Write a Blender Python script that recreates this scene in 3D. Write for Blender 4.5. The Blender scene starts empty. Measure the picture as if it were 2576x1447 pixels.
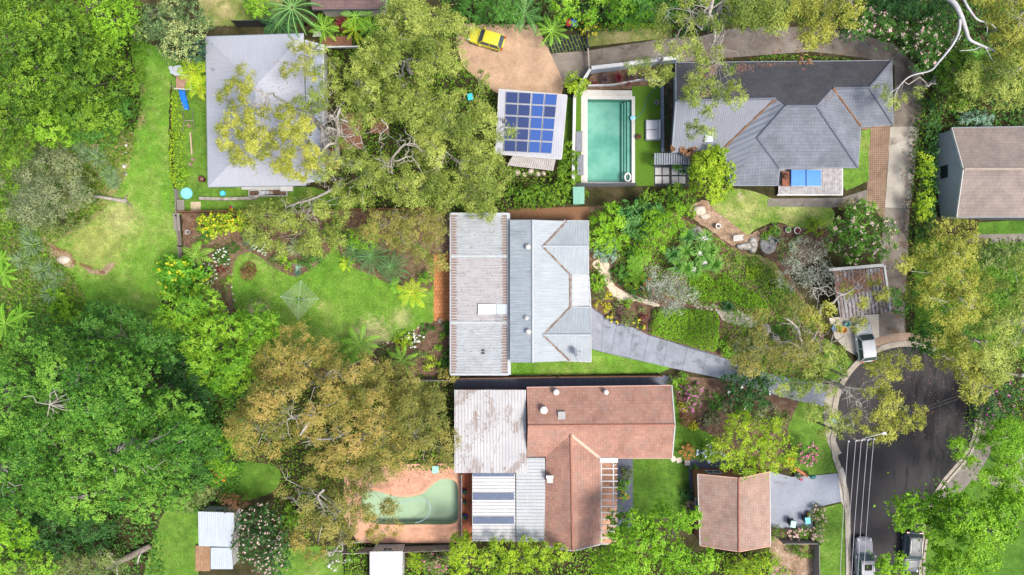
import bpy, bmesh, math, random
import numpy as np
from mathutils import Vector, Matrix
from mathutils.geometry import tessellate_polygon

# ---------------------------------------------------------------- camera, light, exposure
SC = bpy.context.scene
COL = SC.collection
H = 76.0            # drone height above the ground, metres
PX = 23.42          # plan units per metre on the ground
cam = bpy.data.cameras.new("camera")
cam.lens = 36.0 * H / 110.0
cam.sensor_width = 36.0
cam.clip_end = 2000
cam_o = bpy.data.objects.new("camera", cam)
cam_o.location = (0, 0, H)
COL.objects.link(cam_o)
SC.camera = cam_o

SUN_EL, SUN_AZ = math.radians(63), math.radians(-30)     # azimuth from +x, anticlockwise
world = bpy.data.worlds.new("World")
SC.world = world
world.use_nodes = True
wt = world.node_tree
sky = wt.nodes.new('ShaderNodeTexSky')
sky.sky_type = 'NISHITA'
sky.sun_disc = False
sky.sun_elevation = SUN_EL
sky.sun_rotation = math.pi / 2 - SUN_AZ
sky.air_density = 1.0
sky.dust_density = 4.0
sky.ozone_density = 1.0
wt.links.new(sky.outputs[0], wt.nodes['Background'].inputs[0])
wt.nodes['Background'].inputs[1].default_value = 0.132
sun = bpy.data.lights.new("sun", 'SUN')
sun.energy = 2.4
sun.angle = math.radians(15)
sun.color = (1.0, 0.95, 0.86)
sun_o = bpy.data.objects.new("sun", sun)
sd = Vector((math.cos(SUN_EL) * math.cos(SUN_AZ), math.cos(SUN_EL) * math.sin(SUN_AZ), math.sin(SUN_EL)))
sun_o.rotation_euler = sd.to_track_quat('Z', 'Y').to_euler()
sun_o.location = (0, 0, 60)
COL.objects.link(sun_o)
SC.view_settings.view_transform = 'Standard'
SC.view_settings.look = 'None'
SC.view_settings.gamma = 1.0
SC.view_settings.exposure = 0.8
SC.cycles.max_bounces = 6
SC.cycles.diffuse_bounces = 3
SC.cycles.transmission_bounces = 4
SC.cycles.transparent_max_bounces = 6
SC.cycles.caustics_reflective = False
SC.cycles.caustics_refractive = False

# ---------------------------------------------------------------- helpers
RNG = np.random.default_rng(7)

def P(u, v, z=0.0):
    """plan position (u right, v down, as surveyed from straight above the centre) at height z -> world point"""
    k = (H - z) / H / PX
    return Vector(((u - 1288) * k, -(v - 723.5) * k, z))

def tag(o, label=None, cat=None, group=None, kind=None):
    if label: o['label'] = label
    if cat: o['category'] = cat
    if group: o['group'] = group
    if kind: o['kind'] = kind
    return o

def empty(name, loc, label=None, cat=None, group=None, kind=None, rz=0.0):
    o = bpy.data.objects.new(name, None)
    o.location = loc
    o.rotation_euler = (0, 0, rz)
    o.empty_display_size = 0.3
    COL.objects.link(o)
    return tag(o, label, cat, group, kind)

def parent_loc(p):
    l = Vector((0, 0, 0))
    while p is not None:
        l = l + p.location
        p = p.parent
    return l

def auto_uv(me):
    """metres-scaled uv: u along the eave, v up the slope"""
    uv = me.uv_layers.new(name="UVMap")
    nl = len(me.loops)
    data = np.zeros((nl, 2))
    for p in me.polygons:
        n = p.normal
        if abs(n.z) > 0.999 or (n.x == 0 and n.y == 0):
            a, b = Vector((1, 0, 0)), Vector((0, 1, 0))
        else:
            a = Vector((0, 0, 1)).cross(n).normalized()
            b = n.cross(a).normalized()
        for li in p.loop_indices:
            c = me.vertices[me.loops[li].vertex_index].co
            data[li] = (c.dot(a), c.dot(b))
    uv.data.foreach_set("uv", data.ravel())

class MB:
    def __init__(s):
        s.v = []; s.f = []
    def add(s, vs, fs):
        k = len(s.v)
        s.v.extend([tuple(x) for x in vs])
        s.f.extend([tuple(i + k for i in f) for f in fs])
    def box(s, c, d, rz=0.0, taper=1.0, bevel=0.0):
        cx, cy, cz = c; dx, dy, dz = d[0] / 2, d[1] / 2, d[2] / 2
        ca, sa = math.cos(rz), math.sin(rz)
        vs = []
        for z, t in ((-dz, 1.0), (dz, taper)):
            for x, y in ((-dx, -dy), (dx, -dy), (dx, dy), (-dx, dy)):
                x2, y2 = x * t, y * t
                vs.append((cx + x2 * ca - y2 * sa, cy + x2 * sa + y2 * ca, cz + z))
        s.add(vs, [(3, 2, 1, 0), (4, 5, 6, 7), (0, 1, 5, 4), (1, 2, 6, 5), (2, 3, 7, 6), (3, 0, 4, 7)])
    def beam(s, a, b, w, h):
        a = Vector(a); b = Vector(b); d = (b - a).normalized()
        side = d.cross(Vector((0, 0, 1)))
        if side.length < 1e-4: side = Vector((1, 0, 0))
        side = side.normalized() * w / 2
        up = side.cross(d).normalized() * h / 2
        vs = [a - side - up, a + side - up, a + side + up, a - side + up, b - side - up, b + side - up, b + side + up, b - side + up]
        s.add(vs, [(0, 1, 2, 3), (7, 6, 5, 4), (0, 4, 5, 1), (1, 5, 6, 2), (2, 6, 7, 3), (3, 7, 4, 0)])
    def prism(s, poly, z0, z1):
        n = len(poly)
        tri = tessellate_polygon([[Vector((p[0], p[1], 0)) for p in poly]])
        a = sum(poly[i][0] * poly[(i + 1) % n][1] - poly[(i + 1) % n][0] * poly[i][1] for i in range(n))
        if a < 0: poly = poly[::-1]; tri = [tuple(n - 1 - i for i in t) for t in tri]
        vs = [(p[0], p[1], z0) for p in poly] + [(p[0], p[1], z1) for p in poly]
        fs = []
        for t in tri:
            p0, p1, p2 = [poly[i] for i in t]
            if (p1[0] - p0[0]) * (p2[1] - p0[1]) - (p1[1] - p0[1]) * (p2[0] - p0[0]) < 0: t = (t[0], t[2], t[1])
            fs.append(tuple(i + n for i in t)); fs.append((t[2], t[1], t[0]))
        for i in range(n):
            j = (i + 1) % n
            fs.append((i, j, j + n, i + n))
        s.add(vs, fs)
    def tube(s, path, radii, n=8, cap=True):
        path = [Vector(p) for p in path]
        if not hasattr(radii, '__len__'): radii = [radii] * len(path)
        k = len(s.v); m = len(path)
        ref = Vector((0, 0, 1))
        for i, p in enumerate(path):
            d = (path[min(i + 1, m - 1)] - path[max(i - 1, 0)])
            d = d.normalized() if d.length > 1e-6 else Vector((0, 0, 1))
            if abs(d.dot(ref)) > 0.95: ref = Vector((1, 0, 0))
            a = d.cross(ref).normalized(); b = d.cross(a).normalized()
            ref = b.cross(d) if False else ref
            for j in range(n):
                t = 2 * math.pi * j / n
                q = p + (a * math.cos(t) + b * math.sin(t)) * radii[i]
                s.v.append((q.x, q.y, q.z))
        for i in range(m - 1):
            for j in range(n):
                j2 = (j + 1) % n
                s.f.append((k + i * n + j, k + i * n + j2, k + (i + 1) * n + j2, k + (i + 1) * n + j))
        if cap:
            s.f.append(tuple(k + j for j in range(n))[::-1])
            s.f.append(tuple(k + (m - 1) * n + j for j in range(n)))
    def lathe(s, c, prof, n=20, sx=1.0, sy=1.0):
        """prof = [(r, z)] from bottom; open where r is 0"""
        k = len(s.v)
        for r, z in prof:
            for j in range(n):
                t = 2 * math.pi * j / n
                s.v.append((c[0] + r * sx * math.cos(t), c[1] + r * sy * math.sin(t), c[2] + z))
        for i in range(len(prof) - 1):
            for j in range(n):
                j2 = (j + 1) % n
                s.f.append((k + i * n + j, k + i * n + j2, k + (i + 1) * n + j2, k + (i + 1) * n + j))
        s.f.append(tuple(k + j for j in range(n))[::-1])
        s.f.append(tuple(k + (len(prof) - 1) * n + j for j in range(n)))
    SPLIT = {'post', 'bargeboard', 'leg', 'foot', 'fascia', 'gutter', 'valley_debris', 'ridge_cap', 'tread', 'pillar', 'rail', 'rung', 'handle', 'roof_vent', 'leaf_pile', 'branch', 'root'}
    def build(s, name, mat, parent=None, smooth=False, local=False, uv=False):
        if name in s.SPLIT and parent is not None:
            """each separate piece becomes a part of its own"""
            par = list(range(len(s.v)))
            def root(i):
                while par[i] != i: par[i] = par[par[i]]; i = par[i]
                return i
            for f in s.f:
                for j in f[1:]: par[root(j)] = root(f[0])
            groups = {}
            for f in s.f: groups.setdefault(root(f[0]), []).append(f)
            if 1 < len(groups) <= 90:
                out = None
                for fs in groups.values():
                    used = sorted({i for f in fs for i in f}); ix = {i: k for k, i in enumerate(used)}
                    q = MB(); q.v = [s.v[i] for i in used]; q.f = [tuple(ix[i] for i in f) for f in fs]
                    out = q._build(name, mat, parent, smooth, local, uv)
                return out
        return s._build(name, mat, parent, smooth, local, uv)
    def _build(s, name, mat, parent=None, smooth=False, local=False, uv=False):
        me = bpy.data.meshes.new(name)
        off = Vector((0, 0, 0)) if (local or parent is None) else parent_loc(parent)
        me.from_pydata([(x - off.x, y - off.y, z - off.z) for x, y, z in s.v], [], s.f)
        me.validate()
        me.update()
        if mat: me.materials.append(mat)
        if uv: auto_uv(me)
        if smooth: me.polygons.foreach_set("use_smooth", [True] * len(me.polygons))
        o = bpy.data.objects.new(name, me)
        COL.objects.link(o)
        if parent is not None: o.parent = parent
        return o

def noise2(x, y, seed, scale=1.0, octaves=3):
    r = np.random.default_rng(seed)
    out = np.zeros_like(np.asarray(x, float)); amp = 1.0
    f = 1.0 / scale
    for o in range(octaves):
        for _ in range(4):
            th = r.uniform(0, 2 * math.pi); ph = r.uniform(0, 2 * math.pi); k = f * r.uniform(.7, 1.4)
            out += amp * np.sin((x * math.cos(th) + y * math.sin(th)) * k * 2 * math.pi + ph) / 3
        amp *= .55; f *= 2.1
    return out

def catmull(pts, n=5, closed=True):
    out = []; m = len(pts)
    rng_ = range(m) if closed else range(m - 1)
    for i in rng_:
        g = lambda q: np.array(pts[q % m if closed else min(max(q, 0), m - 1)], float)
        p0, p1, p2, p3 = g(i - 1), g(i), g(i + 1), g(i + 2)
        for k in range(n):
            t = k / n
            out.append(tuple(.5 * ((2 * p1) + (-p0 + p2) * t + (2 * p0 - 5 * p1 + 4 * p2 - p3) * t * t + (-p0 + 3 * p1 - 3 * p2 + p3) * t ** 3)))
    if not closed: out.append(tuple(pts[-1]))
    return out

def jitter(pts, amp, step=6, seed=1):
    """subdivide a plan outline and make its edge uneven"""
    out = []; m = len(pts); r = random.Random(seed)
    for i in range(m):
        a = pts[i]; b = pts[(i + 1) % m]
        L = math.hypot(b[0] - a[0], b[1] - a[1]); k = max(1, int(L / step))
        for j in range(k):
            t = j / k
            out.append((a[0] + (b[0] - a[0]) * t + r.uniform(-amp, amp), a[1] + (b[1] - a[1]) * t + r.uniform(-amp, amp)))
    return out

def inset(poly, d):
    """shrink a world polygon (list of xy) by d"""
    n = len(poly)
    a = sum(poly[i][0] * poly[(i + 1) % n][1] - poly[(i + 1) % n][0] * poly[i][1] for i in range(n))
    if a < 0: poly = poly[::-1]
    out = []
    for i in range(n):
        p0 = Vector(poly[i - 1]).to_2d(); p1 = Vector(poly[i]).to_2d(); p2 = Vector(poly[(i + 1) % n]).to_2d()
        e1 = (p1 - p0).normalized(); e2 = (p2 - p1).normalized()
        n1 = Vector((-e1.y, e1.x)); n2 = Vector((-e2.y, e2.x))
        b = n1 + n2
        if b.length < 1e-3: b = n1
        b = b / max(b.dot(n1), .3) if b.dot(n1) else b
        q = p1 + b * d
        out.append((q.x, q.y))
    return out

# ---------------------------------------------------------------- materials
def nmat(name, rough=0.8, metal=0.0, spec=0.3):
    m = bpy.data.materials.new(name); m.use_nodes = True
    b = m.node_tree.nodes['Principled BSDF']
    b.inputs['Roughness'].default_value = rough
    b.inputs['Metallic'].default_value = metal
    b.inputs['Specular IOR Level'].default_value = spec
    return m, m.node_tree, b

class NT:
    def __init__(s, nt): s.nt = nt
    def n(s, t, **kw):
        x = s.nt.nodes.new(t)
        for k, v in kw.items(): setattr(x, k, v)
        return x
    def L(s, a, b): s.nt.links.new(a, b)
    def coord(s, kind='Object', scale=(1, 1, 1), rot=0.0):
        if kind == 'Position':
            out = s.n('ShaderNodeNewGeometry').outputs['Position']
        else:
            out = s.n('ShaderNodeTexCoord').outputs[kind]
        m = s.n('ShaderNodeMapping')
        m.inputs['Scale'].default_value = scale
        m.inputs['Rotation'].default_value = (0, 0, rot)
        s.L(out, m.inputs[0])
        return m.outputs[0]
    def noise(s, vec, scale, detail=4, rough=.55, dist=0.0):
        x = s.n('ShaderNodeTexNoise')
        x.inputs['Scale'].default_value = scale; x.inputs['Detail'].default_value = detail
        x.inputs['Roughness'].default_value = rough; x.inputs['Distortion'].default_value = dist
        s.L(vec, x.inputs['Vector'])
        return x.outputs['Fac']
    def ramp(s, fac, stops, interp='LINEAR'):
        x = s.n('ShaderNodeValToRGB'); e = x.color_ramp.elements
        x.color_ramp.interpolation = interp
        while len(e) < len(stops): e.new(0.5)
        for i, (p, c) in enumerate(stops):
            e[i].position = p
            e[i].color = (c, c, c, 1) if not hasattr(c, '__len__') else (*c, 1)
        s.L(fac, x.inputs[0])
        return x.outputs[0]
    def mix(s, fac, a, b, mode='MIX'):
        x = s.n('ShaderNodeMix', data_type='RGBA', blend_type=mode)
        for sock, val in ((x.inputs[0], fac), (x.inputs[6], a), (x.inputs[7], b)):
            if hasattr(val, 'is_output'): s.L(val, sock)
            elif hasattr(val, '__len__'): sock.default_value = (*val, 1)
            else: sock.default_value = val
        return x.outputs[2]
    def math(s, op, a, b=0.0):
        x = s.n('ShaderNodeMath', operation=op)
        for sock, val in ((x.inputs[0], a), (x.inputs[1], b)):
            if hasattr(val, 'is_output'): s.L(val, sock)
            else: sock.default_value = val
        return x.outputs[0]
    def bump(s, h, strength, dist, bsdf):
        x = s.n('ShaderNodeBump')
        x.inputs['Strength'].default_value = strength; x.inputs['Distance'].default_value = dist
        s.L(h, x.inputs['Height']); s.L(x.outputs[0], bsdf.inputs['Normal'])

_cache = {}
def M(name, c1, c2=None, scale=3.0, rough=.75, metal=0.0, spec=.3, bump=0.0, detail=4, kind='Object', stretch=(1, 1, 1)):
    """plain material: two tones mottled by noise"""
    key = (name,)
    if key in _cache: return _cache[key]
    m, nt, b = nmat(name, rough, metal, spec)
    k = NT(nt)
    if c2 is None: c2 = tuple(x * .8 for x in c1)
    f = k.noise(k.coord(kind, stretch), scale, detail)
    k.L(k.ramp(f, [(.3, c2), (.7, c1)]), b.inputs['Base Color'])
    if bump: k.bump(f, bump, .03, b)
    _cache[key] = m
    return m

def glass_mat(name='dark_window_glass', col=(.03, .045, .055)):
    if name in _cache: return _cache[name]
    m, nt, b = nmat(name, .08, 0, .6)
    b.inputs['Base Color'].default_value = (*col, 1)
    _cache[name] = m
    return m

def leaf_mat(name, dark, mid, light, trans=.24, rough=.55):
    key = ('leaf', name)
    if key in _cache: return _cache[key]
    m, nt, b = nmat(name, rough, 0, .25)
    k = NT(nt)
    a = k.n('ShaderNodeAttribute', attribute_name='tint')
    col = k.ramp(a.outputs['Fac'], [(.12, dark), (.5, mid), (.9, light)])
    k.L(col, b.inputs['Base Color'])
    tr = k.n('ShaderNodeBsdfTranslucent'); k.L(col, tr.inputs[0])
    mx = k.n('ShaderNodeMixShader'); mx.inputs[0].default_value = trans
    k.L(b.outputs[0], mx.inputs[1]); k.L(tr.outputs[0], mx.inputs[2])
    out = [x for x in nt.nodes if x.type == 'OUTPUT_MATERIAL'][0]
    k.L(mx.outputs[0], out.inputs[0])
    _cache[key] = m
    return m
# ---------------------------------------------------------------- ground and building materials
def grass_mat(name, g1, g2, dry, dryness=.5, bare=(.30, .22, .13), bareness=.0, scale=.12, seed=0.0, spots=()):
    m, nt, b = nmat(name, .9, 0, .15)
    k = NT(nt)
    v = k.coord('Position')
    off = k.n('ShaderNodeVectorMath', operation='ADD'); off.inputs[1].default_value = (seed * 13.7, seed * 7.1, 0)
    k.L(v, off.inputs[0]); v = off.outputs[0]
    big = k.noise(v, scale, 5, .6)
    mid = k.noise(v, .9, 5, .65)
    fine = k.noise(v, 9, 4, .75)
    bm_ = k.math('ADD', k.math('MULTIPLY', big, .55), k.math('MULTIPLY', k.noise(v, 1.7, 6, .75), .45))
    col = k.mix(k.ramp(bm_, [(.38, 0), (.62, 1)]), g1, g2)
    dr = k.math('ADD', k.math('MULTIPLY', big, .45), k.math('MULTIPLY', k.noise(v, .7, 9, .8), .55))
    col = k.mix(k.ramp(dr, [(.62 - .22 * dryness, 0), (.74 - .16 * dryness, .85)]), col, dry)
    for x, y, r, c in spots:
        q = P(x, y)
        d = k.n('ShaderNodeVectorMath', operation='DISTANCE'); d.inputs[1].default_value = (q.x + seed * 13.7, q.y + seed * 7.1, 0)
        k.L(v, d.inputs[0])
        t = k.math('ADD', k.math('DIVIDE', d.outputs['Value'], r), k.math('MULTIPLY', k.math('SUBTRACT', k.noise(v, 2.2, 9, .8), .5), 3.2))
        col = k.mix(k.ramp(t, [(.35, .85), (1.0, 0)]), col, c)
    if bareness:
        br = k.noise(v, .32, 7, .75)
        col = k.mix(k.ramp(br, [(.70 - .14 * bareness, 0), (.76 - .12 * bareness, 1)]), col, bare)
    grain = k.ramp(k.math('ADD', k.math('MULTIPLY', fine, .6), k.math('MULTIPLY', mid, .4)), [(.36, .42), (.5, .95), (.64, 1.55)])
    x = k.n('ShaderNodeMix', data_type='RGBA', blend_type='MULTIPLY'); x.inputs[0].default_value = 1
    k.L(col, x.inputs[6]); k.L(grain, x.inputs[7])
    k.L(x.outputs[2], b.inputs['Base Color'])
    k.bump(fine, .7, .06, b)
    return m

def soil_mat(name, c1, c2, c3, scale=1.2):
    m, nt, b = nmat(name, .95, 0, .1)
    k = NT(nt); v = k.coord('Position')
    f = k.noise(v, scale, 8, .7); g = k.noise(v, 11, 5, .8)
    col = k.ramp(f, [(.32, c1), (.52, c2), (.7, c3)])
    col = k.mix(1, col, k.ramp(g, [(.35, .45), (.5, 1.0), (.68, 1.7)]), 'MULTIPLY')
    k.L(col, b.inputs['Base Color'])
    k.bump(g, .9, .08, b)
    return m

def concrete_mat(name, c1, c2, stain=None, stain_amt=.5, joint=0.0, spec=.25, rough=.8, jrot=0.0, scale=.5):
    m, nt, b = nmat(name, rough, 0, spec)
    k = NT(nt); v = k.coord('Position')
    f = k.noise(v, scale, 7, .65, .3); g = k.noise(v, 14, 4, .7)
    col = k.ramp(f, [(.3, c2), (.68, c1)])
    if stain:
        s = k.noise(v, scale * .8, 8, .7, .6)
        col = k.mix(k.ramp(s, [(.66 - .2 * stain_amt, 0), (.76 - .12 * stain_amt, .9)]), col, stain)
    col = k.mix(1, col, k.ramp(g, [(.3, .8), (.7, 1.18)]), 'MULTIPLY')
    k.L(col, b.inputs['Base Color'])
    k.bump(g, .3, .02, b)
    return m

def brick_mat(name, c1, c2, mortar, w=.4, h=.2, rot=0.0, bump=.4, msize=.012, coord='UV', squash=1.0, wear=None, wear_amt=.4, offset=.5):
    m, nt, b = nmat(name, .85, 0, .2)
    k = NT(nt); v = k.coord(coord, rot=rot)
    br = k.n('ShaderNodeTexBrick')
    br.offset = offset
    br.inputs['Color1'].default_value = (*c1, 1); br.inputs['Color2'].default_value = (*c2, 1); br.inputs['Mortar'].default_value = (*mortar, 1)
    br.inputs['Scale'].default_value = 1; br.inputs['Brick Width'].default_value = w; br.inputs['Row Height'].default_value = h
    br.inputs['Mortar Size'].default_value = msize; br.inputs['Mortar Smooth'].default_value = .3; br.inputs['Bias'].default_value = -.1
    k.L(v, br.inputs['Vector'])
    p = k.coord('Position')
    f = k.noise(p, .6, 8, .7)
    col = k.mix(1, br.outputs[0], k.ramp(f, [(.3, .72), (.7, 1.3)]), 'MULTIPLY')
    if wear:
        s = k.noise(p, 1.1, 9, .75)
        col = k.mix(k.ramp(s, [(.68 - .22 * wear_amt, 0), (.78 - .14 * wear_amt, .85)]), col, wear)
    k.L(col, b.inputs['Base Color'])
    k.bump(br.outputs['Fac'], -bump if False else bump, .02, b)
    for l in nt.links:
        pass
    return m

def tile_roof_mat(name, c1, c2, course, wear=None, wear_amt=.4, rough=.75, row=.34, tw=.3, streak=None):
    """roof tiles: rows across the slope, a rolled profile along the eave"""
    m, nt, b = nmat(name, rough, 0, .3)
    k = NT(nt); v = k.coord('UV')
    br = k.n('ShaderNodeTexBrick'); br.offset = 0
    br.inputs['Color1'].default_value = (*c1, 1); br.inputs['Color2'].default_value = (*c2, 1); br.inputs['Mortar'].default_value = (*course, 1)
    br.inputs['Bias'].default_value = -.2
    br.inputs['Scale'].default_value = 1; br.inputs['Brick Width'].default_value = tw; br.inputs['Row Height'].default_value = row
    br.inputs['Mortar Size'].default_value = .016; br.inputs['Mortar Smooth'].default_value = .8
    k.L(v, br.inputs['Vector'])
    p = k.coord('Position')
    f = k.noise(p, .5, 9, .72)
    col = k.mix(1, br.outputs[0], k.ramp(f, [(.28, .68), (.72, 1.3)]), 'MULTIPLY')
    if wear:
        s = k.noise(p, .9, 9, .78, .4)
        col = k.mix(k.ramp(s, [(.68 - .25 * wear_amt, 0), (.8 - .15 * wear_amt, .9)]), col, wear)
    if streak:
        s = k.noise(p, 1.6, 9, .8)
        col = k.mix(k.ramp(s, [(.6, 0), (.68, .9)]), col, streak)
    k.L(col, b.inputs['Base Color'])
    w = k.n('ShaderNodeTexWave', wave_type='BANDS', bands_direction='Y', wave_profile='SAW')
    w.inputs['Scale'].default_value = 1 / row * .3183 * math.pi / math.pi * 1.0
    w.inputs['Scale'].default_value = .314 / row
    k.L(v, w.inputs['Vector'])
    k.bump(w.outputs['Fac'], .5, .05, b)
    return m

def sheet_metal_mat(name, c1, c2, stain=None, stain_amt=.4, pitch=.15, rough=.5, spec=.35, blotch=False, edges=None, bump=.35, grime=.25):
    """corrugated roof sheeting; edges = list of (x position, reach in metres, direction) of rust along sheet ends"""
    m, nt, b = nmat(name, rough, 0, spec)
    k = NT(nt); v = k.coord('UV'); p = k.coord('Position')
    f = k.noise(p, .5, 7, .7)
    st = k.noise(k.coord('UV', (6, .35, 1)), 1.2, 6, .7)
    col = k.ramp(f, [(.3, c2), (.65, c1)])
    col = k.mix(1, col, k.ramp(st, [(.3, 1 - grime), (.62, 1.06)]), 'MULTIPLY')
    if stain:
        s = k.noise(k.coord('Position', (1, .6, 1)), .55, 9, .72, .4) if blotch else k.noise(k.coord('UV', (3.2, .8, 1)), .8, 9, .75)
        col = k.mix(k.ramp(s, [(.72 - .2 * stain_amt, 0), (.76 - .18 * stain_amt, .9)]), col, stain)
    if edges:
        sx = k.n('ShaderNodeSeparateXYZ'); k.L(p, sx.inputs[0])
        row = k.noise(k.coord('Position', (.5, 6, 1)), 1.0, 3, .6)
        for x0, reach, sgn, c in edges:
            d = k.math('MULTIPLY', k.math('SUBTRACT', sx.outputs[0], x0), sgn)
            t = k.math('SUBTRACT', k.math('MULTIPLY', row, 2.0 * reach), d)
            col = k.mix(k.ramp(t, [(0, 0), (.12, .85)]), col, c)
    k.L(col, b.inputs['Base Color'])
    w = k.n('ShaderNodeTexWave', wave_type='BANDS', bands_direction='X', wave_profile='SIN')
    w.inputs['Scale'].default_value = .314 / pitch
    k.L(v, w.inputs['Vector'])
    k.bump(w.outputs['Fac'], bump, .04, b)
    return m

def water_mat(name, tint):
    m = bpy.data.materials.new(name); m.use_nodes = True
    nt = m.node_tree; nt.nodes.clear(); k = NT(nt)
    tr = k.n('ShaderNodeBsdfTransparent'); tr.inputs[0].default_value = (*tint, 1)
    gl = k.n('ShaderNodeBsdfGlossy'); gl.inputs['Roughness'].default_value = .03
    fr = k.n('ShaderNodeFresnel'); fr.inputs[0].default_value = 1.33
    nz = k.noise(k.coord('Position'), 1.5, 5, .6)
    bp = k.n('ShaderNodeBump'); bp.inputs['Strength'].default_value = .5; bp.inputs['Distance'].default_value = .08
    k.L(nz, bp.inputs['Height']); k.L(bp.outputs[0], gl.inputs['Normal']); k.L(bp.outputs[0], fr.inputs['Normal'])
    mx = k.n('ShaderNodeMixShader'); k.L(fr.outputs[0], mx.inputs[0]); k.L(tr.outputs[0], mx.inputs[1]); k.L(gl.outputs[0], mx.inputs[2])
    o = k.n('ShaderNodeOutputMaterial'); k.L(mx.outputs[0], o.inputs[0])
    return m

def paint_mat(name, c, rough=.25, coat=.6, metal=0.0):
    m, nt, b = nmat(name, rough, metal, .5)
    k = NT(nt)
    f = k.noise(k.coord('Object'), 6, 5, .6)
    k.L(k.mix(k.ramp(f, [(.35, 0), (.75, .25)]), c, tuple(x * .75 for x in c)), b.inputs['Base Color'])
    b.inputs['Coat Weight'].default_value = coat
    b.inputs['Coat Roughness'].default_value = .08
    return m

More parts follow.
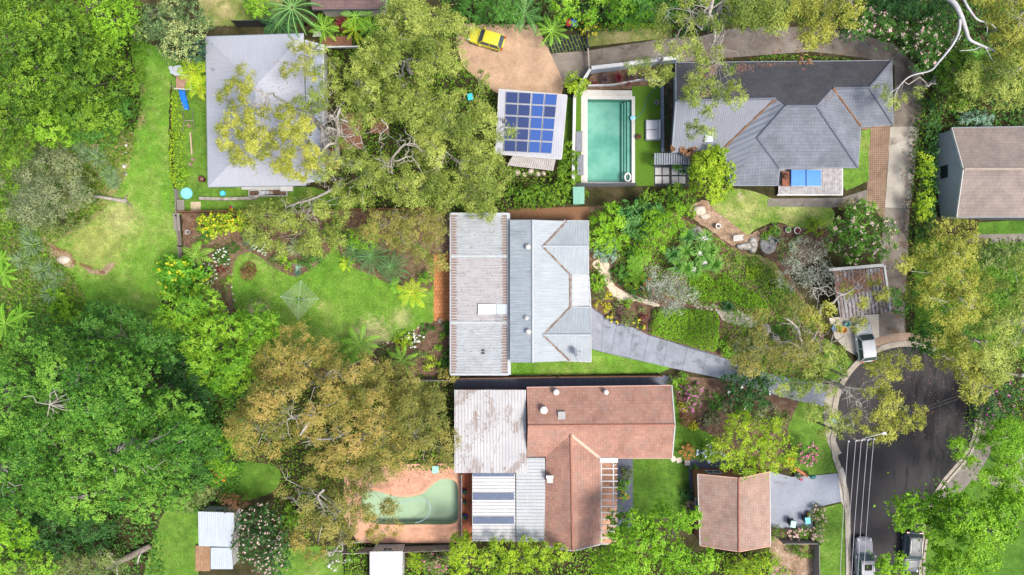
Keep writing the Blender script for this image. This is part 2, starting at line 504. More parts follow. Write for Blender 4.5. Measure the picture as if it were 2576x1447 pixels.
GREEN1, GREEN2, DRY = (.085, .20, .022), (.16, .30, .035), (.36, .38, .11)
MT = dict(
    under=soil_mat('undergrowth_soil', (.018, .02, .008), (.05, .045, .02), (.10, .075, .045), .5),
    bed=soil_mat('garden_mulch', (.075, .045, .03), (.15, .095, .065), (.25, .175, .13), 1.4),
    bedmid=soil_mat('dry_mulch', (.09, .058, .04), (.18, .12, .085), (.30, .22, .165), 1.3),
    bedpale=soil_mat('pale_dry_soil', (.17, .11, .07), (.32, .22, .15), (.48, .37, .28), 1.1),
    lawn=grass_mat('back_lawn_grass', (.080, .20, .017), (.15, .275, .033), (.27, .31, .09), .5, (.52, .38, .23), .55, .16, 1, [(650, 785, 1.5, (.46, .36, .22)), (938, 848, 2.6, (.40, .36, .18)), (1010, 800, 1.4, (.32, .33, .13))]),
    park=grass_mat('park_grass', (.075, .215, .016), (.15, .28, .032), (.29, .325, .10), .5, (.45, .33, .2), .25, .09, 4, [(240, 610, 4.5, (.30, .31, .09)), (300, 545, 2.6, (.36, .35, .14)), (350, 225, .9, (.36, .26, .15)), (345, 300, 1.2, (.36, .28, .14)), (205, 745, .5, (.5, .4, .28))]),
    lush=grass_mat('lush_grass', (.055, .135, .015), (.095, .185, .022), (.17, .23, .05), .3, scale=.2, seed=6),
    scruff=grass_mat('scruffy_grass', (.10, .15, .03), (.20, .22, .06), (.38, .30, .16), .7, (.34, .22, .15), .9, .3, 9),
    turf=M('artificial_turf', (.09, .18, .012), (.06, .135, .01), 7, .9, kind='Position', bump=.3),
    nature=grass_mat('verge_grass', (.08, .18, .02), (.14, .24, .035), (.25, .29, .09), .4, scale=.25, seed=12),
    rockp=concrete_mat('pale_sandstone', (.62, .56, .48), (.36, .29, .23), (.10, .09, .07), .55, scale=1.3),
    flag=concrete_mat('stone_paving', (.55, .50, .43), (.36, .32, .26), (.12, .11, .08), .5, scale=1.6),
    shell=M('crushed_shell_path', (.66, .58, .46), (.40, .33, .24), 7, .95, kind='Position', bump=.5, detail=8),
    drive=concrete_mat('blue_grey_driveway', (.27, .295, .345), (.195, .213, .25), (.12, .125, .14), .75, scale=.9),
    drive2=concrete_mat('neighbour_grey_driveway', (.29, .315, .37), (.22, .24, .285), (.15, .16, .18), .4, scale=.5),
    oldcon=concrete_mat('old_stained_concrete', (.27, .235, .20), (.12, .10, .08), (.05, .042, .032), .75, scale=.35),
    palecon=concrete_mat('pale_concrete', (.62, .56, .47), (.46, .41, .34), (.25, .21, .17), .3, scale=.8),
    kerb=concrete_mat('kerb_concrete', (.42, .37, .31), (.28, .245, .20), (.10, .08, .065), .5, scale=1.1),
    footway=concrete_mat('footway_concrete', (.22, .195, .17), (.13, .115, .10), (.06, .05, .04), .5, scale=.7),
    white=M('white_paint', (.60, .60, .59), (.50, .50, .49), 2, .5),
    offwhite=M('off_white_paint', (.50, .50, .485), (.40, .40, .39), 2, .6),
    greyp=M('grey_painted_steel', (.22, .25, .29), (.17, .19, .23), 3, .5),
    darkp=M('charcoal_paint', (.045, .05, .055), (.03, .033, .038), 3, .55),
    timber=M('weathered_grey_timber', (.33, .30, .27), (.18, .165, .15), 4, .85, stretch=(1, 5, 1)),
    brownt=M('brown_decking_timber', (.24, .115, .065), (.15, .07, .04), 4, .8),
    orange_t=M('oiled_timber', (.36, .22, .125), (.22, .13, .075), 4, .8),
    black=M('black_rubber', (.02, .02, .022), (.012, .012, .013), 4, .7),
    steel=M('galvanised_steel', (.42, .43, .44), (.30, .31, .32), 5, .4, metal=.6),
    terracotta=M('terracotta', (.42, .16, .08), (.30, .12, .06), 6, .85),
    litter=M('dry_leaf_litter', (.27, .14, .07), (.12, .065, .04), 14, .95, bump=1, detail=8, kind='Position'),
    debris=M('gutter_leaf_debris', (.22, .15, .11), (.09, .065, .05), 16, .95, bump=1, detail=8, kind='Position'),
    rock=M('grey_rock', (.40, .37, .33), (.18, .165, .15), 2.2, .95, bump=1, detail=8),
    barkpale=M('pale_gum_bark', (.46, .43, .385), (.22, .195, .165), 3, .8, detail=6),
    barkgrey=M('grey_bark', (.24, .21, .175), (.12, .10, .08), 3, .9, bump=.6),
    barkbrown=M('brown_bark', (.17, .115, .08), (.09, .06, .04), 3, .9, bump=.6),
    fibro=M('cream_wall', (.58, .55, .49), (.50, .47, .42), 1.2, .8),
    rwall=brick_mat('brown_brick_wall', (.33, .13, .06), (.26, .10, .045), (.30, .22, .17), .24, .086, msize=.008),
    gwall=M('white_rendered_wall', (.42, .455, .50), (.37, .40, .44), 1, .7),
    lwall=M('weatherboard_wall', (.50, .50, .48), (.40, .40, .39), 3, .7),
    paver=brick_mat('orange_patio_pavers', (.50, .21, .085), (.38, .15, .055), (.16, .08, .045), .40, .40, msize=.02, wear=(.56, .30, .15), wear_amt=.3, coord='Position'),
    bigpave=brick_mat('salmon_brick_paving', (.44, .30, .20), (.385, .255, .165), (.24, .165, .11), .30, .15, msize=.012, wear=(.36, .26, .18), wear_amt=.45, coord='Position', rot=.5),
    poolpave=brick_mat('salmon_pool_paving', (.54, .31, .21), (.47, .25, .165), (.38, .21, .14), .23, .115, msize=.01, wear=(.66, .42, .29), wear_amt=.4, coord='Position'),
    redpave=brick_mat('red_brick_paving', (.40, .13, .07), (.33, .10, .05), (.24, .09, .05), .23, .115, msize=.01, coord='Position'),
    brownpave=brick_mat('brown_grid_paving', (.27, .18, .13), (.22, .145, .10), (.13, .09, .06), .22, .22, msize=.03, coord='Position', wear=(.34, .26, .19), wear_amt=.5, offset=0),
    slatepave=M('dark_slate_paving', (.10, .115, .16), (.065, .075, .11), 2, .6, kind='Position'),
    poolstone=M('pale_pool_coping', (.52, .50, .455), (.42, .40, .355), 2.5, .8, kind='Position'),
)
def asphalt():
    m, nt, b = nmat('asphalt', .82, 0, .3)
    k = NT(nt); p = k.coord('Position')
    g = k.noise(p, 22, 4, .8); f = k.noise(p, .18, 5, .6)
    col = k.ramp(f, [(.3, (.033, .030, .031)), (.7, (.045, .041, .042))])
    s = k.noise(k.coord('Position', (.9, .28, 1)), .9, 9, .72, .5)
    sx = k.n('ShaderNodeSeparateXYZ'); k.L(p, sx.inputs[0])
    side = k.ramp(k.math('DIVIDE', k.math('SUBTRACT', sx.outputs[0], 38.0), 10.0), [(0, 0), (.75, .17)])
    s = k.math('ADD', s, side)
    col = k.mix(k.ramp(s, [(.60, 0), (.72, .92)]), col, (.012, .011, .012))
    col = k.mix(1, col, k.ramp(g, [(.3, .72), (.5, 1), (.72, 1.5)]), 'MULTIPLY')
    k.L(col, b.inputs['Base Color'])
    k.bump(g, .4, .02, b)
    return m
MT['asphalt'] = asphalt()
# ---------------------------------------------------------------- ground: one sheet with basins cut out for the two pools
def fill_with_holes(outer, holes, z):
    loops = [[Vector((p[0], p[1], 0)) for p in outer]] + [[Vector((p[0], p[1], 0)) for p in h] for h in holes]
    tri = tessellate_polygon(loops)
    vs = [p for l in loops for p in l]
    mb = MB()
    fs = []
    for t in tri:
        a, b, c = [vs[i] for i in t]
        if (b.x - a.x) * (c.y - a.y) - (b.y - a.y) * (c.x - a.x) < 0: t = (t[0], t[2], t[1])
        fs.append(t)
    mb.add([(p.x, p.y, z) for p in vs], fs)
    return mb

POOL1 = [(1478, 250), (1589, 251), (1589, 459), (1478, 458)]
POOL2 = catmull([(1016, 1250), (1060, 1243), (1085, 1222), (1108, 1206), (1135, 1206), (1150, 1218), (1153, 1250), (1153, 1290), (1148, 1312), (1125, 1319),
                 (1060, 1319), (1000, 1320), (940, 1316), (918, 1296), (908, 1262), (920, 1238), (950, 1236), (985, 1246)], 4)
p1w = [P(*p)[:2] for p in POOL1]
p2w = [P(*p)[:2] for p in POOL2]
g = fill_with_holes([(-420, -420), (420, -420), (420, 420), (-420, 420)], [p1w, p2w], 0.0).build('ground', MT['under'])
tag(g, kind='structure')

LAYER = {}
def sheet(name, pts, mat, lvl, smooth=False, rough=0, holes=None, seed=1, step=6):
    if smooth: pts = catmull(pts, 5)
    if rough: pts = jitter(pts, rough, step, seed)
    w = [P(*p)[:2] for p in pts]
    LAYER['n'] = LAYER.get('n', 0) + 1
    o = fill_with_holes(w, holes or [], 0.004 * lvl + .0004 * (LAYER['n'] % 9)).build(name, mat)
    return tag(o, kind='structure')

# park on the left
sheet('lawn', [(330, 118), (345, 105), (400, 120), (430, 150), (428, 230), (424, 330), (428, 420), (438, 480), (450, 545), (458, 640), (462, 720), (400, 770), (470, 900), (330, 900), (180, 790), (196, 750), (175, 690), (95, 652), (105, 630), (150, 590), (205, 555), (245, 525), (280, 470), (318, 400), (330, 350), (348, 290), (352, 220), (335, 160)],
      MT['park'], 1, True, 2.2)
sheet('lawn', [(0, 360), (300, 320), (330, 400), (250, 540), (110, 640), (180, 700), (200, 800), (0, 860)], MT['scruff'], 2, True, 4, seed=5)
sheet('garden_bed', [(112, 618), (128, 612), (150, 628), (178, 640), (188, 664), (176, 674), (150, 666), (124, 648), (104, 634)], MT['bedpale'], 3, True, 1.6, step=4)
sheet('garden_bed', [(200, 664), (222, 672), (250, 680), (272, 664), (290, 662), (280, 676), (268, 690), (246, 692), (222, 684)], MT['bedpale'], 3, True, 1.6, step=4)
sheet('lawn', [(540, 1170), (640, 1165), (700, 1180), (690, 1235), (600, 1260), (560, 1230)], MT['lush'], 1, True, 2)
sheet('lawn', [(360, 1447), (395, 1330), (420, 1280), (490, 1260), (500, 1447), (430, 1500), (350, 1500)], MT['nature'], 1, True, 3)
sheet('lawn', [(690, 1380), (860, 1372), (870, 1500), (690, 1500)], MT['nature'], 1, False, 2)
# top strip behind the palms
sheet('lawn', [(500, -40), (720, -40), (700, 64), (500, 66)], MT['scruff'], 1, False, 2)
# yard left of grey roof
sheet('lawn', [(432, 150), (525, 150), (530, 470), (780, 470), (900, 500), (900, 534), (445, 540), (440, 470), (432, 300)], MT['nature'], 2, False, 1.5)
sheet('path', [(480, 508), (505, 508), (505, 534), (480, 534)], M('pale_pavers', (.52, .42, .30), (.42, .33, .23), 5, .9, kind='Position'), 3)
# yard of the main property: mulch, then lawn
sheet('garden_bed', [(458, 535), (1134, 530), (1134, 955), (475, 960)], MT['bed'], 2, False, 2)
sheet('garden_bed', [(480, 600), (545, 590), (600, 610), (640, 640), (700, 670), (690, 690), (560, 690), (520, 650)], MT['bedmid'], 3, True, 3)
LAWN = [(590, 660), (604, 642), (626, 635), (652, 645), (676, 665), (702, 680), (725, 691), (747, 696), (776, 680), (812, 654), (842, 616), (880, 600), (960, 590), (1040, 610), (1088, 650), (1091, 720), (1091, 806),
        (1070, 812), (1047, 829), (1020, 846), (986, 857), (954, 862), (944, 880), (900, 915), (780, 925), (700, 905), (640, 860), (604, 800), (586, 758), (582, 700)]
sheet('lawn', LAWN, MT['lawn'], 4, True, .8, step=5)
sheet('garden_bed', [(850, 600), (900, 590), (960, 600), (1060, 640), (1090, 700), (1070, 735), (1010, 725), (930, 690), (870, 660)], MT['bed'], 5, True, 2)
sheet('patio', [(1091, 640), (1136, 640), (1136, 809), (1091, 807)], MT['paver'], 6)
sheet('patio', [(1095, 540), (1136, 540), (1136, 640), (1095, 640)], MT['brownpave'], 6)
# rear sides of the house
sheet('garden_bed', [(1278, 525), (1480, 520), (1490, 556), (1278, 556)], MT['litter'], 3)
sheet('lawn', [(1280, 905), (1500, 872), (1690, 926), (1660, 938), (1283, 946)], MT['lawn'], 3, False, .8)
# front garden
sheet('garden_bed', [(1480, 520), (1650, 512), (1985, 690), (2075, 840), (2035, 1000), (1900, 960), (1700, 900), (1488, 790)], MT['bed'], 2, False, 2)
sheet('garden_bed', [(1820, 640), (1880, 650), (1960, 700), (2000, 760), (1950, 790), (1890, 730), (1840, 690)], MT['bedmid'], 3, True, 3)
sheet('lawn', [(1870, 640), (1930, 650), (1970, 690), (1990, 740), (1960, 760), (1920, 710), (1880, 680)], MT['scruff'], 4, True, 2)
sheet('path', [(1490, 664), (1510, 650), (1530, 660), (1536, 690), (1545, 716), (1575, 736), (1610, 748), (1655, 764), (1652, 772), (1600, 758), (1568, 756), (1556, 757), (1535, 735), (1518, 700), (1505, 684)], MT['shell'], 4, True, 1.0, step=4)
# main driveway, cast in slabs
def strip_drive(top, bot, name, mat, lvl):
    """cast slabs between matching points of two edges, with narrow joints"""
    m = MB(); n = len(top)
    for s in range(n - 1):
        q = []
        for a, b, flip in ((top[s], top[s + 1], 0), (bot[s], bot[s + 1], 1)):
            A, B = P(*a), P(*b); d = (B - A).normalized() * .018
            q.append([(A + d)[:2], (B - d)[:2]][::-1 if flip else 1])
        m.prism([*q[0], *q[1]], 0.004, 0.004 * lvl + .02)
    return tag(m.build(name, mat), kind='structure')
sheet('driveway_joint', [(1487, 772), (1520, 795), (1630, 842), (1780, 886), (1932, 940), (2000, 950), (2092, 968), (2106, 1000), (2094, 1020), (2000, 1008), (1828, 956), (1538, 892), (1487, 878)], MT['slatepave'], 4)
strip_drive([(1488, 774), (1518, 797), (1551, 819), (1594, 824), (1631, 844), (1680, 858), (1728, 874), (1778, 889), (1826, 902), (1880, 921), (1931, 941), (2000, 952), (2092, 968)],
            [(1488, 877), (1512, 884), (1536, 890), (1584, 900), (1618, 909), (1668, 921), (1716, 932), (1766, 942), (1817, 953), (1866, 968), (1912, 983), (1985, 1003), (2078, 1024)], 'driveway', MT['drive'], 5)
# stepping stones right of the hedge
def flagstones(poly, n, name, mat, seed, r0=8, h=.05):
    r = random.Random(seed); m = MB(); placed = []
    xs = [p[0] for p in poly]; ys = [p[1] for p in poly]
    tries = 0
    while len(placed) < n and tries < 6000:
        tries += 1
        u = r.uniform(min(xs), max(xs)); v = r.uniform(min(ys), max(ys)); rr = r.uniform(.55, 1) * r0
        ins = False
        for i in range(len(poly)):
            a, b = poly[i - 1], poly[i]
            if (a[1] > v) != (b[1] > v) and u < (b[0] - a[0]) * (v - a[1]) / (b[1] - a[1]) + a[0]: ins = not ins
        if not ins or any(math.hypot(u - q[0], v - q[1]) < (rr + q[2]) * .93 for q in placed): continue
        placed.append((u, v, rr))
        k = r.randint(5, 8); a0 = r.uniform(0, 6.28)
        pts = [P(u + rr * r.uniform(.85, 1.15) * math.cos(a0 + i * 6.283 / k), v + rr * r.uniform(.85, 1.15) * math.sin(a0 + i * 6.283 / k))[:2] for i in range(k)]
        m.prism(pts, 0, h * r.uniform(.6, 1.3))
    return tag(m.build(name, mat), kind='structure')
sheet('path', [(1805, 782), (1830, 780), (1870, 790), (1900, 800), (1902, 816), (1880, 822), (1850, 815), (1822, 808)], MT['rockp'], 4, True, 1)
flagstones([(1806, 780), (1870, 786), (1902, 802), (1900, 824), (1850, 816), (1815, 800)], 34, 'path', MT['flag'], 4, 7)
flagstones([(1745, 766), (1800, 768), (1806, 780), (1750, 778)], 12, 'path', MT['flag'], 9, 5)
# dark-roofed house grounds
sheet('lawn', [(1795, 480), (1880, 478), (1990, 515), (2090, 522), (2085, 570), (2010, 575), (1955, 560), (1905, 575), (1880, 592), (1850, 580), (1820, 545), (1790, 520)], grass_mat('patchy_upper_lawn', (.09, .20, .02), (.19, .28, .045), (.36, .34, .14), .8, (.45, .36, .25), .8, .3, 15), 4, True, 1)
sheet('garden_bed', [(1735, 520), (1775, 505), (1800, 530), (1840, 560), (1880, 590), (1905, 580), (1912, 600), (1880, 625), (1830, 610), (1780, 575), (1745, 550)], MT['bedpale'], 5, True, 2)
sheet('garden_bed', [(1900, 590), (1950, 565), (2010, 570), (2085, 570), (2080, 640), (1960, 690), (1920, 640)], MT['bed'], 4, True, 2)
sheet('path', [(1930, 500), (2115, 498), (2180, 478), (2225, 470), (2222, 520), (2100, 522), (1930, 520)], MT['footway'], 5)
sheet('patio', [(2165, 318), (2240, 316), (2228, 470), (2225, 560), (2180, 500), (2185, 400)], MT['brownpave'], 6)
sheet('lawn', [(2160, 330), (2190, 325), (2185, 400), (2185, 455), (2130, 480), (2118, 470), (2118, 425), (2160, 420)], MT['nature'], 7, False, 1.2)
# long concrete driveway around the dark house
sheet('driveway', [(1385, 135), (1478, 128), (1680, 96), (1760, 92), (1850, 70), (1931, 66), (2060, 70), (2160, 85), (2250, 112), (2310, 170), (2325, 230), (2312, 330), (2300, 440), (2288, 530), (2284, 640), (2280, 720), (2276, 800), (2270, 862), (2215, 872), (2215, 640), (2226, 520), (2234, 400), (2243, 320), (2252, 240), (2250, 165), (2170, 145), (2040, 130), (1900, 140), (1690, 158), (1490, 186), (1415, 212)],
      MT['oldcon'], 3, False, 0)
sheet('driveway', [(2236, 400), (2234, 320), (2308, 318), (2300, 440), (2290, 524), (2226, 522)], MT['palecon'] if False else concrete_mat('worn_pale_driveway', (.42, .39, .34), (.27, .24, .20), (.14, .12, .10), .35, scale=.5), 4)
sheet('lawn', [(1480, 72), (1690, 60), (1690, 94), (1480, 118)], MT['scruff'], 4, False, 1)
sheet('driveway', [(1150, 60), (1350, 62), (1385, 135), (1420, 212), (1412, 240), (1250, 235), (1170, 175), (1145, 110)], MT['bigpave'], 5)
sheet('driveway', [(1362, 100), (1478, 82), (1478, 126), (1388, 134)], brick_mat('grass_cell_paving', (.02, .022, .024), (.025, .028, .03), (.12, .17, .04), 1.2, .35, msize=.05, coord='Position', rot=1.2), 6)
sheet('lawn', [(1420, 240), (1446, 250), (1440, 470), (1400, 470), (1412, 300)], MT['lush'], 2)
# pool yard
sheet('patio', [(1462, 226), (1590, 228), (1592, 466), (1462, 466)], MT['poolstone'], 8, holes=[p1w])
sheet('lawn', [(1590, 218), (1662, 214), (1662, 468), (1591, 468)], MT['turf'], 7)
sheet('lawn', [(1445, 226), (1462, 226), (1462, 466), (1440, 466)], MT['turf'], 7)
sheet('garden_bed', [(1490, 186), (1690, 160), (1690, 222), (1465, 226)], MT['bed'], 6)
sheet('garden_bed', [(1664, 210), (1692, 200), (1692, 385), (1664, 385)], MT['bed'], 6)
sheet('patio', [(1645, 414), (1735, 412), (1735, 468), (1645, 468)], MT['darkp'], 7)
# freeform pool and its paving
sheet('patio', [(865, 1170), (1190, 1165), (1192, 1366), (900, 1366), (865, 1300)], MT['poolpave'], 5, holes=[p2w])
sheet('path', [(1164, 1190), (1190, 1190), (1190, 1362), (1164, 1362)], MT['redpave'], 6)
# red-roofed house grounds
sheet('path', [(1140, 945), (1690, 945), (1692, 972), (1140, 980)], MT['slatepave'], 3)
sheet('lawn', [(1592, 1150), (1700, 1150), (1732, 1180), (1742, 1300), (1592, 1310)], MT['lush'], 4, False, .6)
sheet('lawn', [(1690, 960), (1712, 1050), (1800, 1100), (1800, 1160), (1690, 1160)], MT['lush'], 5, False, .6)
sheet('garden_bed', [(1690, 945), (1830, 955), (2030, 1010), (2030, 1180), (1760, 1170), (1790, 1100), (1718, 1070), (1700, 1010)], MT['bed'], 3, False, 1.5)
sheet('path', [(1552, 1155), (1592, 1155), (1592, 1330), (1552, 1330)], MT['slatepave'], 5)
sheet('patio', [(1505, 1150), (1552, 1150), (1552, 1370), (1505, 1370)], MT['poolpave'], 5)
sheet('path', [(1732, 1156), (1870, 1158), (1870, 1178), (1752, 1178), (1752, 1300), (1732, 1300)], MT['slatepave'], 6)
sheet('driveway', [(1935, 1185), (1990, 1200), (2032, 1198), (2112, 1190), (2116, 1262), (2045, 1278), (2044, 1330), (1935, 1328)], MT['drive2'], 7)
sheet('footpath', [(2107, 1188), (2120, 1175), (2128, 1200), (2130, 1290), (2116, 1263), (2112, 1230)], MT['palecon'], 8)
sheet('lawn', [(2010, 1010), (2092, 1024), (2078, 1060), (2100, 1110), (2112, 1170), (2106, 1188), (2034, 1196), (2000, 1170), (1980, 1080)], MT['nature'], 5, False, 1)
sheet('lawn', [(2050, 1282), (2116, 1266), (2132, 1295), (2134, 1520), (2050, 1520)], MT['nature'], 5, False, .8)
sheet('garden_bed', [(1935, 1328), (2048, 1330), (2048, 1520), (1935, 1520)], MT['bedpale'], 3, False, 2)
# land beyond: carport apron, verge to the right
sheet('driveway', [(2085, 800), (2210, 790), (2212, 870), (2170, 905), (2128, 880), (2100, 850)], MT['palecon'], 6)
sheet('driveway', [(2205, 790), (2275, 790), (2280, 870), (2210, 874)], MT['oldcon'], 5)
sheet('lawn', [(2075, 850), (2120, 880), (2150, 920), (2110, 965), (2070, 960)], MT['nature'], 4, False, 1)
sheet('lawn', [(2300, 600), (2600, 600), (2600, 900), (2300, 900)], MT['lush'], 1, False, 2)
sheet('path', [(2430, 590), (2600, 588), (2600, 610), (2430, 612)], MT['footway'], 3)
sheet('lawn', [(2460, 560), (2620, 550), (2620, 588), (2460, 590)], MT['lush'], 2)
sheet('lawn', [(2350, 1180), (2700, 1000), (2700, 1600), (2200, 1600), (2240, 1400)], MT['lush'], 1, False, 1)
# ---- road
def circ(c, r, a0, a1, n=26):
    return [(c[0] + r * math.cos(math.radians(a0 + (a1 - a0) * i / n)), c[1] + r * math.sin(math.radians(a0 + (a1 - a0) * i / n))) for i in range(n + 1)]
CC = (2280, 1046)
edge = [(2142, 1620), (2142, 1447), (2139, 1290), (2134, 1235), (2122, 1190), (2108, 1150), (2102, 1105)] + circ(CC, 174, 170, 402, 40) + [(2372, 1205), (2340, 1255), (2322, 1320), (2312, 1400), (2310, 1620)]
sheet('road', edge, MT['asphalt'], 6)
def ribbon(name, line, off0, off1, z0, z1, mat):
    """a strip alongside a plan line, between two offsets to its left"""
    m = MB(); pw = [P(*p).to_2d() for p in line]
    L0, L1 = [], []
    for i, p in enumerate(pw):
        d = (pw[min(i + 1, len(pw) - 1)] - pw[max(i - 1, 0)]).normalized(); nrm = Vector((-d.y, d.x))
        L0.append(p + nrm * off0); L1.append(p + nrm * off1)
    for i in range(len(pw) - 1):
        a, b, c, d = L0[i], L0[i + 1], L1[i + 1], L1[i]
        vs = [(q.x, q.y, z) for z in (z0, z1) for q in (a, b, c, d)]
        fs = [(4, 5, 6, 7), (0, 1, 5, 4), (2, 3, 7, 6)]
        m.add(vs, fs)
    me = m.build(name, mat)
    bm = bmesh.new(); bm.from_mesh(me.data); bmesh.ops.recalc_face_normals(bm, faces=bm.faces)
    if sum(f.normal.z * f.calc_area() for f in bm.faces) < 0: bmesh.ops.reverse_faces(bm, faces=bm.faces)
    bm.to_mesh(me.data); bm.free()
    return tag(me, kind='structure')
ribbon('gutter', edge, 0.0, .38, 0, .034, MT['kerb'])
ribbon('kerb', edge, .38, .62, 0, .14, MT['kerb'])
ribbon('footpath', circ(CC, 174, 330, 402, 24) + [(2372, 1205), (2340, 1255)], .62, 2.4, 0, .05, MT['footway'])
ribbon('footpath', circ(CC, 174, 235, 300, 20), .62, 1.5, 0, .055, concrete_mat('tan_brick_edging', (.40, .28, .20), (.27, .19, .14), (.12, .09, .07), .4, scale=1.2))
ribbon('footpath', circ(CC, 174, 150, 205, 20), .62, 1.5, 0, .05, MT['kerb'])
sheet('path', [(2440, 1180), (2600, 1230), (2600, 1250), (2420, 1200)], MT['footway'], 3)

# ---- pool basins
def basin(name, label, poly, depth, floor_mat, water, wall_mat, wz=-.16):
    root = empty(name, (*np.mean(poly, axis=0), 0), label, 'swimming pool')
    n = len(poly)
    f = fill_with_holes(poly, [], -depth).build('pool_floor', floor_mat, root)
    m = MB()
    a = sum(poly[i][0] * poly[(i + 1) % n][1] - poly[(i + 1) % n][0] * poly[i][1] for i in range(n))
    for i in range(n):
        j = (i + 1) % n
        p, q = (poly[i], poly[j]) if a < 0 else (poly[j], poly[i])
        m.add([(p[0], p[1], -depth), (q[0], q[1], -depth), (q[0], q[1], .03), (p[0], p[1], .03)], [(0, 1, 2, 3)])
    m.build('pool_wall', wall_mat, root)
    fill_with_holes(poly, [], wz).build('pool_water', water, root)
    return root
pf1 = M('teal_pool_floor', (.33, .50, .44), (.09, .29, .24), .42, .6, kind='Position')  # dark mottling in the colour stands in for tree reflections on the water
pf2 = M('pale_green_pool_floor', (.42, .49, .37), (.34, .42, .31), .45, .6, kind='Position')
pool1 = basin('swimming_pool', 'rectangular teal swimming pool with pale stone coping beside the artificial turf', p1w, 1.25, pf1, water_mat('teal_water', (.74, .93, .89)), pf1)
m = MB()
for i, z in enumerate((-.35, -.6, -.85)):
    a = P(1572 - i * 7, 254); b = P(1588 - i * 0, 456)
    m.prism([(P(1579 - i * 6, 0)[0], a[1]), (p1w[1][0] - .01, a[1]), (p1w[1][0] - .01, b[1]), (P(1579 - i * 6, 0)[0], b[1])], -1.25, z)
m.build('pool_steps', pf1, pool1)
pool2 = basin('swimming_pool', 'kidney shaped pale green swimming pool with salmon brick edge beside the red house', p2w, 1.2, pf2, water_mat('green_water', (.88, .96, .90)), pf2)
m = MB()
hp = catmull([(1000, 1268), (1040, 1258), (1075, 1262), (1082, 1285), (1070, 1305), (1045, 1316)], 8, False)
m.tube([P(u, v, -.13) for u, v in hp], .035, 6)
m.build('suction_hose', M('pale_blue_hose', (.35, .52, .62)), pool2)
ring = []
cp = inset([tuple(p) for p in p2w], -.32)
a = p2w if sum(p2w[i][0] * p2w[(i + 1) % len(p2w)][1] - p2w[(i + 1) % len(p2w)][0] * p2w[i][1] for i in range(len(p2w))) > 0 else p2w[::-1]
m = MB()
n = len(a)
for i in range(n):
    j = (i + 1) % n
    vs = [(*a[i], .05), (*a[j], .05), (*cp[j], .05), (*cp[i], .05), (*a[i], .0), (*a[j], .0), (*cp[j], .0), (*cp[i], .0)]
    m.add(vs, [(3, 2, 1, 0), (0, 1, 5, 4), (2, 3, 7, 6)])
m.build('pool_coping', M('salmon_coping', (.62, .33, .22), (.50, .25, .16), 5, .85), pool2)
m = MB()
o1 = inset([tuple(p) for p in p1w], -.35); b1 = inset([tuple(p) for p in p1w], 0)
for i in range(4):
    j = (i + 1) % 4
    vs = [(*b1[i], .06), (*b1[j], .06), (*o1[j], .06), (*o1[i], .06), (*b1[i], .0), (*b1[j], .0), (*o1[j], .0), (*o1[i], .0)]
    m.add(vs, [(3, 2, 1, 0), (0, 1, 5, 4), (2, 3, 7, 6)])
m.build('pool_coping', M('white_coping', (.56, .545, .50), (.47, .455, .415), 5, .8), pool1)
# ---------------------------------------------------------------- buildings
def slab(V, F, t=.12):
    """roof surface from plan-surveyed corners (u, v, z) with thickness and closed edges"""
    used = sorted({i for f in F for i in f}); ix = {i: k for k, i in enumerate(used)}
    W = [P(*V[i]) for i in used]; F = [tuple(ix[i] for i in f) for f in F]
    m = MB(); n = len(W)
    faces = []
    for f in F:
        a = sum(W[f[i]].x * W[f[(i + 1) % len(f)]].y - W[f[(i + 1) % len(f)]].x * W[f[i]].y for i in range(len(f)))
        faces.append(tuple(f) if a > 0 else tuple(f[::-1]))
    m.add([tuple(p) for p in W], faces)
    m.add([(p.x, p.y, p.z - t) for p in W], [f[::-1] for f in faces])
    cnt = {}
    for f in faces:
        for i in range(len(f)):
            cnt[(f[i], f[(i + 1) % len(f)])] = 1
    rim = [e for e in cnt if (e[1], e[0]) not in cnt]
    m.f.extend([(a, a + n, b + n, b) for a, b in rim])
    return m, W, faces, rim

def walls(root, V, F, mat, z0=0.0, ins=.45, drop=.14, name='wall', zref=None):
    """solid walls under a roof: straight up from the ground to the underside of the roof, set in from the eaves"""
    m, W, faces, rim = slab(V, F)
    nxt = {a: b for a, b in rim}
    start = rim[0][0]; loop = [start]; c = nxt[start]
    while c != start and len(loop) < 60: loop.append(c); c = nxt[c]
    poly = [(W[i].x, W[i].y) for i in loop]
    q = inset(poly, ins)
    if len(q) != len(poly): return [], None
    mb = MB()
    n = len(q)
    zmin = min(W[i].z for i in loop)
    zs = [W[i].z - drop - .12 if W[i].z < zmin + .5 else W[i].z - drop - .12 for i in loop]
    for i in range(n):
        j = (i + 1) % n
        mb.add([(q[i][0], q[i][1], z0), (q[j][0], q[j][1], z0), (q[j][0], q[j][1], zs[j]), (q[i][0], q[i][1], zs[i])], [(0, 1, 2, 3)])
    mb.build(name, mat, root, uv=True)
    return q, zs

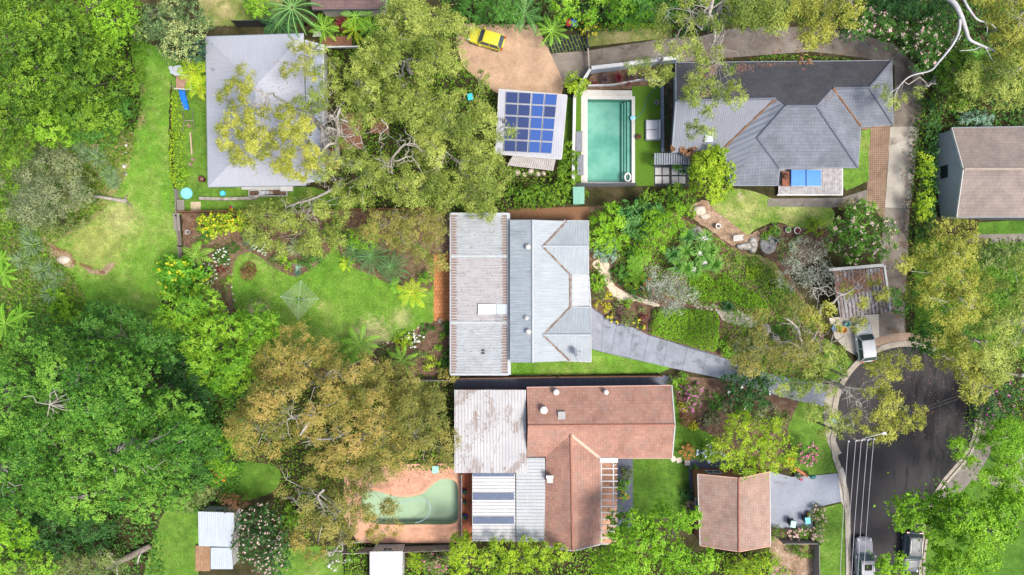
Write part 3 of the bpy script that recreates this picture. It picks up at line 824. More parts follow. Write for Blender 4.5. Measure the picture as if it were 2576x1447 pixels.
def window(root, p, nrm, w=1.4, h=1.1, z=1.5, frame=None, name='window'):
    """window on a wall: frame with a pane set in it"""
    d = Vector((-nrm.y, nrm.x, 0)); c = Vector((p.x, p.y, z)); n3 = Vector((nrm.x, nrm.y, 0))
    m = MB()
    def bar(s0, s1, z0, z1, dep=.07):
        a = c + d * s0; b = c + d * s1
        m.beam(a + Vector((0, 0, (z0 + z1) / 2)) + n3 * .03, b + Vector((0, 0, (z0 + z1) / 2)) + n3 * .03, dep, z1 - z0)
    bar(-w / 2, w / 2, h / 2 - .06, h / 2); bar(-w / 2, w / 2, -h / 2, -h / 2 + .06)
    for s in (-w / 2, -.03, w / 2 - .06): bar(s, s + .06, -h / 2 + .06, h / 2 - .06)
    f = m.build(name, frame or MT['white'], root)
    m = MB()
    m.beam(c - d * (w / 2 - .06) + n3 * .012, c + d * (w / 2 - .06) + n3 * .012, .02, h - .12)
    g = m.build('pane', glass_mat(), f)
    g.location = (0, 0, 0)
    return f

def wall_windows(root, q, step=4.0, z=1.6, w=1.5, h=1.1, frame=None, door=True, skip=()):
    n = len(q); done = not door
    for i in range(n):
        a = Vector(q[i]); b = Vector(q[(i + 1) % n]); L = (b - a).length
        if L < 2.6 or i in skip: continue
        e = (b - a).normalized(); nrm = Vector((e.y, -e.x))
        k = max(1, int(L / step))
        for j in range(k):
            p = a + (b - a) * ((j + .5) / k)
            if max(abs(p.x), abs(p.y)) > 62: continue
            if not done and L > 5 and j == k // 2:
                done = True
                m = MB(); m.beam(Vector((p.x, p.y, 1.05)) - e.to_3d() * .45 + nrm.to_3d() * .02, Vector((p.x, p.y, 1.05)) + e.to_3d() * .45 + nrm.to_3d() * .02, .06, 2.1)
                dr = m.build('door', M('door_paint', (.12, .16, .2)), root)
                m = MB(); m.tube([Vector((p.x, p.y, 1.0)) + e.to_3d() * .35 + nrm.to_3d() * .05, Vector((p.x, p.y, 1.0)) + e.to_3d() * .35 + nrm.to_3d() * .12], .03, 8)
                m.build('handle', MT['steel'], dr)
            else:
                window(root, p, nrm, w, h, z, frame)

def caps(root, V, edges, mat, r=.10, name='ridge_cap'):
    m = MB()
    for a, b in edges:
        A = P(*V[a]); B = P(*V[b])
        m.tube([A + Vector((0, 0, .01)), B + Vector((0, 0, .01))], r, 8)
    return m.build(name, mat, root)

def gutters(root, V, edges, mat, w=.14):
    m = MB()
    for a, b in edges:
        A = P(*V[a]); B = P(*V[b])
        m.beam(A - Vector((0, 0, .07)), B - Vector((0, 0, .07)), w, .13)
    return m.build('gutter', mat, root)

def ribs(V, face, pitch, along, w=.05, h=.05, phase=0.0):
    """raised ribs over a four-cornered roof sheet: corners a,b,c,d; ribs run from edge ab to edge dc ('0') or ad to bc ('1')"""
    a, b, c, d = [P(*V[i]) for i in face]
    if along: a, b, c, d = b, c, d, a
    m = MB()
    L = (b - a).length; k = int(L / pitch)
    for i in range(k + 1):
        t = (i + .5) / (k + 1)
        p, q = a.lerp(b, t), d.lerp(c, t)
        m.beam(p + Vector((0, 0, h / 2)), q + Vector((0, 0, h / 2)), w, h)
    return m

# --- A: the main house
AX = P(1134, 0, 3)[0]
rust = (.20, .12, .09)
xw0 = P(1136, 0, 3)[0]; xw1 = P(1271, 0, 3.2)[0]
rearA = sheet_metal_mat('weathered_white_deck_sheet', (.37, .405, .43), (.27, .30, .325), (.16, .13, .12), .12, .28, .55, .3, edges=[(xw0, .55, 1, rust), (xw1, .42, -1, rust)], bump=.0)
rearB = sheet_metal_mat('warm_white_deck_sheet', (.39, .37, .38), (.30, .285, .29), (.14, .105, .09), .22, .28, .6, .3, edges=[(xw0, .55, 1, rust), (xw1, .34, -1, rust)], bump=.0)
frontm = sheet_metal_mat('pale_corrugated_sheet', (.335, .37, .395), (.29, .325, .35), (.17, .17, .17), .12, pitch=.16, grime=.2, bump=.5)
frontg = sheet_metal_mat('grimy_corrugated_sheet', (.36, .41, .45), (.27, .31, .34), (.11, .11, .11), .16, pitch=.16, grime=.35, bump=.5)
porchm = sheet_metal_mat('speckled_porch_sheet', (.408, .432, .450), (.336, .354, .372), (.12, .10, .09), .3, pitch=.16, grime=.2, bump=.5)
A = empty('house', P(1300, 740), 'house with white corrugated roof, two front gables and rust streaked ribbed rear deck roof', 'house')
ribm = M('lit_worn_rib', (.39, .41, .43), (.27, .27, .28), 1.6, .5, detail=8)  # paler than the pans: light on the raised ribs put into the colour
VA = [(1134, 537, 2.9), (1278, 537, 3.2), (1281, 943, 3.2), (1134, 943, 2.9)]
def zr(u): return 2.9 + .3 * (u - 1134) / 146
secs = [(537, 644, rearA), (646, 811, rearB), (813, 943, rearA)]
for v0, v1, mt in secs:
    V = [(1134, v0, 2.9), (1276, v0, 3.2), (1278, v1, 3.2), (1134, v1, 2.9)]
    m, *_ = slab(V, [(0, 1, 2, 3)], .08)
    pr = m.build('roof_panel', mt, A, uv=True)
    V2 = [(x, y, z) for x, y, z in V]
    rb = ribs(V2, (0, 3, 2, 1), .285, 0, .085, .05)
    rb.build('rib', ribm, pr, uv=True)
    if v0 == 537: tag(pr, 'northern deck roof panel of cool white sheets')
m = MB()
for v in (645, 812, 538, 942):
    m.beam(P(1134, v, 2.97), P(1279, v, 3.26), .22, .07)
m.beam(P(1279, 537, 3.26), P(1281, 943, 3.26), .34, .08)
m.build('flashing', M('pale_flashing', (.42, .45, .47), (.36, .385, .41), 3, .5), A)
gutters(A, [(1133, 537, 2.92), (1133, 943, 2.92)], [(0, 1)], M('grey_gutter', (.40, .42, .46), (.28, .28, .30), 3, .6))
m = MB(); a = P(1203, 765, 3.3); b = P(1248, 791, 3.3)
m.box(((a.x + b.x) / 2, (a.y + b.y) / 2, 3.22), (b.x - a.x, a.y - b.y, .26)); 
sk = m.build('skylight', M('white_acrylic_dome', (.62, .62, .62), (.56, .56, .56), 1, .3), A)
m = MB(); m.box(((a.x + b.x) / 2, (a.y + b.y) / 2, 3.37), (b.x - a.x - .22, a.y - b.y - .22, .10), taper=.92)
m.build('dome', M('white_acrylic_top', (.66, .66, .68), (.6, .6, .62), 1, .2), sk)
m = MB(); m.prism([P(1249, 765, 3.3)[:2], P(1277, 765, 3.3)[:2], P(1277, 791, 3.3)[:2], P(1249, 791, 3.3)[:2]], 3.16, 3.262)
m.build('back_tray', M('flat_grey_sheet', (.413, .463, .500), (.375, .425, .463), 1, .5), A)
VM = [(1283, 553, 4.0), (1340, 553, 4.9), (1425, 556, 3.37), (1365, 620, 4.45), (1433, 690, 3.23), (1433, 774, 3.23), (1366, 843, 4.43), (1433, 908, 3.23), (1340, 912, 4.9), (1283, 912, 4.0),
      (1481, 556, 3.3), (1481, 620, 4.45), (1481, 690, 3.25), (1487, 774, 3.25), (1487, 843, 4.43), (1487, 910, 3.25)]
m, *_ = slab(VM, [(0, 1, 8, 9)], .1); lr = m.build('roof', frontg, A, uv=True); tag(lr, 'grimy narrow western roof slope with vents')
m, *_ = slab(VM, [(1, 2, 3, 4, 5, 6, 7, 8)], .1); m.build('roof', frontm, A, uv=True)
m, *_ = slab(VM, [(2, 10, 11, 3), (3, 11, 12, 4)], .1); m.build('gable_roof', frontm, A, uv=True)
m, *_ = slab(VM, [(5, 13, 14, 6), (6, 14, 15, 7)], .1); m.build('gable_roof', frontm, A, uv=True)
VP = [(1434, 692, 3.15), (1481, 692, 2.85), (1485, 772, 2.85), (1434, 772, 3.15)]
m, *_ = slab(VP, [(0, 1, 2, 3)], .08); m.build('porch_roof', porchm, A, uv=True)
caps(A, VM, [(1, 8), (3, 11), (6, 14)], M('ridge_metal', (.38, .41, .44), (.33, .36, .385), 2, .5), .13)
m = MB()
for a, b in ((2, 3), (3, 4), (4, 5), (5, 6), (6, 7)):
    A0, B0 = P(*VM[a]), P(*VM[b]); nseg = 14
    r = random.Random(a)
    m.tube([A0.lerp(B0, i / nseg) + Vector((r.uniform(-.04, .04), r.uniform(-.04, .04), .0)) for i in range(nseg + 1)], [r.uniform(.03, .10) for _ in range(nseg + 1)], 6)
m.build('valley_debris', MT['debris'], A)
m = MB()
for a, b in ((2, 3), (3, 4), (4, 5), (5, 6), (6, 7)):
    m.beam(P(*VM[a]) + Vector((0, 0, .012)), P(*VM[b]) + Vector((0, 0, .012)), .5, .06)
m.build('valley_gutter', M('brown_stained_valley', (.30, .29, .285), (.17, .145, .13), 3, .7), A)
gutters(A, VM + [(1481, 692, 2.9), (1486, 772, 2.9)], [(10, 2), (16, 17), (7, 15), (12, 4), (5, 13)], M('pale_grey_gutter', (.5, .53, .56), (.3, .28, .27), 2, .6))
m = MB()
for i, j in ((10, 11), (11, 12), (13, 14), (14, 15)):
    m.beam(P(*VM[i]) - Vector((0, 0, .1)), P(*VM[j]) - Vector((0, 0, .1)), .06, .26)
m.build('bargeboard', MT['white'], A)
q1, _ = walls(A, VA, [(0, 1, 2, 3)], MT['fibro'], ins=.5)
wall_windows(A, q1, 4.2, 1.5, 2.0, 1.5)
VW = [(1283, 553, 4.0), (1481, 556, 3.4), (1481, 620, 4.5), (1481, 690, 3.4), (1434, 692, 3.3), (1434, 772, 3.3), (1487, 774, 3.4), (1487, 843, 4.5), (1487, 910, 3.4), (1283, 912, 4.0)]
q2, _ = walls(A, VW, [tuple(range(10))], MT['fibro'], ins=.4, drop=.25)
wall_windows(A, q2, 3.6, 1.5, 1.5, 1.2)
def vent(root, u, v, z, r=.26, h=.5, name='roof_vent', turbine=True):
    c = P(u, v, z); m = MB()
    m.lathe(c, [(.17, -.15), (.17, h * .4), (.20, h * .42)], 14)
    o = m.build(name, MT['steel'], root)
    m = MB()
    if turbine:
        m.lathe(c, [(.1, h * .4), (r, h * .55), (r * 1.08, h * .8), (r * .8, h * 1.05), (.04, h * 1.15)], 18)
        for i in range(12):
            t = i * math.pi / 6
            m.tube([(c.x + r * 1.05 * math.cos(t), c.y + r * 1.05 * math.sin(t), c.z + h * .5), (c.x + r * 1.14 * math.cos(t + .3), c.y + r * 1.14 * math.sin(t + .3), c.z + h * .8), (c.x + .08 * math.cos(t + .5), c.y + .08 * math.sin(t + .5), c.z + h * 1.13)], .025, 4)
    else:
        m.lathe(c, [(.19, h * .4), (.24, h * .5), (.05, h * .85)], 14)
    m.build('cap', MT['offwhite'], o)
vent(A, 1328, 622, 4.65); vent(A, 1329, 834, 4.65); vent(A, 1324, 800, 4.6, turbine=False)
m = MB(); c = P(1316, 879, 4.5); m.box(c, (.5, .35, .3)); m.build('roof_box', MT['litter'], A) if False else None
m = MB()
for dv in (0, 7): m.box(P(1215.5, 882 + dv, 3.2), (.3, .16, .16))
m.build('roof_vent', MT['darkp'], A)
# satellite dish and aerial stand on the roof
ds = empty('satellite_dish', P(1444, 885, 3.9), 'grey satellite dish on a white strut over the southern front gable', 'satellite dish')
m = MB(); m.tube([P(1441, 892, 3.4), P(1444, 885, 4.6)], .03, 8); m.tube([P(1443, 887, 4.4), P(1460, 910, 3.4)], .035, 8); m.build('mast', MT['white'], ds)
m = MB(); m.lathe((0, 0, 0), [(.02, 0), (.2, .03), (.34, .09), (.42, .16), (.42, .14), (.3, .05), (.02, -.03)], 20)
o = m.build('dish', MT['greyp'], None); o.parent = ds; o.location = (0, 0, .75); o.rotation_euler = (0, math.radians(65), math.radians(10))
m = MB(); m.tube([P(1445, 885, 4.55), P(1459, 884, 4.75)], .02, 6); m.tube([P(1457, 884, 4.74), P(1461, 884, 4.8)], .06, 8); m.tube([P(1425, 886, 4.3), P(1443, 885, 4.6)], .015, 6); m.build('feed_arm', MT['steel'], ds)
an = empty('tv_aerial', P(1268, 805, 3.2), 'thin metal television aerial on the rear deck roof below the skylight', 'aerial')
m = MB(); m.tube([P(1266, 805, 3.2), P(1266, 805, 5.0)], .025, 6); m.build('mast', MT['steel'], an)
m = MB(); a, b = P(1258, 798, 4.9), P(1278, 820, 4.9); m.tube([a, b], .02, 6)
for i in range(7):
    t = a.lerp(b, .08 + i * .14); s = Vector((.45, .42, 0)) * (.5 + .07 * i); m.tube([t - s, t + s], .012, 4)
m.build('boom', MT['steel'], an)

# --- B: hipped grey roof, upper left
B = empty('house', P(665, 280), 'house with broad pale lavender grey hipped roof under overhanging gum foliage', 'house')
lav = sheet_metal_mat('lavender_grey_sheet', (.335, .35, .395), (.315, .33, .375), None, pitch=.2, grime=.08, bump=.25)
lav2 = sheet_metal_mat('pale_ribbed_sheet', (.368, .397, .460), (.322, .351, .414), (.2, .2, .2), .1, pitch=.25, grime=.15, bump=.6)
VB = [(518, 93, 3.6), (764, 85, 3.6), (770, 466, 3.6), (524, 470, 3.6), (642, 218, 5.3), (645, 342, 5.3)]
m, *_ = slab(VB, [(0, 1, 4), (1, 2, 5, 4), (2, 3, 5), (3, 0, 4, 5)]); m.build('roof', lav, B, uv=True)
caps(B, VB, [(0, 4), (1, 4), (2, 5), (3, 5), (4, 5)], M('lavender_cap', (.36, .385, .45), (.33, .355, .42), 2, .5), .035)
gutters(B, VB, [(0, 1), (2, 3), (3, 0)], MT['greyp'])
VB2 = [(767, 100, 3.3), (811, 112, 3.1), (812, 452, 3.1), (771, 458, 3.3)]
m, *_ = slab(VB2, [(0, 1, 2, 3)], .08); m.build('lean_to_roof', lav2, B, uv=True)
gutters(B, [(813, 112, 3.1), (814, 452, 3.1), (768, 458, 3.2)], [(0, 1), (1, 2)], MT['white'], .2)
q, _ = walls(B, VB, [(0, 1, 4), (1, 2, 5, 4), (2, 3, 5), (3, 0, 4, 5)], MT['lwall'], ins=.6); wall_windows(B, q, 4.0)
q, _ = walls(B, VB2, [(0, 1, 2, 3)], MT['lwall'], ins=.3); wall_windows(B, q, 3.6, door=False)
m = MB(); c = P(537, 176, 4.0); m.lathe(c, [(.09, -.2), (.09, .25), (.13, .27), (.02, .35)], 10); m.build('roof_vent', MT['greyp'], B)

# --- C: dark brown roof at the top edge
C_ = empty('house', P(865, -20), 'house with dark brown tiled roof cut off by the top edge above the palms', 'house')
VC = [(772, -60, 4.2), (975, -60, 4.2), (968, 22, 3.6), (785, 24, 3.6)]
m, *_ = slab(VC, [(0, 1, 2, 3)]); m.build('roof', tile_roof_mat('dark_brown_tiles', (.15, .095, .09), (.11, .075, .075), (.06, .04, .04), (.26, .20, .18), .25), C_, uv=True)
gutters(C_, VC, [(2, 3)], MT['darkp'], .2)
q, _ = walls(C_, VC, [(0, 1, 2, 3)], MT['fibro'], ins=.6); wall_windows(C_, q, 4)

# --- D: garage with solar panels
D = empty('garage', P(1335, 315), 'flat grey garage roof carrying solar panels beside the brick forecourt', 'garage')
VD = [(1256, 225, 3.1), (1426, 240, 3.1), (1412, 400, 3.0), (1247, 386, 3.0)]
m, *_ = slab(VD, [(0, 1, 2, 3)]); m.build('roof', sheet_metal_mat('pale_lilac_sheet', (.368, .374, .414), (.322, .328, .368), None, pitch=.25, grime=.1, bump=.3), D, uv=True)
gutters(D, VD, [(0, 1), (1, 2), (2, 3), (3, 0)], MT['offwhite'])
q, _ = walls(D, VD, [(0, 1, 2, 3)], MT['lwall'], ins=.4); wall_windows(D, q, 3.2)
def solar(name, u, v, du, dv, blue):
    pass
def pv_mat(name, c):
    m, nt, b = nmat(name, .18, 0, .6); k = NT(nt)
    br = k.n('ShaderNodeTexBrick'); br.offset = 0
    br.inputs['Color1'].default_value = (*c, 1); br.inputs['Color2'].default_value = (*[x * .9 for x in c], 1); br.inputs['Mortar'].default_value = (*[x * 1.6 + .02 for x in c], 1)
    br.inputs['Scale'].default_value = 1; br.inputs['Brick Width'].default_value = .16; br.inputs['Row Height'].default_value = .16; br.inputs['Mortar Size'].default_value = .008
    k.L(k.coord('UV'), br.inputs['Vector']); k.L(br.outputs[0], b.inputs['Base Color'])
    return m
pvd, pvb = pv_mat('navy_solar_cells', (.018, .035, .115)), pv_mat('bright_blue_solar_cells', (.022, .070, .26))
def bil(u, v):   # position on the panel field
    q = [(1273, 230), (1403, 237), (1388, 388), (1268, 382)]
    x = (q[0][0] * (1 - u) + q[1][0] * u) * (1 - v) + (q[3][0] * (1 - u) + q[2][0] * u) * v
    y = (q[0][1] * (1 - u) + q[1][1] * u) * (1 - v) + (q[3][1] * (1 - u) + q[2][1] * u) * v
    return x, y
for r_ in range(5):
    for c_ in range(4):
        g0 = .018 if c_ < 2 else .034
        u0, u1 = c_ / 4 + (.0 if c_ < 2 else .014), (c_ + 1) / 4 + (-.008 if c_ < 2 else .0)
        u1 -= .006; v0, v1 = r_ / 5 + .007, (r_ + 1) / 5 - .007
        bright = (c_ == 2 and r_ in (0, 1, 2, 3, 4)) or (c_ == 3 and r_ in (0, 3, 4)) or (c_ == 3 and r_ == 2)
        fr = MB(); fr.prism([P(*bil(a, b), 3.14)[:2] for a, b in ((u0, v0), (u1, v0), (u1, v1), (u0, v1))], 3.16, 3.20)
        o = fr.build('solar_panel', MT['steel'], D)
        e = .006
        pn = MB(); pn.prism([P(*bil(a, b), 3.14)[:2] for a, b in ((u0 + e, v0 + e), (u1 - e, v0 + e), (u1 - e, v1 - e), (u0 + e, v1 - e))], 3.2, 3.208)
        pn.build('solar_cells', pvb if bright else pvd, o, uv=True)
m = MB()
for v in (.1, .3, .5, .7, .9): m.beam(P(*bil(0, v), 3.13), P(*bil(1, v), 3.13), .05, .06)
m.build('panel_rail', MT['steel'], D)
VD2 = [(1290, 391, 2.7), (1398, 401, 2.7), (1392, 430, 2.6), (1276, 416, 2.6)]
m, *_ = slab(VD2, [(0, 1, 2, 3)], .06); o = m.build('awning', sheet_metal_mat('stained_clear_sheet', (.36, .32, .30), (.26, .225, .21), (.22, .17, .14), .45, pitch=.2, bump=.8), D, uv=True)
rb = ribs(VD2, (0, 1, 2, 3), .22, 0, .05, .04); rb.build('rib', MT['offwhite'], o)

# --- E: big dark grey roof, upper right
E = empty('house', P(1990, 300), 'large house with many hipped slate grey roofs wrapped by a concrete driveway', 'house')
VE = [(1701, 158, 3.5), (2243, 153, 3.5), (2186, 221, 4.9), (2095, 222, 4.95), (2054, 267, 5.86), (1976, 267, 5.86), (1951, 248, 5.5), (1701, 253, 5.45), (1691, 383, 3.4),
      (1821, 372, 3.6), (2246, 313, 3.55), (2165, 318, 3.5), (2158, 421, 3.55), (1961, 423, 3.5), (1905, 347, 4.69), (1843, 466, 3.0), (1956, 466, 3.0)]
FE_metal_n = [(0, 1, 2, 3, 4, 5, 6, 7)]
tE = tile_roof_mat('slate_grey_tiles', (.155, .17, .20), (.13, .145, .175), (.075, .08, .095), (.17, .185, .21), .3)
tEn = tile_roof_mat('leaf_strewn_shaded_tiles', (.058, .060, .068), (.048, .05, .058), (.032, .032, .037), None, streak=(.30, .12, .07))  # slate darkened in the colour, painting the shade of the slope facing away
mE = sheet_metal_mat('blue_grey_deck_sheet', (.175, .19, .225), (.15, .165, .195), None, pitch=.2, grime=.12, bump=.5)
mEs = sheet_metal_mat('striped_blue_grey_sheet', (.172, .190, .230), (.138, .155, .190), None, pitch=.5, grime=.25, bump=1)
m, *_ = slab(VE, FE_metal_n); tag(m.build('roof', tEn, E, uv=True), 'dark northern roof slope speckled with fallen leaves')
m, *_ = slab(VE, [(7, 6, 9, 8)]); tag(m.build('roof', mE, E, uv=True), 'ribbed blue grey metal roof slope')
m, *_ = slab(VE, [(9, 6, 5, 14, 15)]); o = m.build('roof', mEs, E, uv=True)
rb = ribs(VE, (6, 5, 14, 15), .42, 0, .09, .08) if False else None
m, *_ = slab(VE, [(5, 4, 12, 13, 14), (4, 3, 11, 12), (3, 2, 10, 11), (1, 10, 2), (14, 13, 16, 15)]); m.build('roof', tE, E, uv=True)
caps(E, VE, [(2, 3), (4, 5), (1, 2), (2, 10), (4, 12), (7, 6), (5, 14), (14, 13)], M('slate_ridge_tiles', (.13, .145, .18), (.10, .11, .14), 3, .7), .12)
m = MB()
for a, b, s in ((9, 6, 1), (3, 11, 2), (5, 14, 3)):
    A0, B0 = P(*VE[a]) + Vector((0, 0, .02)), P(*VE[b]) + Vector((0, 0, .02)); r = random.Random(s)
    m.tube([A0.lerp(B0, i / 16) for i in range(17)], [r.uniform(.05, .15) if s < 3 else .03 for _ in range(17)], 6)
m.build('valley_debris', MT['litter'], E)
m = MB(); r = random.Random(5)
for u, v in ((2022, 160), (1700, 380), (1730, 378)):
    c = P(u, v, 3.55)
    for i in range(10): m.box((c.x + r.gauss(0, .6), c.y + r.gauss(0, .25) , c.z + .05), (.5, .3, .12), r.uniform(0, 3), .6)
m.build('leaf_pile', MT['litter'], E)
gutters(E, VE, [(0, 1), (1, 10), (10, 11), (11, 12), (12, 13), (13, 16), (16, 15), (15, 9), (9, 8), (8, 7), (7, 0)], MT['greyp'])
VEo = [0, 1, 10, 11, 12, 13, 16, 15, 9, 8, 7]
q, _ = walls(E, [(*VE[i][:2], min(VE[i][2], 3.5)) for i in VEo], [tuple(range(len(VEo)))], MT['gwall'], ins=.5); wall_windows(E, q, 4)
m = MB(); c = P(1783, 345, 4.1); m.box(c, (.8, 1.0, .2)); m.build('skylight', M('pale_skylight', (.5, .58, .65)), E)
# deck with table tennis table
dk = empty('deck', P(2037, 458), 'grey timber deck with white edge under the blue table tennis table', 'deck')
m = MB()
a = P(1958, 424, .5); b = P(2118, 489, .5)
nb = 26
for i in range(nb):
    x0 = a.x + (b.x - a.x) * i / nb; x1 = a.x + (b.x - a.x) * (i + .94) / nb
    m.box(((x0 + x1) / 2, (a.y + b.y) / 2, .48), (x1 - x0, a.y - b.y, .05))
m.build('deck_boards', M('silvered_decking', (.42, .41, .42), (.24, .22, .22), 2.5, .8, detail=8), dk)
m = MB(); m.box(((a.x + b.x) / 2, b.y - .06, .38), (b.x - a.x + .2, .12, .24)); m.box((b.x + .06, (a.y + b.y) / 2, .38), (.12, a.y - b.y, .24))
m.build('edge_board', MT['white'], dk)
m = MB()
for i in range(5): m.box((a.x + .3 + i * 1.5, b.y + .3, .2), (.12, .12, .4)); m.box((a.x + .3 + i * 1.5, a.y - .3, .2), (.12, .12, .4))
m.build('post', MT['timber'], dk)
tt = empty('table_tennis_table', P(2028, 449, .5), 'blue folding table tennis table standing on the grey deck', 'table')
for s in (-1, 1):
    m = MB(); c = P(2028 + s * 19.3, 448, 1.3); m.box(c, (1.52, 1.75, .04)); m.build('tabletop', M('blue_table_paint', (.07, .25, .75), (.06, .22, .68), 2, .35), tt)
    for e in (-1, 1):
        m = MB(); m.tube([(c.x + s * .5, c.y + e * .7, .5), (c.x + s * .5, c.y + e * .7, 1.28)], .03, 6); m.build('leg', MT['darkp'], tt)
m = MB(); c = P(2028, 448, 1.3); m.box((c.x, c.y, c.z + .09), (.02, 1.83, .15)); m.build('net', M('pale_net', (.3, .4, .6)), tt)
m = MB()
for x in (-1.56, 0.0, 1.56): pass
for s in (-1, 1):
    m.box((c.x, c.y + s * .86, c.z + .024), (3.1, .03, .006))
m.build('line', MT['white'], tt)
gz = empty('barbecue', P(1972, 452, .5), 'rusty brown barbecue at the left end of the grey deck', 'barbecue')
m = MB(); c = P(1972, 452, .5); m.box((c.x, c.y, .95), (.75, 1.5, .25)); m.build('firebox', M('rusty_brown_metal', (.30, .11, .06), (.12, .05, .035), 3, .8), gz)
m = MB(); m.lathe((c.x, c.y + .25, 1.08), [(.36, 0), (.33, .15), (.15, .24), (.02, .26)], 14); m.build('lid', M('dark_brown_lid', (.12, .05, .035)), gz)
for sx in (-1, 1):
    for sy in (-1, 1):
        m = MB(); m.tube([(c.x + sx * .3, c.y + sy * .65, .5), (c.x + sx * .3, c.y + sy * .65, .83)], .03, 6); m.build('leg', MT['darkp'], gz)

# --- F: brown tiled house, right edge
F_ = empty('house', P(2560, 440), 'house with brown tiled gable roof and white gable wall cut off by the right edge', 'house')
VF = [(2396, 322, 3.0), (2425, 425, 4.9), (2408, 546, 3.0), (2760, 546, 3.0), (2760, 425, 4.9), (2760, 316, 3.0)]
m, *_ = slab(VF, [(0, 1, 4, 5), (1, 2, 3, 4)]); m.build('roof', tile_roof_mat('brown_concrete_tiles', (.248, .204, .182), (.215, .176, .160), (.14, .115, .10), (.29, .25, .22), .3), F_, uv=True)
caps(F_, VF, [(1, 4)], M('brown_ridge_tiles', (.38, .31, .27), (.3, .24, .2), 3, .8), .12)
gutters(F_, VF, [(2, 3), (5, 0)], MT['greyp'])
m = MB()
for i, j in ((0, 1), (1, 2)): m.beam(P(*VF[i]) - Vector((.05, 0, .12)), P(*VF[j]) - Vector((.05, 0, .12)), .06, .28)
m.build('bargeboard', MT['white'], F_)
q, _ = walls(F_, VF, [(0, 1, 4, 5), (1, 2, 3, 4)], MT['gwall'], ins=.12, drop=.05)
window(F_, Vector((min(x[0] for x in q), P(0, 432, 1.6).y)), Vector((-1, 0)), 1.3, 1.2, 1.5, MT["darkp"])
m = MB(); 
for i in range(20): m.box(P(2480 + i * 8, 553, .9), (.08, .06, 1.5))
m.box(P(2540, 553, 1.6), (6.6, .08, .08)); m.build('balustrade', MT['darkp'], F_)

# --- G: red tiled house
G = empty('house', P(1500, 1100), 'red terracotta tiled house with white metal additions on its left side', 'house')
wearR = (.50, .27, .20)
tG = tile_roof_mat('faded_red_tiles', (.36, .20, .15), (.30, .155, .115), (.20, .115, .085), (.245, .185, .155), .72, streak=(.42, .14, .08))
VG = [(1325, 976, 3.0), (1690, 971, 3.0), (1698, 1069, 4.8), (1691, 1152, 3.0), (1509, 1152, 3.0), (1436, 1093, 4.25), (1373, 1149, 3.0), (1325, 1150, 3.0), (1328, 1071, 4.8),
      (1441, 1386, 4.25), (1508, 1370, 3.0), (1369, 1373, 3.0)]
m, *_ = slab(VG, [(0, 1, 2, 8), (8, 2, 3, 4, 5, 6, 7)]); m.build('roof', tG, G, uv=True)
m, *_ = slab(VG, [(5, 4, 10, 9), (6, 5, 9, 11)]); m.build('wing_roof', tG, G, uv=True)
capR = M('salmon_ridge_tiles', (.36, .175, .125), (.30, .135, .095), 4, .8)
caps(G, VG, [(8, 2), (5, 9)], capR, .12)
m = MB()
for i, j in ((1, 2), (2, 3), (9, 10), (9, 11)): m.beam(P(*VG[i]) - Vector((0, 0, .06)), P(*VG[j]) - Vector((0, 0, .06)), .12, .22)
m.build('bargeboard', MT['offwhite'], G)
gutters(G, VG, [(0, 1), (3, 4), (10, 4)], M('salmon_gutter', (.42, .26, .21), (.36, .22, .18), 3, .6), .2)
m = MB(); m.beam(P(*VG[5]) + Vector((0, 0, .02)), P(*VG[4]) + Vector((0, 0, .02)), .3, .05); m.build('valley_gutter', M('pink_mortar_valley', (.55, .38, .30)), G)
q, _ = walls(G, VG, [(0, 1, 2, 8), (8, 2, 3, 4, 5, 6, 7)], MT['rwall'], ins=.35, drop=.1); wall_windows(G, q, 4)
q, _ = walls(G, [VG[6], VG[4], VG[10], VG[9], VG[11]], [(0, 1, 2, 3, 4)], MT['rwall'], ins=.35, drop=.1); wall_windows(G, q, 4, door=False)
for u, v, w in ((1399, 986, .3), (1524, 986, .25), (1368, 1031, .38)):
    m = MB(); m.lathe(P(u, v, 3.3 + (v - 975) * .018), [(w, 0), (w, .4), (w * .4, .5)], 12); m.build('roof_vent', MT['white'], G)
m = MB(); m.box(P(1413, 1048, 4.45), (.75, 1.0, .16)); m.build('skylight', M('grey_skylight', (.34, .34, .33)), G)
m = MB(); m.box(P(1383, 1205, 3.6), (.6, .6, .9)); m.box(P(1383, 1200, 4.05), (.75, .3, .1)); m.build('chimney', MT['offwhite'], G)
w1 = sheet_metal_mat('stained_white_deck_sheet', (.42, .42, .43), (.34, .34, .355), (.22, .175, .155), 1.05, pitch=.3, grime=.12, bump=.0, blotch=True)
ribw = M('dull_white_rib', (.43, .43, .44), (.30, .285, .28), 1.2, .55, detail=8)  # rib light painted in: paler than most of the pans
w2 = sheet_metal_mat('clean_white_deck_sheet', (.46, .46, .475), (.41, .41, .425), None, pitch=.3, grime=.05, bump=.0)
w3 = sheet_metal_mat('pale_blue_white_sheet', (.37, .40, .42), (.31, .335, .355), (.22, .23, .23), .15, pitch=.2, grime=.15, bump=.2)
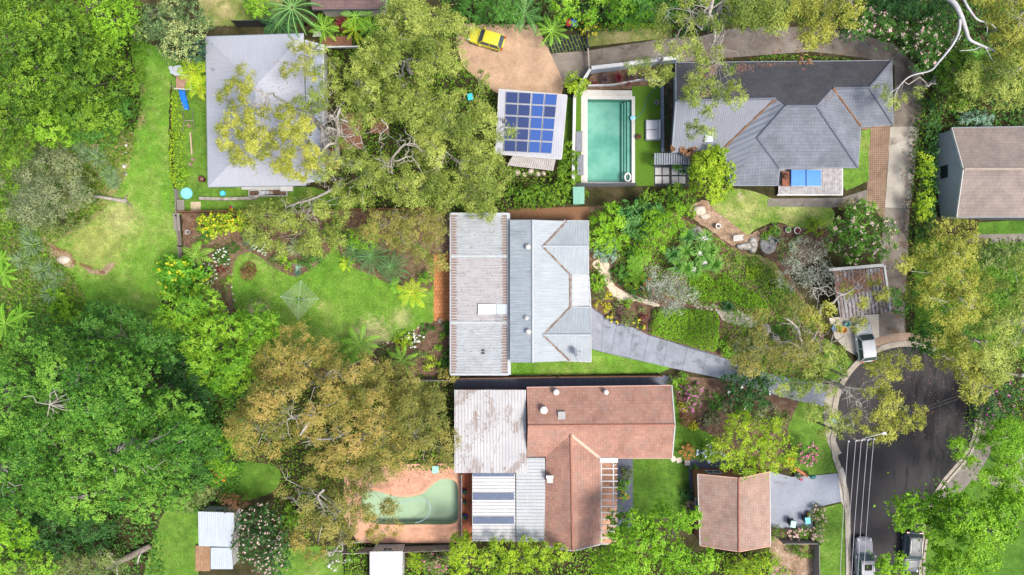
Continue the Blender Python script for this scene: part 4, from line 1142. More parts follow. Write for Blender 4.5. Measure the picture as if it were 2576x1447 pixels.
for nm, V, mt, lab in (('flat_roof', [(1143, 981, 3.3), (1323, 981, 3.3), (1325, 1190, 3.3), (1143, 1190, 3.3)], w1, 'large white flat roof blotched with brown stains'),
                  ('flat_roof', [(1188, 1192, 2.9), (1296, 1192, 2.9), (1297, 1362, 2.9), (1188, 1362, 2.9)], w2, 'clean white flat roof with dark translucent strips'),
                  ('flat_roof', [(1298, 1152, 3.0), (1371, 1152, 3.0), (1372, 1363, 3.0), (1299, 1363, 3.0)], w3, 'narrow pale flat roof beside the tiled wing')):
    m, *_ = slab(V, [(0, 1, 2, 3)], .1); o = m.build(nm, mt, G, uv=True); tag(o, lab)
    vert = mt is w1
    rb = ribs(V, (0, 1, 2, 3) if vert else (0, 3, 2, 1), .33 if vert else .36, 0, .06, .05); rb.build('rib', ribw, o, uv=True)
    q, _ = walls(G, V, [(0, 1, 2, 3)], MT['rwall'], ins=.3); wall_windows(G, q, 4, door=False)
for v0, v1 in ((1188, 1199), (1240, 1258), (1300, 1318)):
    m = MB(); a = P(1190, v0, 2.98); b = P(1293, v1, 2.98); m.box(((a.x + b.x) / 2, (a.y + b.y) / 2, 2.965), (b.x - a.x, a.y - b.y, .04))
    m.build('roof_light', M('slate_blue_translucent_strip', (.10, .13, .20), (.08, .105, .165), 2, .3), G)
pg = empty('pergola', P(1533, 1266), 'white slatted pergola over orange paving beside the red tiled wing', 'pergola')
for i in range(14):
    v = 1163 + i * 15.8
    m = MB(); m.beam(P(1509, v, 2.75), P(1554, v + r.uniform(-1, 1) if False else v, 2.75), .09, .12); m.build('slat', MT['white'], pg)
for u in (1513, 1543):
    m = MB(); m.beam(P(u, 1158, 2.65), P(u, 1372, 2.65), .1, .14); m.build('beam', MT['white'], pg)
for v in (1162, 1230, 1300, 1368):
    m = MB(); m.box(P(1543, v, 1.3), (.1, .1, 2.6)); m.build('post', MT['white'], pg)
bx = MB(); bx.box(P(1531, 1157, 3.0), (1.9, .5, .3)); bx.build('awning_box', MT['offwhite'], pg)

# --- H: red tiled garage
Hh = empty('garage', P(1850, 1285), 'detached garage with red tiled gable roof and brick walls beside the driveway', 'garage')
tH = tile_roof_mat('weathered_pink_brown_tiles', (.31, .21, .17), (.265, .17, .135), (.19, .125, .10), (.27, .23, .205), .6)
VH = [(1756, 1193, 2.9), (1859, 1203, 4.3), (1936, 1187, 2.9), (1938, 1374, 2.9), (1859, 1388, 4.3), (1762, 1373, 2.9)]
m, *_ = slab(VH, [(0, 1, 4, 5), (1, 2, 3, 4)]); m.build('roof', tH, Hh, uv=True)
caps(Hh, VH, [(1, 4)], capR, .12); gutters(Hh, VH, [(5, 0), (2, 3)], MT['offwhite'])
m = MB()
for i, j in ((0, 1), (1, 2), (3, 4), (4, 5)): m.beam(P(*VH[i]) - Vector((0, 0, .06)), P(*VH[j]) - Vector((0, 0, .06)), .08, .18)
m.build('bargeboard', M('salmon_barge', (.6, .36, .28)), Hh)
q, _ = walls(Hh, VH, [(0, 1, 4, 5), (1, 2, 3, 4)], MT['rwall'], ins=.12, drop=.05); wall_windows(Hh, q, 4.5)

# --- K: carport buried in leaves
K_ = empty('carport', P(2165, 735), 'leaf covered ribbed carport roof with white fascia near the cul-de-sac', 'carport')
VK = [(2096, 682, 2.9), (2220, 674, 2.9), (2237, 784, 2.8), (2114, 800, 2.8)]
m, *_ = slab(VK, [(0, 1, 2, 3)], .08); o = m.build('roof', sheet_metal_mat('leafy_grey_deck_sheet', (.26, .26, .30), (.20, .20, .235), (.10, .065, .045), 1.3, pitch=.3, bump=0), K_, uv=True)
rb = ribs(VK, (0, 1, 2, 3), .42, 0, .07, .05); rb.build('rib', M('dark_leafy_rib', (.14, .12, .12), (.07, .05, .045), 4, .9), o)
m = MB(); m.beam(P(2084, 679, 2.9), P(2222, 667, 2.9), .32, .2); m.beam(P(2224, 668, 2.9), P(2240, 784, 2.85), .22, .2); m.build('fascia', MT['offwhite'], K_)
for u, v in ((2098, 684), (2220, 676), (2234, 782), (2116, 796)):
    m = MB(); m.box(P(u, v, 1.4), (.12, .12, 2.8)); m.build('post', MT['greyp'], K_)

# --- I: sheds
def shed(label, V, mat, wall_m=None, gable=False, name='shed', h=2.4):
    o = empty(name, P(sum(p[0] for p in V) / 4, sum(p[1] for p in V) / 4), label, 'shed')
    m, *_ = slab(V, [(0, 1, 2, 3)], .06); r_ = m.build('roof', mat, o, uv=True)
    rb = ribs(V, (0, 1, 2, 3), .3, 0, .05, .03); rb.build('rib', mat, r_, uv=True)
    q, _ = walls(o, V, [(0, 1, 2, 3)], wall_m or MT['lwall'], ins=.15); wall_windows(o, q, 3, w=1.0, h=.8)
    return o
pale = sheet_metal_mat('pale_blue_shed_sheet', (.400, .450, .500), (.362, .406, .456), None, pitch=.2, grime=.12)
shed('pale blue grey shed roof at bottom left between the lawn and dark bush', [(498, 1287, 2.6), (589, 1290, 2.5), (583, 1376, 2.5), (500, 1374, 2.6)], pale)
shed('small pale lean-to roof below the larger pale blue shed', [(530, 1378, 2.1), (582, 1378, 2.1), (586, 1432, 2.1), (530, 1432, 2.1)], pale)
m = MB()
o = empty('deck', P(510, 1400), 'oiled orange timber deck beside the small lean-to at bottom left', 'deck')
for i in range(9): m.box(P(494 + i * 4.1, 1405, .35), (.16, 2.7, .04))
m.build('deck_boards', MT['orange_t'], o); m = MB(); m.box(P(510, 1405, .2), (1.5, 2.6, .24)); m.build('deck_frame', MT['brownt'], o)
shed('white flat roofed shed at the bottom edge below the long fence', [(930, 1388, 2.5), (1013, 1387, 2.5), (1011, 1500, 2.5), (930, 1500, 2.5)], w2)
tealm = sheet_metal_mat('sea_green_sheet', (.17, .38, .29), (.14, .33, .25), None, pitch=.2, grime=.1)
shed('sea green garden shed below the pool corner', [(1441, 470, 2.1), (1470, 470, 2.1), (1470, 513, 2.0), (1442, 514, 2.0)], tealm, tealm)
# ---------------------------------------------------------------- vegetation builders
def quads_mesh(name, verts, nq, tint, mat, parent=None, per=4):
    """fast mesh of nq separate faces, per corners each; verts (nq*per, 3) in world space"""
    if parent is not None:
        l = parent_loc(parent); verts = verts - np.array([l.x, l.y, l.z])
    me = bpy.data.meshes.new(name)
    me.vertices.add(nq * per); me.loops.add(nq * per); me.polygons.add(nq)
    me.vertices.foreach_set("co", verts.astype(np.float32).ravel())
    me.loops.foreach_set("vertex_index", np.arange(nq * per, dtype=np.int32))
    me.polygons.foreach_set("loop_start", np.arange(0, nq * per, per, dtype=np.int32))
    me.polygons.foreach_set("loop_total", np.full(nq, per, dtype=np.int32))
    at = me.attributes.new("tint", 'FLOAT', 'FACE')
    at.data.foreach_set("value", np.clip(tint, 0, 1).astype(np.float32))
    me.update(calc_edges=True)
    me.materials.append(mat)
    o = bpy.data.objects.new(name, me); COL.objects.link(o)
    if parent is not None: o.parent = parent
    return o

def unit(a): return a / np.maximum(np.linalg.norm(a, axis=1, keepdims=True), 1e-6)

def leaf_quads(pos, nrm, ln, wd, rng, along=None, fold=.0):
    """rhombic leaves: centre, normal, length, width -> (n*4, 3)"""
    n = len(pos); nrm = unit(nrm)
    t = rng.normal(size=(n, 3)) if along is None else along + rng.normal(size=(n, 3)) * .35
    t = t - nrm * np.sum(t * nrm, axis=1, keepdims=True); t = unit(t)
    b = np.cross(nrm, t)
    ln = (ln * rng.uniform(.65, 1.3, n))[:, None] / 2; wd = (wd * rng.uniform(.7, 1.25, n))[:, None] / 2
    q = np.stack([pos - t * ln, pos + b * wd - t * ln * .15 + nrm * fold * wd, pos + t * ln, pos - b * wd - t * ln * .15 + nrm * fold * wd], axis=1)
    return q.reshape(-1, 3)

PAL = {}
def pal(name, d, m_, l, **kw):
    if 'trans' not in kw: d, m_, l = [tuple(min(x * g, .62) for x, g in zip(c, (1.1, 1.25, 1.35))) for c in (d, m_, l)]
    PAL[name] = leaf_mat(name + '_leaf', d, m_, l, **kw)
pal('forest', (.036, .085, .008), (.105, .195, .011), (.23, .33, .024))
pal('lime', (.095, .215, .008), (.185, .34, .012), (.29, .45, .028))
pal('camphor', (.024, .09, .009), (.088, .215, .018), (.22, .37, .040))
pal('yardlime', (.06, .17, .009), (.165, .315, .015), (.30, .43, .034))
pal('gum', (.09, .125, .018), (.235, .27, .040), (.46, .46, .10))
pal('gumyellow', (.13, .15, .018), (.30, .28, .032), (.50, .45, .08))
pal('rust', (.12, .13, .022), (.285, .235, .042), (.48, .31, .09))
pal('rustgreen', (.11, .12, .024), (.23, .205, .040), (.38, .29, .07))
pal('olive', (.07, .10, .025), (.145, .18, .042), (.28, .30, .085))
pal('silver', (.10, .12, .055), (.20, .225, .10), (.38, .37, .17))
pal('flowery', (.05, .10, .03), (.12, .18, .06), (.52, .52, .17))
pal('dark', (.015, .055, .012), (.035, .10, .018), (.075, .17, .035))
pal('darkmid', (.03, .09, .012), (.06, .16, .018), (.12, .25, .035))
pal('bluegreen', (.03, .08, .045), (.06, .13, .075), (.12, .20, .12))
pal('mint', (.14, .24, .15), (.25, .35, .24), (.38, .46, .34))
pal('hedge', (.06, .19, .010), (.11, .28, .015), (.19, .38, .03))
pal('yellowgreen', (.13, .22, .008), (.26, .36, .012), (.42, .48, .03))
pal('yellow', (.40, .38, .01), (.62, .58, .015), (.75, .70, .05))
pal('brown', (.10, .045, .018), (.19, .085, .035), (.28, .14, .065))
pal('orange', (.32, .12, .03), (.50, .20, .06), (.62, .32, .12))
pal('purple', (.05, .03, .035), (.11, .06, .065), (.19, .11, .10))
pal('redleaf', (.09, .012, .015), (.18, .02, .03), (.28, .06, .06))
pal('fern', (.10, .27, .015), (.20, .42, .025), (.30, .52, .05))
pal('fernyellow', (.20, .36, .008), (.36, .52, .012), (.50, .62, .03))
pal('palm', (.035, .12, .025), (.08, .21, .04), (.18, .32, .08))
pal('palmdark', (.02, .075, .025), (.045, .13, .035), (.10, .20, .055))
pal('yucca', (.06, .17, .02), (.13, .28, .035), (.26, .40, .07))
pal('dead', (.22, .19, .15), (.34, .30, .25), (.50, .46, .40))
pal('greytwig', (.17, .17, .12), (.29, .28, .20), (.42, .40, .31))
pal('white', (.65, .65, .60), (.75, .75, .70), (.85, .85, .80), trans=.1)
pal('pink', (.45, .10, .20), (.60, .18, .30), (.72, .40, .45), trans=.15)
pal('palepink', (.55, .35, .33), (.66, .46, .42), (.75, .6, .55), trans=.15)
pal('magenta', (.40, .05, .28), (.55, .10, .38), (.65, .3, .5), trans=.15)
pal('yflower', (.6, .5, .02), (.75, .62, .03), (.8, .7, .1), trans=.15)
pal('oflower', (.65, .2, .01), (.75, .3, .02), (.8, .42, .05), trans=.15)
pal('blueflower', (.35, .42, .62), (.5, .58, .75), (.62, .68, .8), trans=.15)
pal('blade', (.075, .19, .016), (.18, .275, .036), (.42, .40, .17))
pal('bladelush', (.05, .14, .012), (.10, .21, .02), (.18, .28, .04))
pal('litterleaf', (.10, .05, .03), (.24, .11, .06), (.42, .22, .12), trans=.05)
pal('tuft', (.10, .17, .07), (.20, .27, .11), (.33, .37, .19))

STY = {   # clump radius range, spacing, sprays per m2, leaves per spray, spray radius, leaf length, leaf width, flatness, holes, bark, twigs shown
    'dense':   dict(rc=(.85, 1.7), sp=1.3, spm=6.5, lps=19, sr=.22, ln=.19, wd=.12, flat=.78, gap=.06, bark='barkgrey', show=.05),
    'camphor': dict(rc=(1.1, 2.1), sp=1.65, spm=9, lps=20, sr=.19, ln=.165, wd=.105, flat=.9, gap=.04, bark='barkpale', show=.05),
    'feather': dict(rc=(.75, 1.3), sp=1.05, spm=4.4, lps=18, sr=.28, ln=.38, wd=.10, flat=.7, gap=.03, bark='barkgrey', show=.0),
    'gum':     dict(rc=(.8, 1.5), sp=1.25, spm=7.0, lps=25, sr=.30, ln=.25, wd=.065, flat=.62, gap=.08, bark='barkpale', show=.12),
    'gumopen': dict(rc=(.6, 1.15), sp=1.15, spm=7.5, lps=23, sr=.28, ln=.24, wd=.065, flat=.62, gap=.24, bark='barkpale', show=.22),
    'bush':    dict(rc=(.35, .7), sp=.5, spm=9, lps=13, sr=.17, ln=.17, wd=.11, flat=.8, gap=.0, bark='barkbrown', show=.0),
    'loose':   dict(rc=(.4, .8), sp=.62, spm=7, lps=13, sr=.22, ln=.22, wd=.09, flat=.75, gap=.06, bark='barkbrown', show=.06),
    'clipped': dict(rc=(.25, .4), sp=.28, spm=22, lps=9, sr=.10, ln=.10, wd=.075, flat=.8, gap=.0, bark='barkbrown', show=.0),
    'bigleaf': dict(rc=(.5, .95), sp=.7, spm=4.5, lps=10, sr=.34, ln=.48, wd=.22, flat=.65, gap=.03, bark='barkbrown', show=.0),
    'twiggy':  dict(rc=(.6, 1.1), sp=.75, spm=5.5, lps=12, sr=.34, ln=.24, wd=.06, flat=.6, gap=.05, bark='barkgrey', show=.5),
}
STATS = dict(leaves=0)

def blob_points(blobs, z, sp, rng, rough=.16, maxn=4000):
    """dart-throw clump centres over a union of plan ellipses; returns u, v, and the height factor 0..1"""
    tot = []
    ph = [(rng.uniform(0, 6.28, 3), rng.uniform(.4, 1, 3)) for _ in blobs]
    k = (H - z) / H / PX
    spu = sp / k
    us, vs, hs = [], [], []
    for bi, (u, v, ru, rv) in enumerate(blobs):
        n = int(8 * ru * rv * 3.14 / (spu * spu)) + 6
        a = rng.uniform(0, 2 * math.pi, n); r = np.sqrt(rng.uniform(0, 1, n)) * 1.02
        us.append(u + ru * r * np.cos(a)); vs.append(v + rv * r * np.sin(a))
    U = np.concatenate(us); V = np.concatenate(vs)
    Hh_ = np.zeros(len(U)) - 1
    for bi, (u, v, ru, rv) in enumerate(blobs):
        dx = (U - u) / ru; dy = (V - v) / rv; th = np.arctan2(dy, dx)
        lim = 1 + rough * (ph[bi][1][0] * np.sin(3 * th + ph[bi][0][0]) + ph[bi][1][1] * np.sin(5 * th + ph[bi][0][1]) + ph[bi][1][2] * np.sin(9 * th + ph[bi][0][2])) / 1.8 - rough * .3
        d = np.hypot(dx, dy) / lim
        Hh_ = np.maximum(Hh_, 1 - d * d)
    ok = Hh_ > 0
    U, V, Hh_ = U[ok], V[ok], Hh_[ok]
    idx = rng.permutation(len(U)); keep = []
    cell = {}
    for i in idx:
        cx, cy = int(U[i] // spu), int(V[i] // spu); good = True
        for ax in (-1, 0, 1):
            for ay in (-1, 0, 1):
                for j in cell.get((cx + ax, cy + ay), ()):
                    if (U[i] - U[j]) ** 2 + (V[i] - V[j]) ** 2 < spu * spu: good = False; break
                if not good: break
            if not good: break
        if good: keep.append(i); cell.setdefault((cx, cy), []).append(i)
        if len(keep) >= maxn: break
    keep = np.array(keep, int)
    return U[keep], V[keep], np.sqrt(np.clip(Hh_[keep], 0, 1))

def tree(label, blobs, ztop, palette, style='dense', seed=1, zlow=None, group=None, name='tree', cat='tree', flowers=None, trunk_r=None,
         limbs=None, rough=.16, mult=1.0, base=None, bark=None, gap=None, crown_name='crown', fl_n=60, fl_s=.16, under=True, dome=.8, lscale=1.0):
    rng = np.random.default_rng(seed * 101 + 3)
    S = STY[style]
    if zlow is None: zlow = ztop * .55
    zm = zlow + (ztop - zlow) * .6
    U, V, Hf = blob_points(blobs, zm, S['sp'], rng, rough)
    n = len(U)
    if n == 0: return
    gp = S['gap'] if gap is None else gap
    if gp and n > 8:
        keep = rng.uniform(0, 1, n) > gp; U, V, Hf = U[keep], V[keep], Hf[keep]; n = len(U)
    rc = rng.uniform(*S['rc'], n) * (.6 + .4 * Hf)
    Z = zlow + (ztop - zlow) * Hf ** dome + rng.normal(0, .16 * (ztop - zlow) + .05, n) + noise2(U, V, seed, 75, 2) * .20 * (ztop - zlow)
    Z = np.clip(Z - rc * .4, .25 * rc, None)
    K = (H - Z) / H / PX
    C = np.stack([(U - 1288) * K, -(V - 723.5) * K, Z], axis=1)
    bu = sum(b[0] * b[2] * b[3] for b in blobs) / sum(b[2] * b[3] for b in blobs)
    bv = sum(b[1] * b[2] * b[3] for b in blobs) / sum(b[2] * b[3] for b in blobs)
    bp = P(bu, bv, zm) if base is None else P(base[0], base[1], 0)
    basep = Vector((bp.x, bp.y, 0))
    if base is None and ztop > 4: basep *= 1 + min(.08 if ztop < 8 else .15, (2.2 if ztop < 8 else 6) / max(basep.length, 1))
    root = empty(name, basep, label, cat, group)
    # leaves
    ctint = rng.normal(0, .15, n)
    ns = np.maximum(3, (S['spm'] * mult * 3.14 * rc * rc * 1.35).astype(int))
    ci = np.repeat(np.arange(n), ns); m_ = len(ci)
    d = unit(rng.normal(size=(m_, 3)) + np.array([0, 0, .75])); d[:, 2] = np.where(d[:, 2] < -.25, -d[:, 2], d[:, 2])
    sp = C[ci] + d * (rc[ci] * np.where(rng.uniform(0, 1, m_) < .8, rng.uniform(.88, 1.04, m_), rng.uniform(.6, 1.15, m_)))[:, None] * np.array([1, 1, S['flat']])
    stint = ctint[ci] + rng.normal(0, .10, m_)
    li = np.repeat(np.arange(m_), S['lps']); N = len(li)
    pos = sp[li] + rng.normal(size=(N, 3)) * S['sr'] * .55 * np.array([1, 1, .6])
    pos[:, 2] = np.maximum(pos[:, 2], .05)
    nr = d[li] * .95 + np.array([0, 0, .45]) + rng.normal(size=(N, 3)) * .45
    al = pos - sp[li]; al[:, 2] -= .05
    q = leaf_quads(pos, nr, S['ln'] * lscale, S['wd'] * lscale, rng, unit(al))
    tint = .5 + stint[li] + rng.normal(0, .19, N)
    if under and style not in ('clipped', 'gumopen', 'twiggy'):
        # inner leaves lower down so the crown is full
        k2 = int(n * 3.14 * S['sp'] ** 2 * .75 * (4 if style in ('gum',) else 6))
        ii = rng.integers(0, n, k2)
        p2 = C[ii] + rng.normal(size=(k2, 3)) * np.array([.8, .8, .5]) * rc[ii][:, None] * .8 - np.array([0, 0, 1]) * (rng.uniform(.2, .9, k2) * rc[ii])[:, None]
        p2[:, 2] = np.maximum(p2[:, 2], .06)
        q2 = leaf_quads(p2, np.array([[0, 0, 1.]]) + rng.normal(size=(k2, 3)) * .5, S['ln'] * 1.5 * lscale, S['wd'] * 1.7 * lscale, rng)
        q = np.concatenate([q, q2]); tint = np.concatenate([tint, .25 + rng.normal(0, .15, k2)]); N += k2  # lower tint paints shade inside the crown
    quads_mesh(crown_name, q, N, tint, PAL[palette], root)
    STATS['leaves'] += N
    # trunk, limbs and twigs
    R = trunk_r or max(.05, .015 * ztop + .006 * math.sqrt(n))
    bm_ = MT[bark or S['bark']]
    m = MB(); pr = random.Random(seed)
    def wig(a, b, ra, rb, k=4, amp=.12, sides=5, sag=0.0):
        a = Vector(a); b = Vector(b); L = (b - a).length
        pts = []
        for i in range(k + 1):
            t = i / k; p = a.lerp(b, t)
            if 0 < i < k: p += Vector((pr.gauss(0, 1), pr.gauss(0, 1), pr.gauss(0, .6))) * amp * L * .35
            p.z += sag * math.sin(t * math.pi) * L
            pts.append(p)
        m.tube(pts, [ra + (rb - ra) * i / k for i in range(k + 1)], sides, cap=False)
        return pts
    if ztop > 1.8 and style not in ('clipped',):
        fork = Vector((basep.x + pr.gauss(0, .02 * ztop), basep.y + pr.gauss(0, .02 * ztop), zlow * .62))
        wig(basep, fork, R * 1.15, R * .8, 4, .05, 9)
        nh = max(3, min(12, n // 9))
        hubs = []
        order = rng.permutation(n)
        for i in order:
            c = Vector(C[i]) ; 
            if all((c - h).length > 2.2 * S['rc'][1] for h in hubs): hubs.append(c)
            if len(hubs) >= nh: break
        show = S['show']
        hp = []
        for h in hubs:
            h2 = Vector((fork.x + (h.x - fork.x) * .62, fork.y + (h.y - fork.y) * .62, max(fork.z + .3, h.z - (1.1 if show > .1 else 1.9))))
            wig(fork, h2, R * .55, R * .24, 6, .16, 7, .02); hp.append(h2)
        for i in range(n):
            c = Vector(C[i])
            if not hp: break
            j = min(range(len(hp)), key=lambda t: (hp[t] - c).length)
            vis = pr.random() < show
            end = c + Vector((pr.gauss(0, .3) * rc[i], pr.gauss(0, .3) * rc[i], (rc[i] * S['flat'] * (1.12 if vis else .2))))
            if (not vis) and n > 60 and pr.random() < .45: continue
            pts = wig(hp[j], end, R * .17, .018, 5, .2, 4, .04 if vis else 0)
            if vis:
                for _ in range(3):
                    s = pts[pr.choice((2, 3, 4))]
                    e = s + Vector((pr.gauss(0, .8), pr.gauss(0, .8), pr.uniform(.0, .5))) * rc[i]
                    wig(s, e, .022, .008, 3, .25, 3)
    else:
        for _ in range(5):
            i = int(rng.integers(0, n)); m.tube([basep, Vector(C[i]) - Vector((0, 0, .1))], [.035, .012], 5, cap=False)
    if limbs:
        for path, r0, r1 in limbs:
            pts = [P(*p) for p in catmull(path, 5, False)]
            kk = len(pts); r0, r1 = r0 * .85, r1 * .85; m.tube(pts, [r0 + (r1 - r0) * i / (kk - 1) for i in range(kk)], 7)
            for _ in range(5):
                i = pr.randrange(kk // 3, kk); e = pts[i] + Vector((pr.gauss(0, 1), pr.gauss(0, 1), pr.uniform(.1, .6))) * pr.uniform(.6, 1.3)
                tw = wig(pts[i], e, .05, .018, 4, .3, 4)
                for _ in range(2): wig(tw[2], tw[2] + Vector((pr.gauss(0, .6), pr.gauss(0, .6), pr.uniform(0, .3))), .022, .008, 3, .3, 3)
    if m.f: m.build('trunk' if ztop > 1.8 else 'stem', bm_, root, smooth=True)
    if flowers:
        fn = fl_n
        ii = rng.integers(0, m_, fn)
        out = unit(sp[ii] - C[ci[ii]]); out[:, 2] = np.abs(out[:, 2])
        fp = C[ci[ii]] + out * (rc[ci[ii]] * 1.08)[:, None] * np.array([1, 1, S['flat'] + .1]) + np.array([0, 0, .05])
        fp = np.repeat(fp, 4, axis=0) + rng.normal(size=(fn * 4, 3)) * fl_s * .35
        fq = leaf_quads(fp, np.array([[0, 0, 1.]]) + rng.normal(size=(fn * 4, 3)) * .5, fl_s, fl_s * .8, rng)
        quads_mesh('flowers', fq, fn * 4, .5 + rng.normal(0, .2, fn * 4), PAL[flowers], root)
    return root

def bush(label, u, v, r, palette, seed, style='bush', h=None, rv=None, **kw):
    h = h or max(.4, r / PX * 1.1)
    kw.setdefault('name', 'shrub'); kw.setdefault('cat', 'shrub')
    return tree(label, [(u, v, r, rv or r)], h, palette, style, seed, zlow=kw.pop('zlow', h * .25), rough=kw.pop('rough', .08), crown_name='foliage', dome=.6, **kw)

def frond_leaf(paths, R, npin, plen, pw, droop, rng, lift=.25, taper=True, ang=68):
    """pinnate fronds: list of (azimuth, centre, length, elevation) -> quads"""
    Q = []; T = []
    for az, c, L, el in paths:
        t = np.linspace(.04, 1.0, npin)
        r = L * np.sin(t * 1.25) / math.sin(1.25)
        z = L * (lift * el) * np.sin(t * 2.2) - droop * L * t ** 2.4
        dirx, diry = math.cos(az), math.sin(az)
        bend = rng.normal(0, .12) * t * t * L
        px = c[0] + dirx * r - diry * bend; py = c[1] + diry * r + dirx * bend; pz = c[2] + z
        mid = np.stack([px, py, pz], 1)
        tan = unit(np.gradient(mid, axis=0))
        side = unit(np.cross(tan, np.array([[0, 0, 1.]])))
        w = plen * L * np.clip(np.minimum(t * 3.2, (1.04 - t) * 1.55), 0.02, 1) ** .8
        wq = pw * L * .62
        ft = rng.normal(0, .12)
        for s in (-1, 1):
            tip = mid + (side * s * math.sin(math.radians(ang)) + tan * math.cos(math.radians(ang))) * w[:, None] + np.array([0, 0, -1]) * (w * .25)[:, None] + rng.normal(size=mid.shape) * w[:, None] * .05
            m1 = (mid + tip) / 2
            ax = unit(tip - mid); b = tan * wq / 2
            q = np.stack([mid, m1 + b, tip, m1 - b], axis=1)
            Q.append(q.reshape(-1, 3)); T.append(.5 + ft + rng.normal(0, .10, npin))
        # rachis
        b = side * .018 * L
        q = np.stack([mid[:-1] - b[:-1], mid[:-1] + b[:-1], mid[1:] + b[1:] * .7, mid[1:] - b[1:] * .7], axis=1) + np.array([0, 0, .012])
        Q.append(q.reshape(-1, 3)); T.append(np.full(npin - 1, .9))
    q = np.concatenate(Q); return q, np.concatenate(T)

def fern(label, u, v, z, R, nf, palette, seed, name='tree_fern', cat='tree fern', group=None, plen=.20, pw=.055, npin=24, droop=.28, az=None, el=1.0, ang=68, jit=.15, trunk=True, r0=.09):
    rng = np.random.default_rng(seed * 77 + 5)
    c = P(u, v, z); r_m = R / PX * (H - z) / H
    root = empty(name, (c.x, c.y, 0), label, cat, group)
    if trunk and z > .3:
        m = MB(); m.tube([(c.x, c.y, 0), (c.x + .03, c.y, z * .5), (c.x, c.y, z)], [r0 * 1.5, r0, r0], 9); m.build('trunk', MT['barkbrown'], root, smooth=True)
    paths = []
    for i in range(nf):
        a = (az[i] if az else (i + rng.uniform(-.25, .25)) * 2 * math.pi / nf + seed)
        paths.append((a, (c.x, c.y, c.z), r_m * rng.uniform(1 - jit, 1 + jit), el * rng.uniform(.6, 1.3)))
    q, t = frond_leaf(paths, r_m, npin, plen, pw, droop, rng, ang=ang)
    q[:, 2] = np.maximum(q[:, 2], .04)
    quads_mesh('fronds', q, len(t), t, PAL[palette], root)
    STATS['leaves'] += len(t)
    return root

def rosette(label, spots, R, n, palette, seed, w=.05, name='yucca', cat='yucca', flowers=None, up=(.15, 1.2), group=None, stem=True, fsize=.5):
    """sword-leaved heads at (u, v, z)"""
    rng = np.random.default_rng(seed * 31 + 9)
    bx = P(spots[0][0], spots[0][1], spots[0][2])
    root = empty(name, (bx.x, bx.y, 0), label, cat, group)
    Q, T = [], []
    m = MB()
    for (u, v, z) in spots:
        c = P(u, v, z); k = R / PX
        if stem and z > .3: m.tube([(bx.x, bx.y, 0), (c.x, c.y, c.z)], [.09, .06], 7)
        az = rng.uniform(0, 6.283, n); el = rng.uniform(up[0], up[1], n); L = k * rng.uniform(.75, 1.1, n) / np.maximum(np.cos(el), .55)
        d0 = np.stack([np.cos(az) * np.cos(el), np.sin(az) * np.cos(el), np.sin(el)], 1)
        o = np.array([[c.x, c.y, c.z]])
        a = o + d0 * .04; b_ = o + d0 * (L * .5)[:, None]; e = o + d0 * L[:, None] * np.array([1.06, 1.06, .55])
        e[:, 2] = np.maximum(e[:, 2], .03)
        s = unit(np.cross(d0, np.array([[0, 0, 1.]]))) * w * k
        for q in ((a - s * .5, a + s * .5, b_ + s, b_ - s), (b_ - s, b_ + s, e + s * .1, e - s * .1)):
            Q.append(np.stack(q, 1).reshape(-1, 3)); T.append(.5 + rng.normal(0, .2, n))
    q = np.concatenate(Q); t = np.concatenate(T)
    if m.f: m.build('stem', MT['barkgrey'], root)
    quads_mesh('leaves', q, len(t), t, PAL[palette], root)
    if flowers:
        for fi in flowers:
            u, v, z = spots[fi]; c = P(u, v, z + .25)
            nfl = 160; p = np.array([[c.x, c.y, c.z]]) + rng.normal(size=(nfl, 3)) * fsize * .38 * np.array([1, 1, .8])
            quads_mesh('flower_head', leaf_quads(p, np.array([[0, 0, 1.]]) + rng.normal(size=(nfl, 3)) * .6, .14, .11, rng), nfl, .5 + rng.normal(0, .2, nfl), PAL['white'], root)
    return root

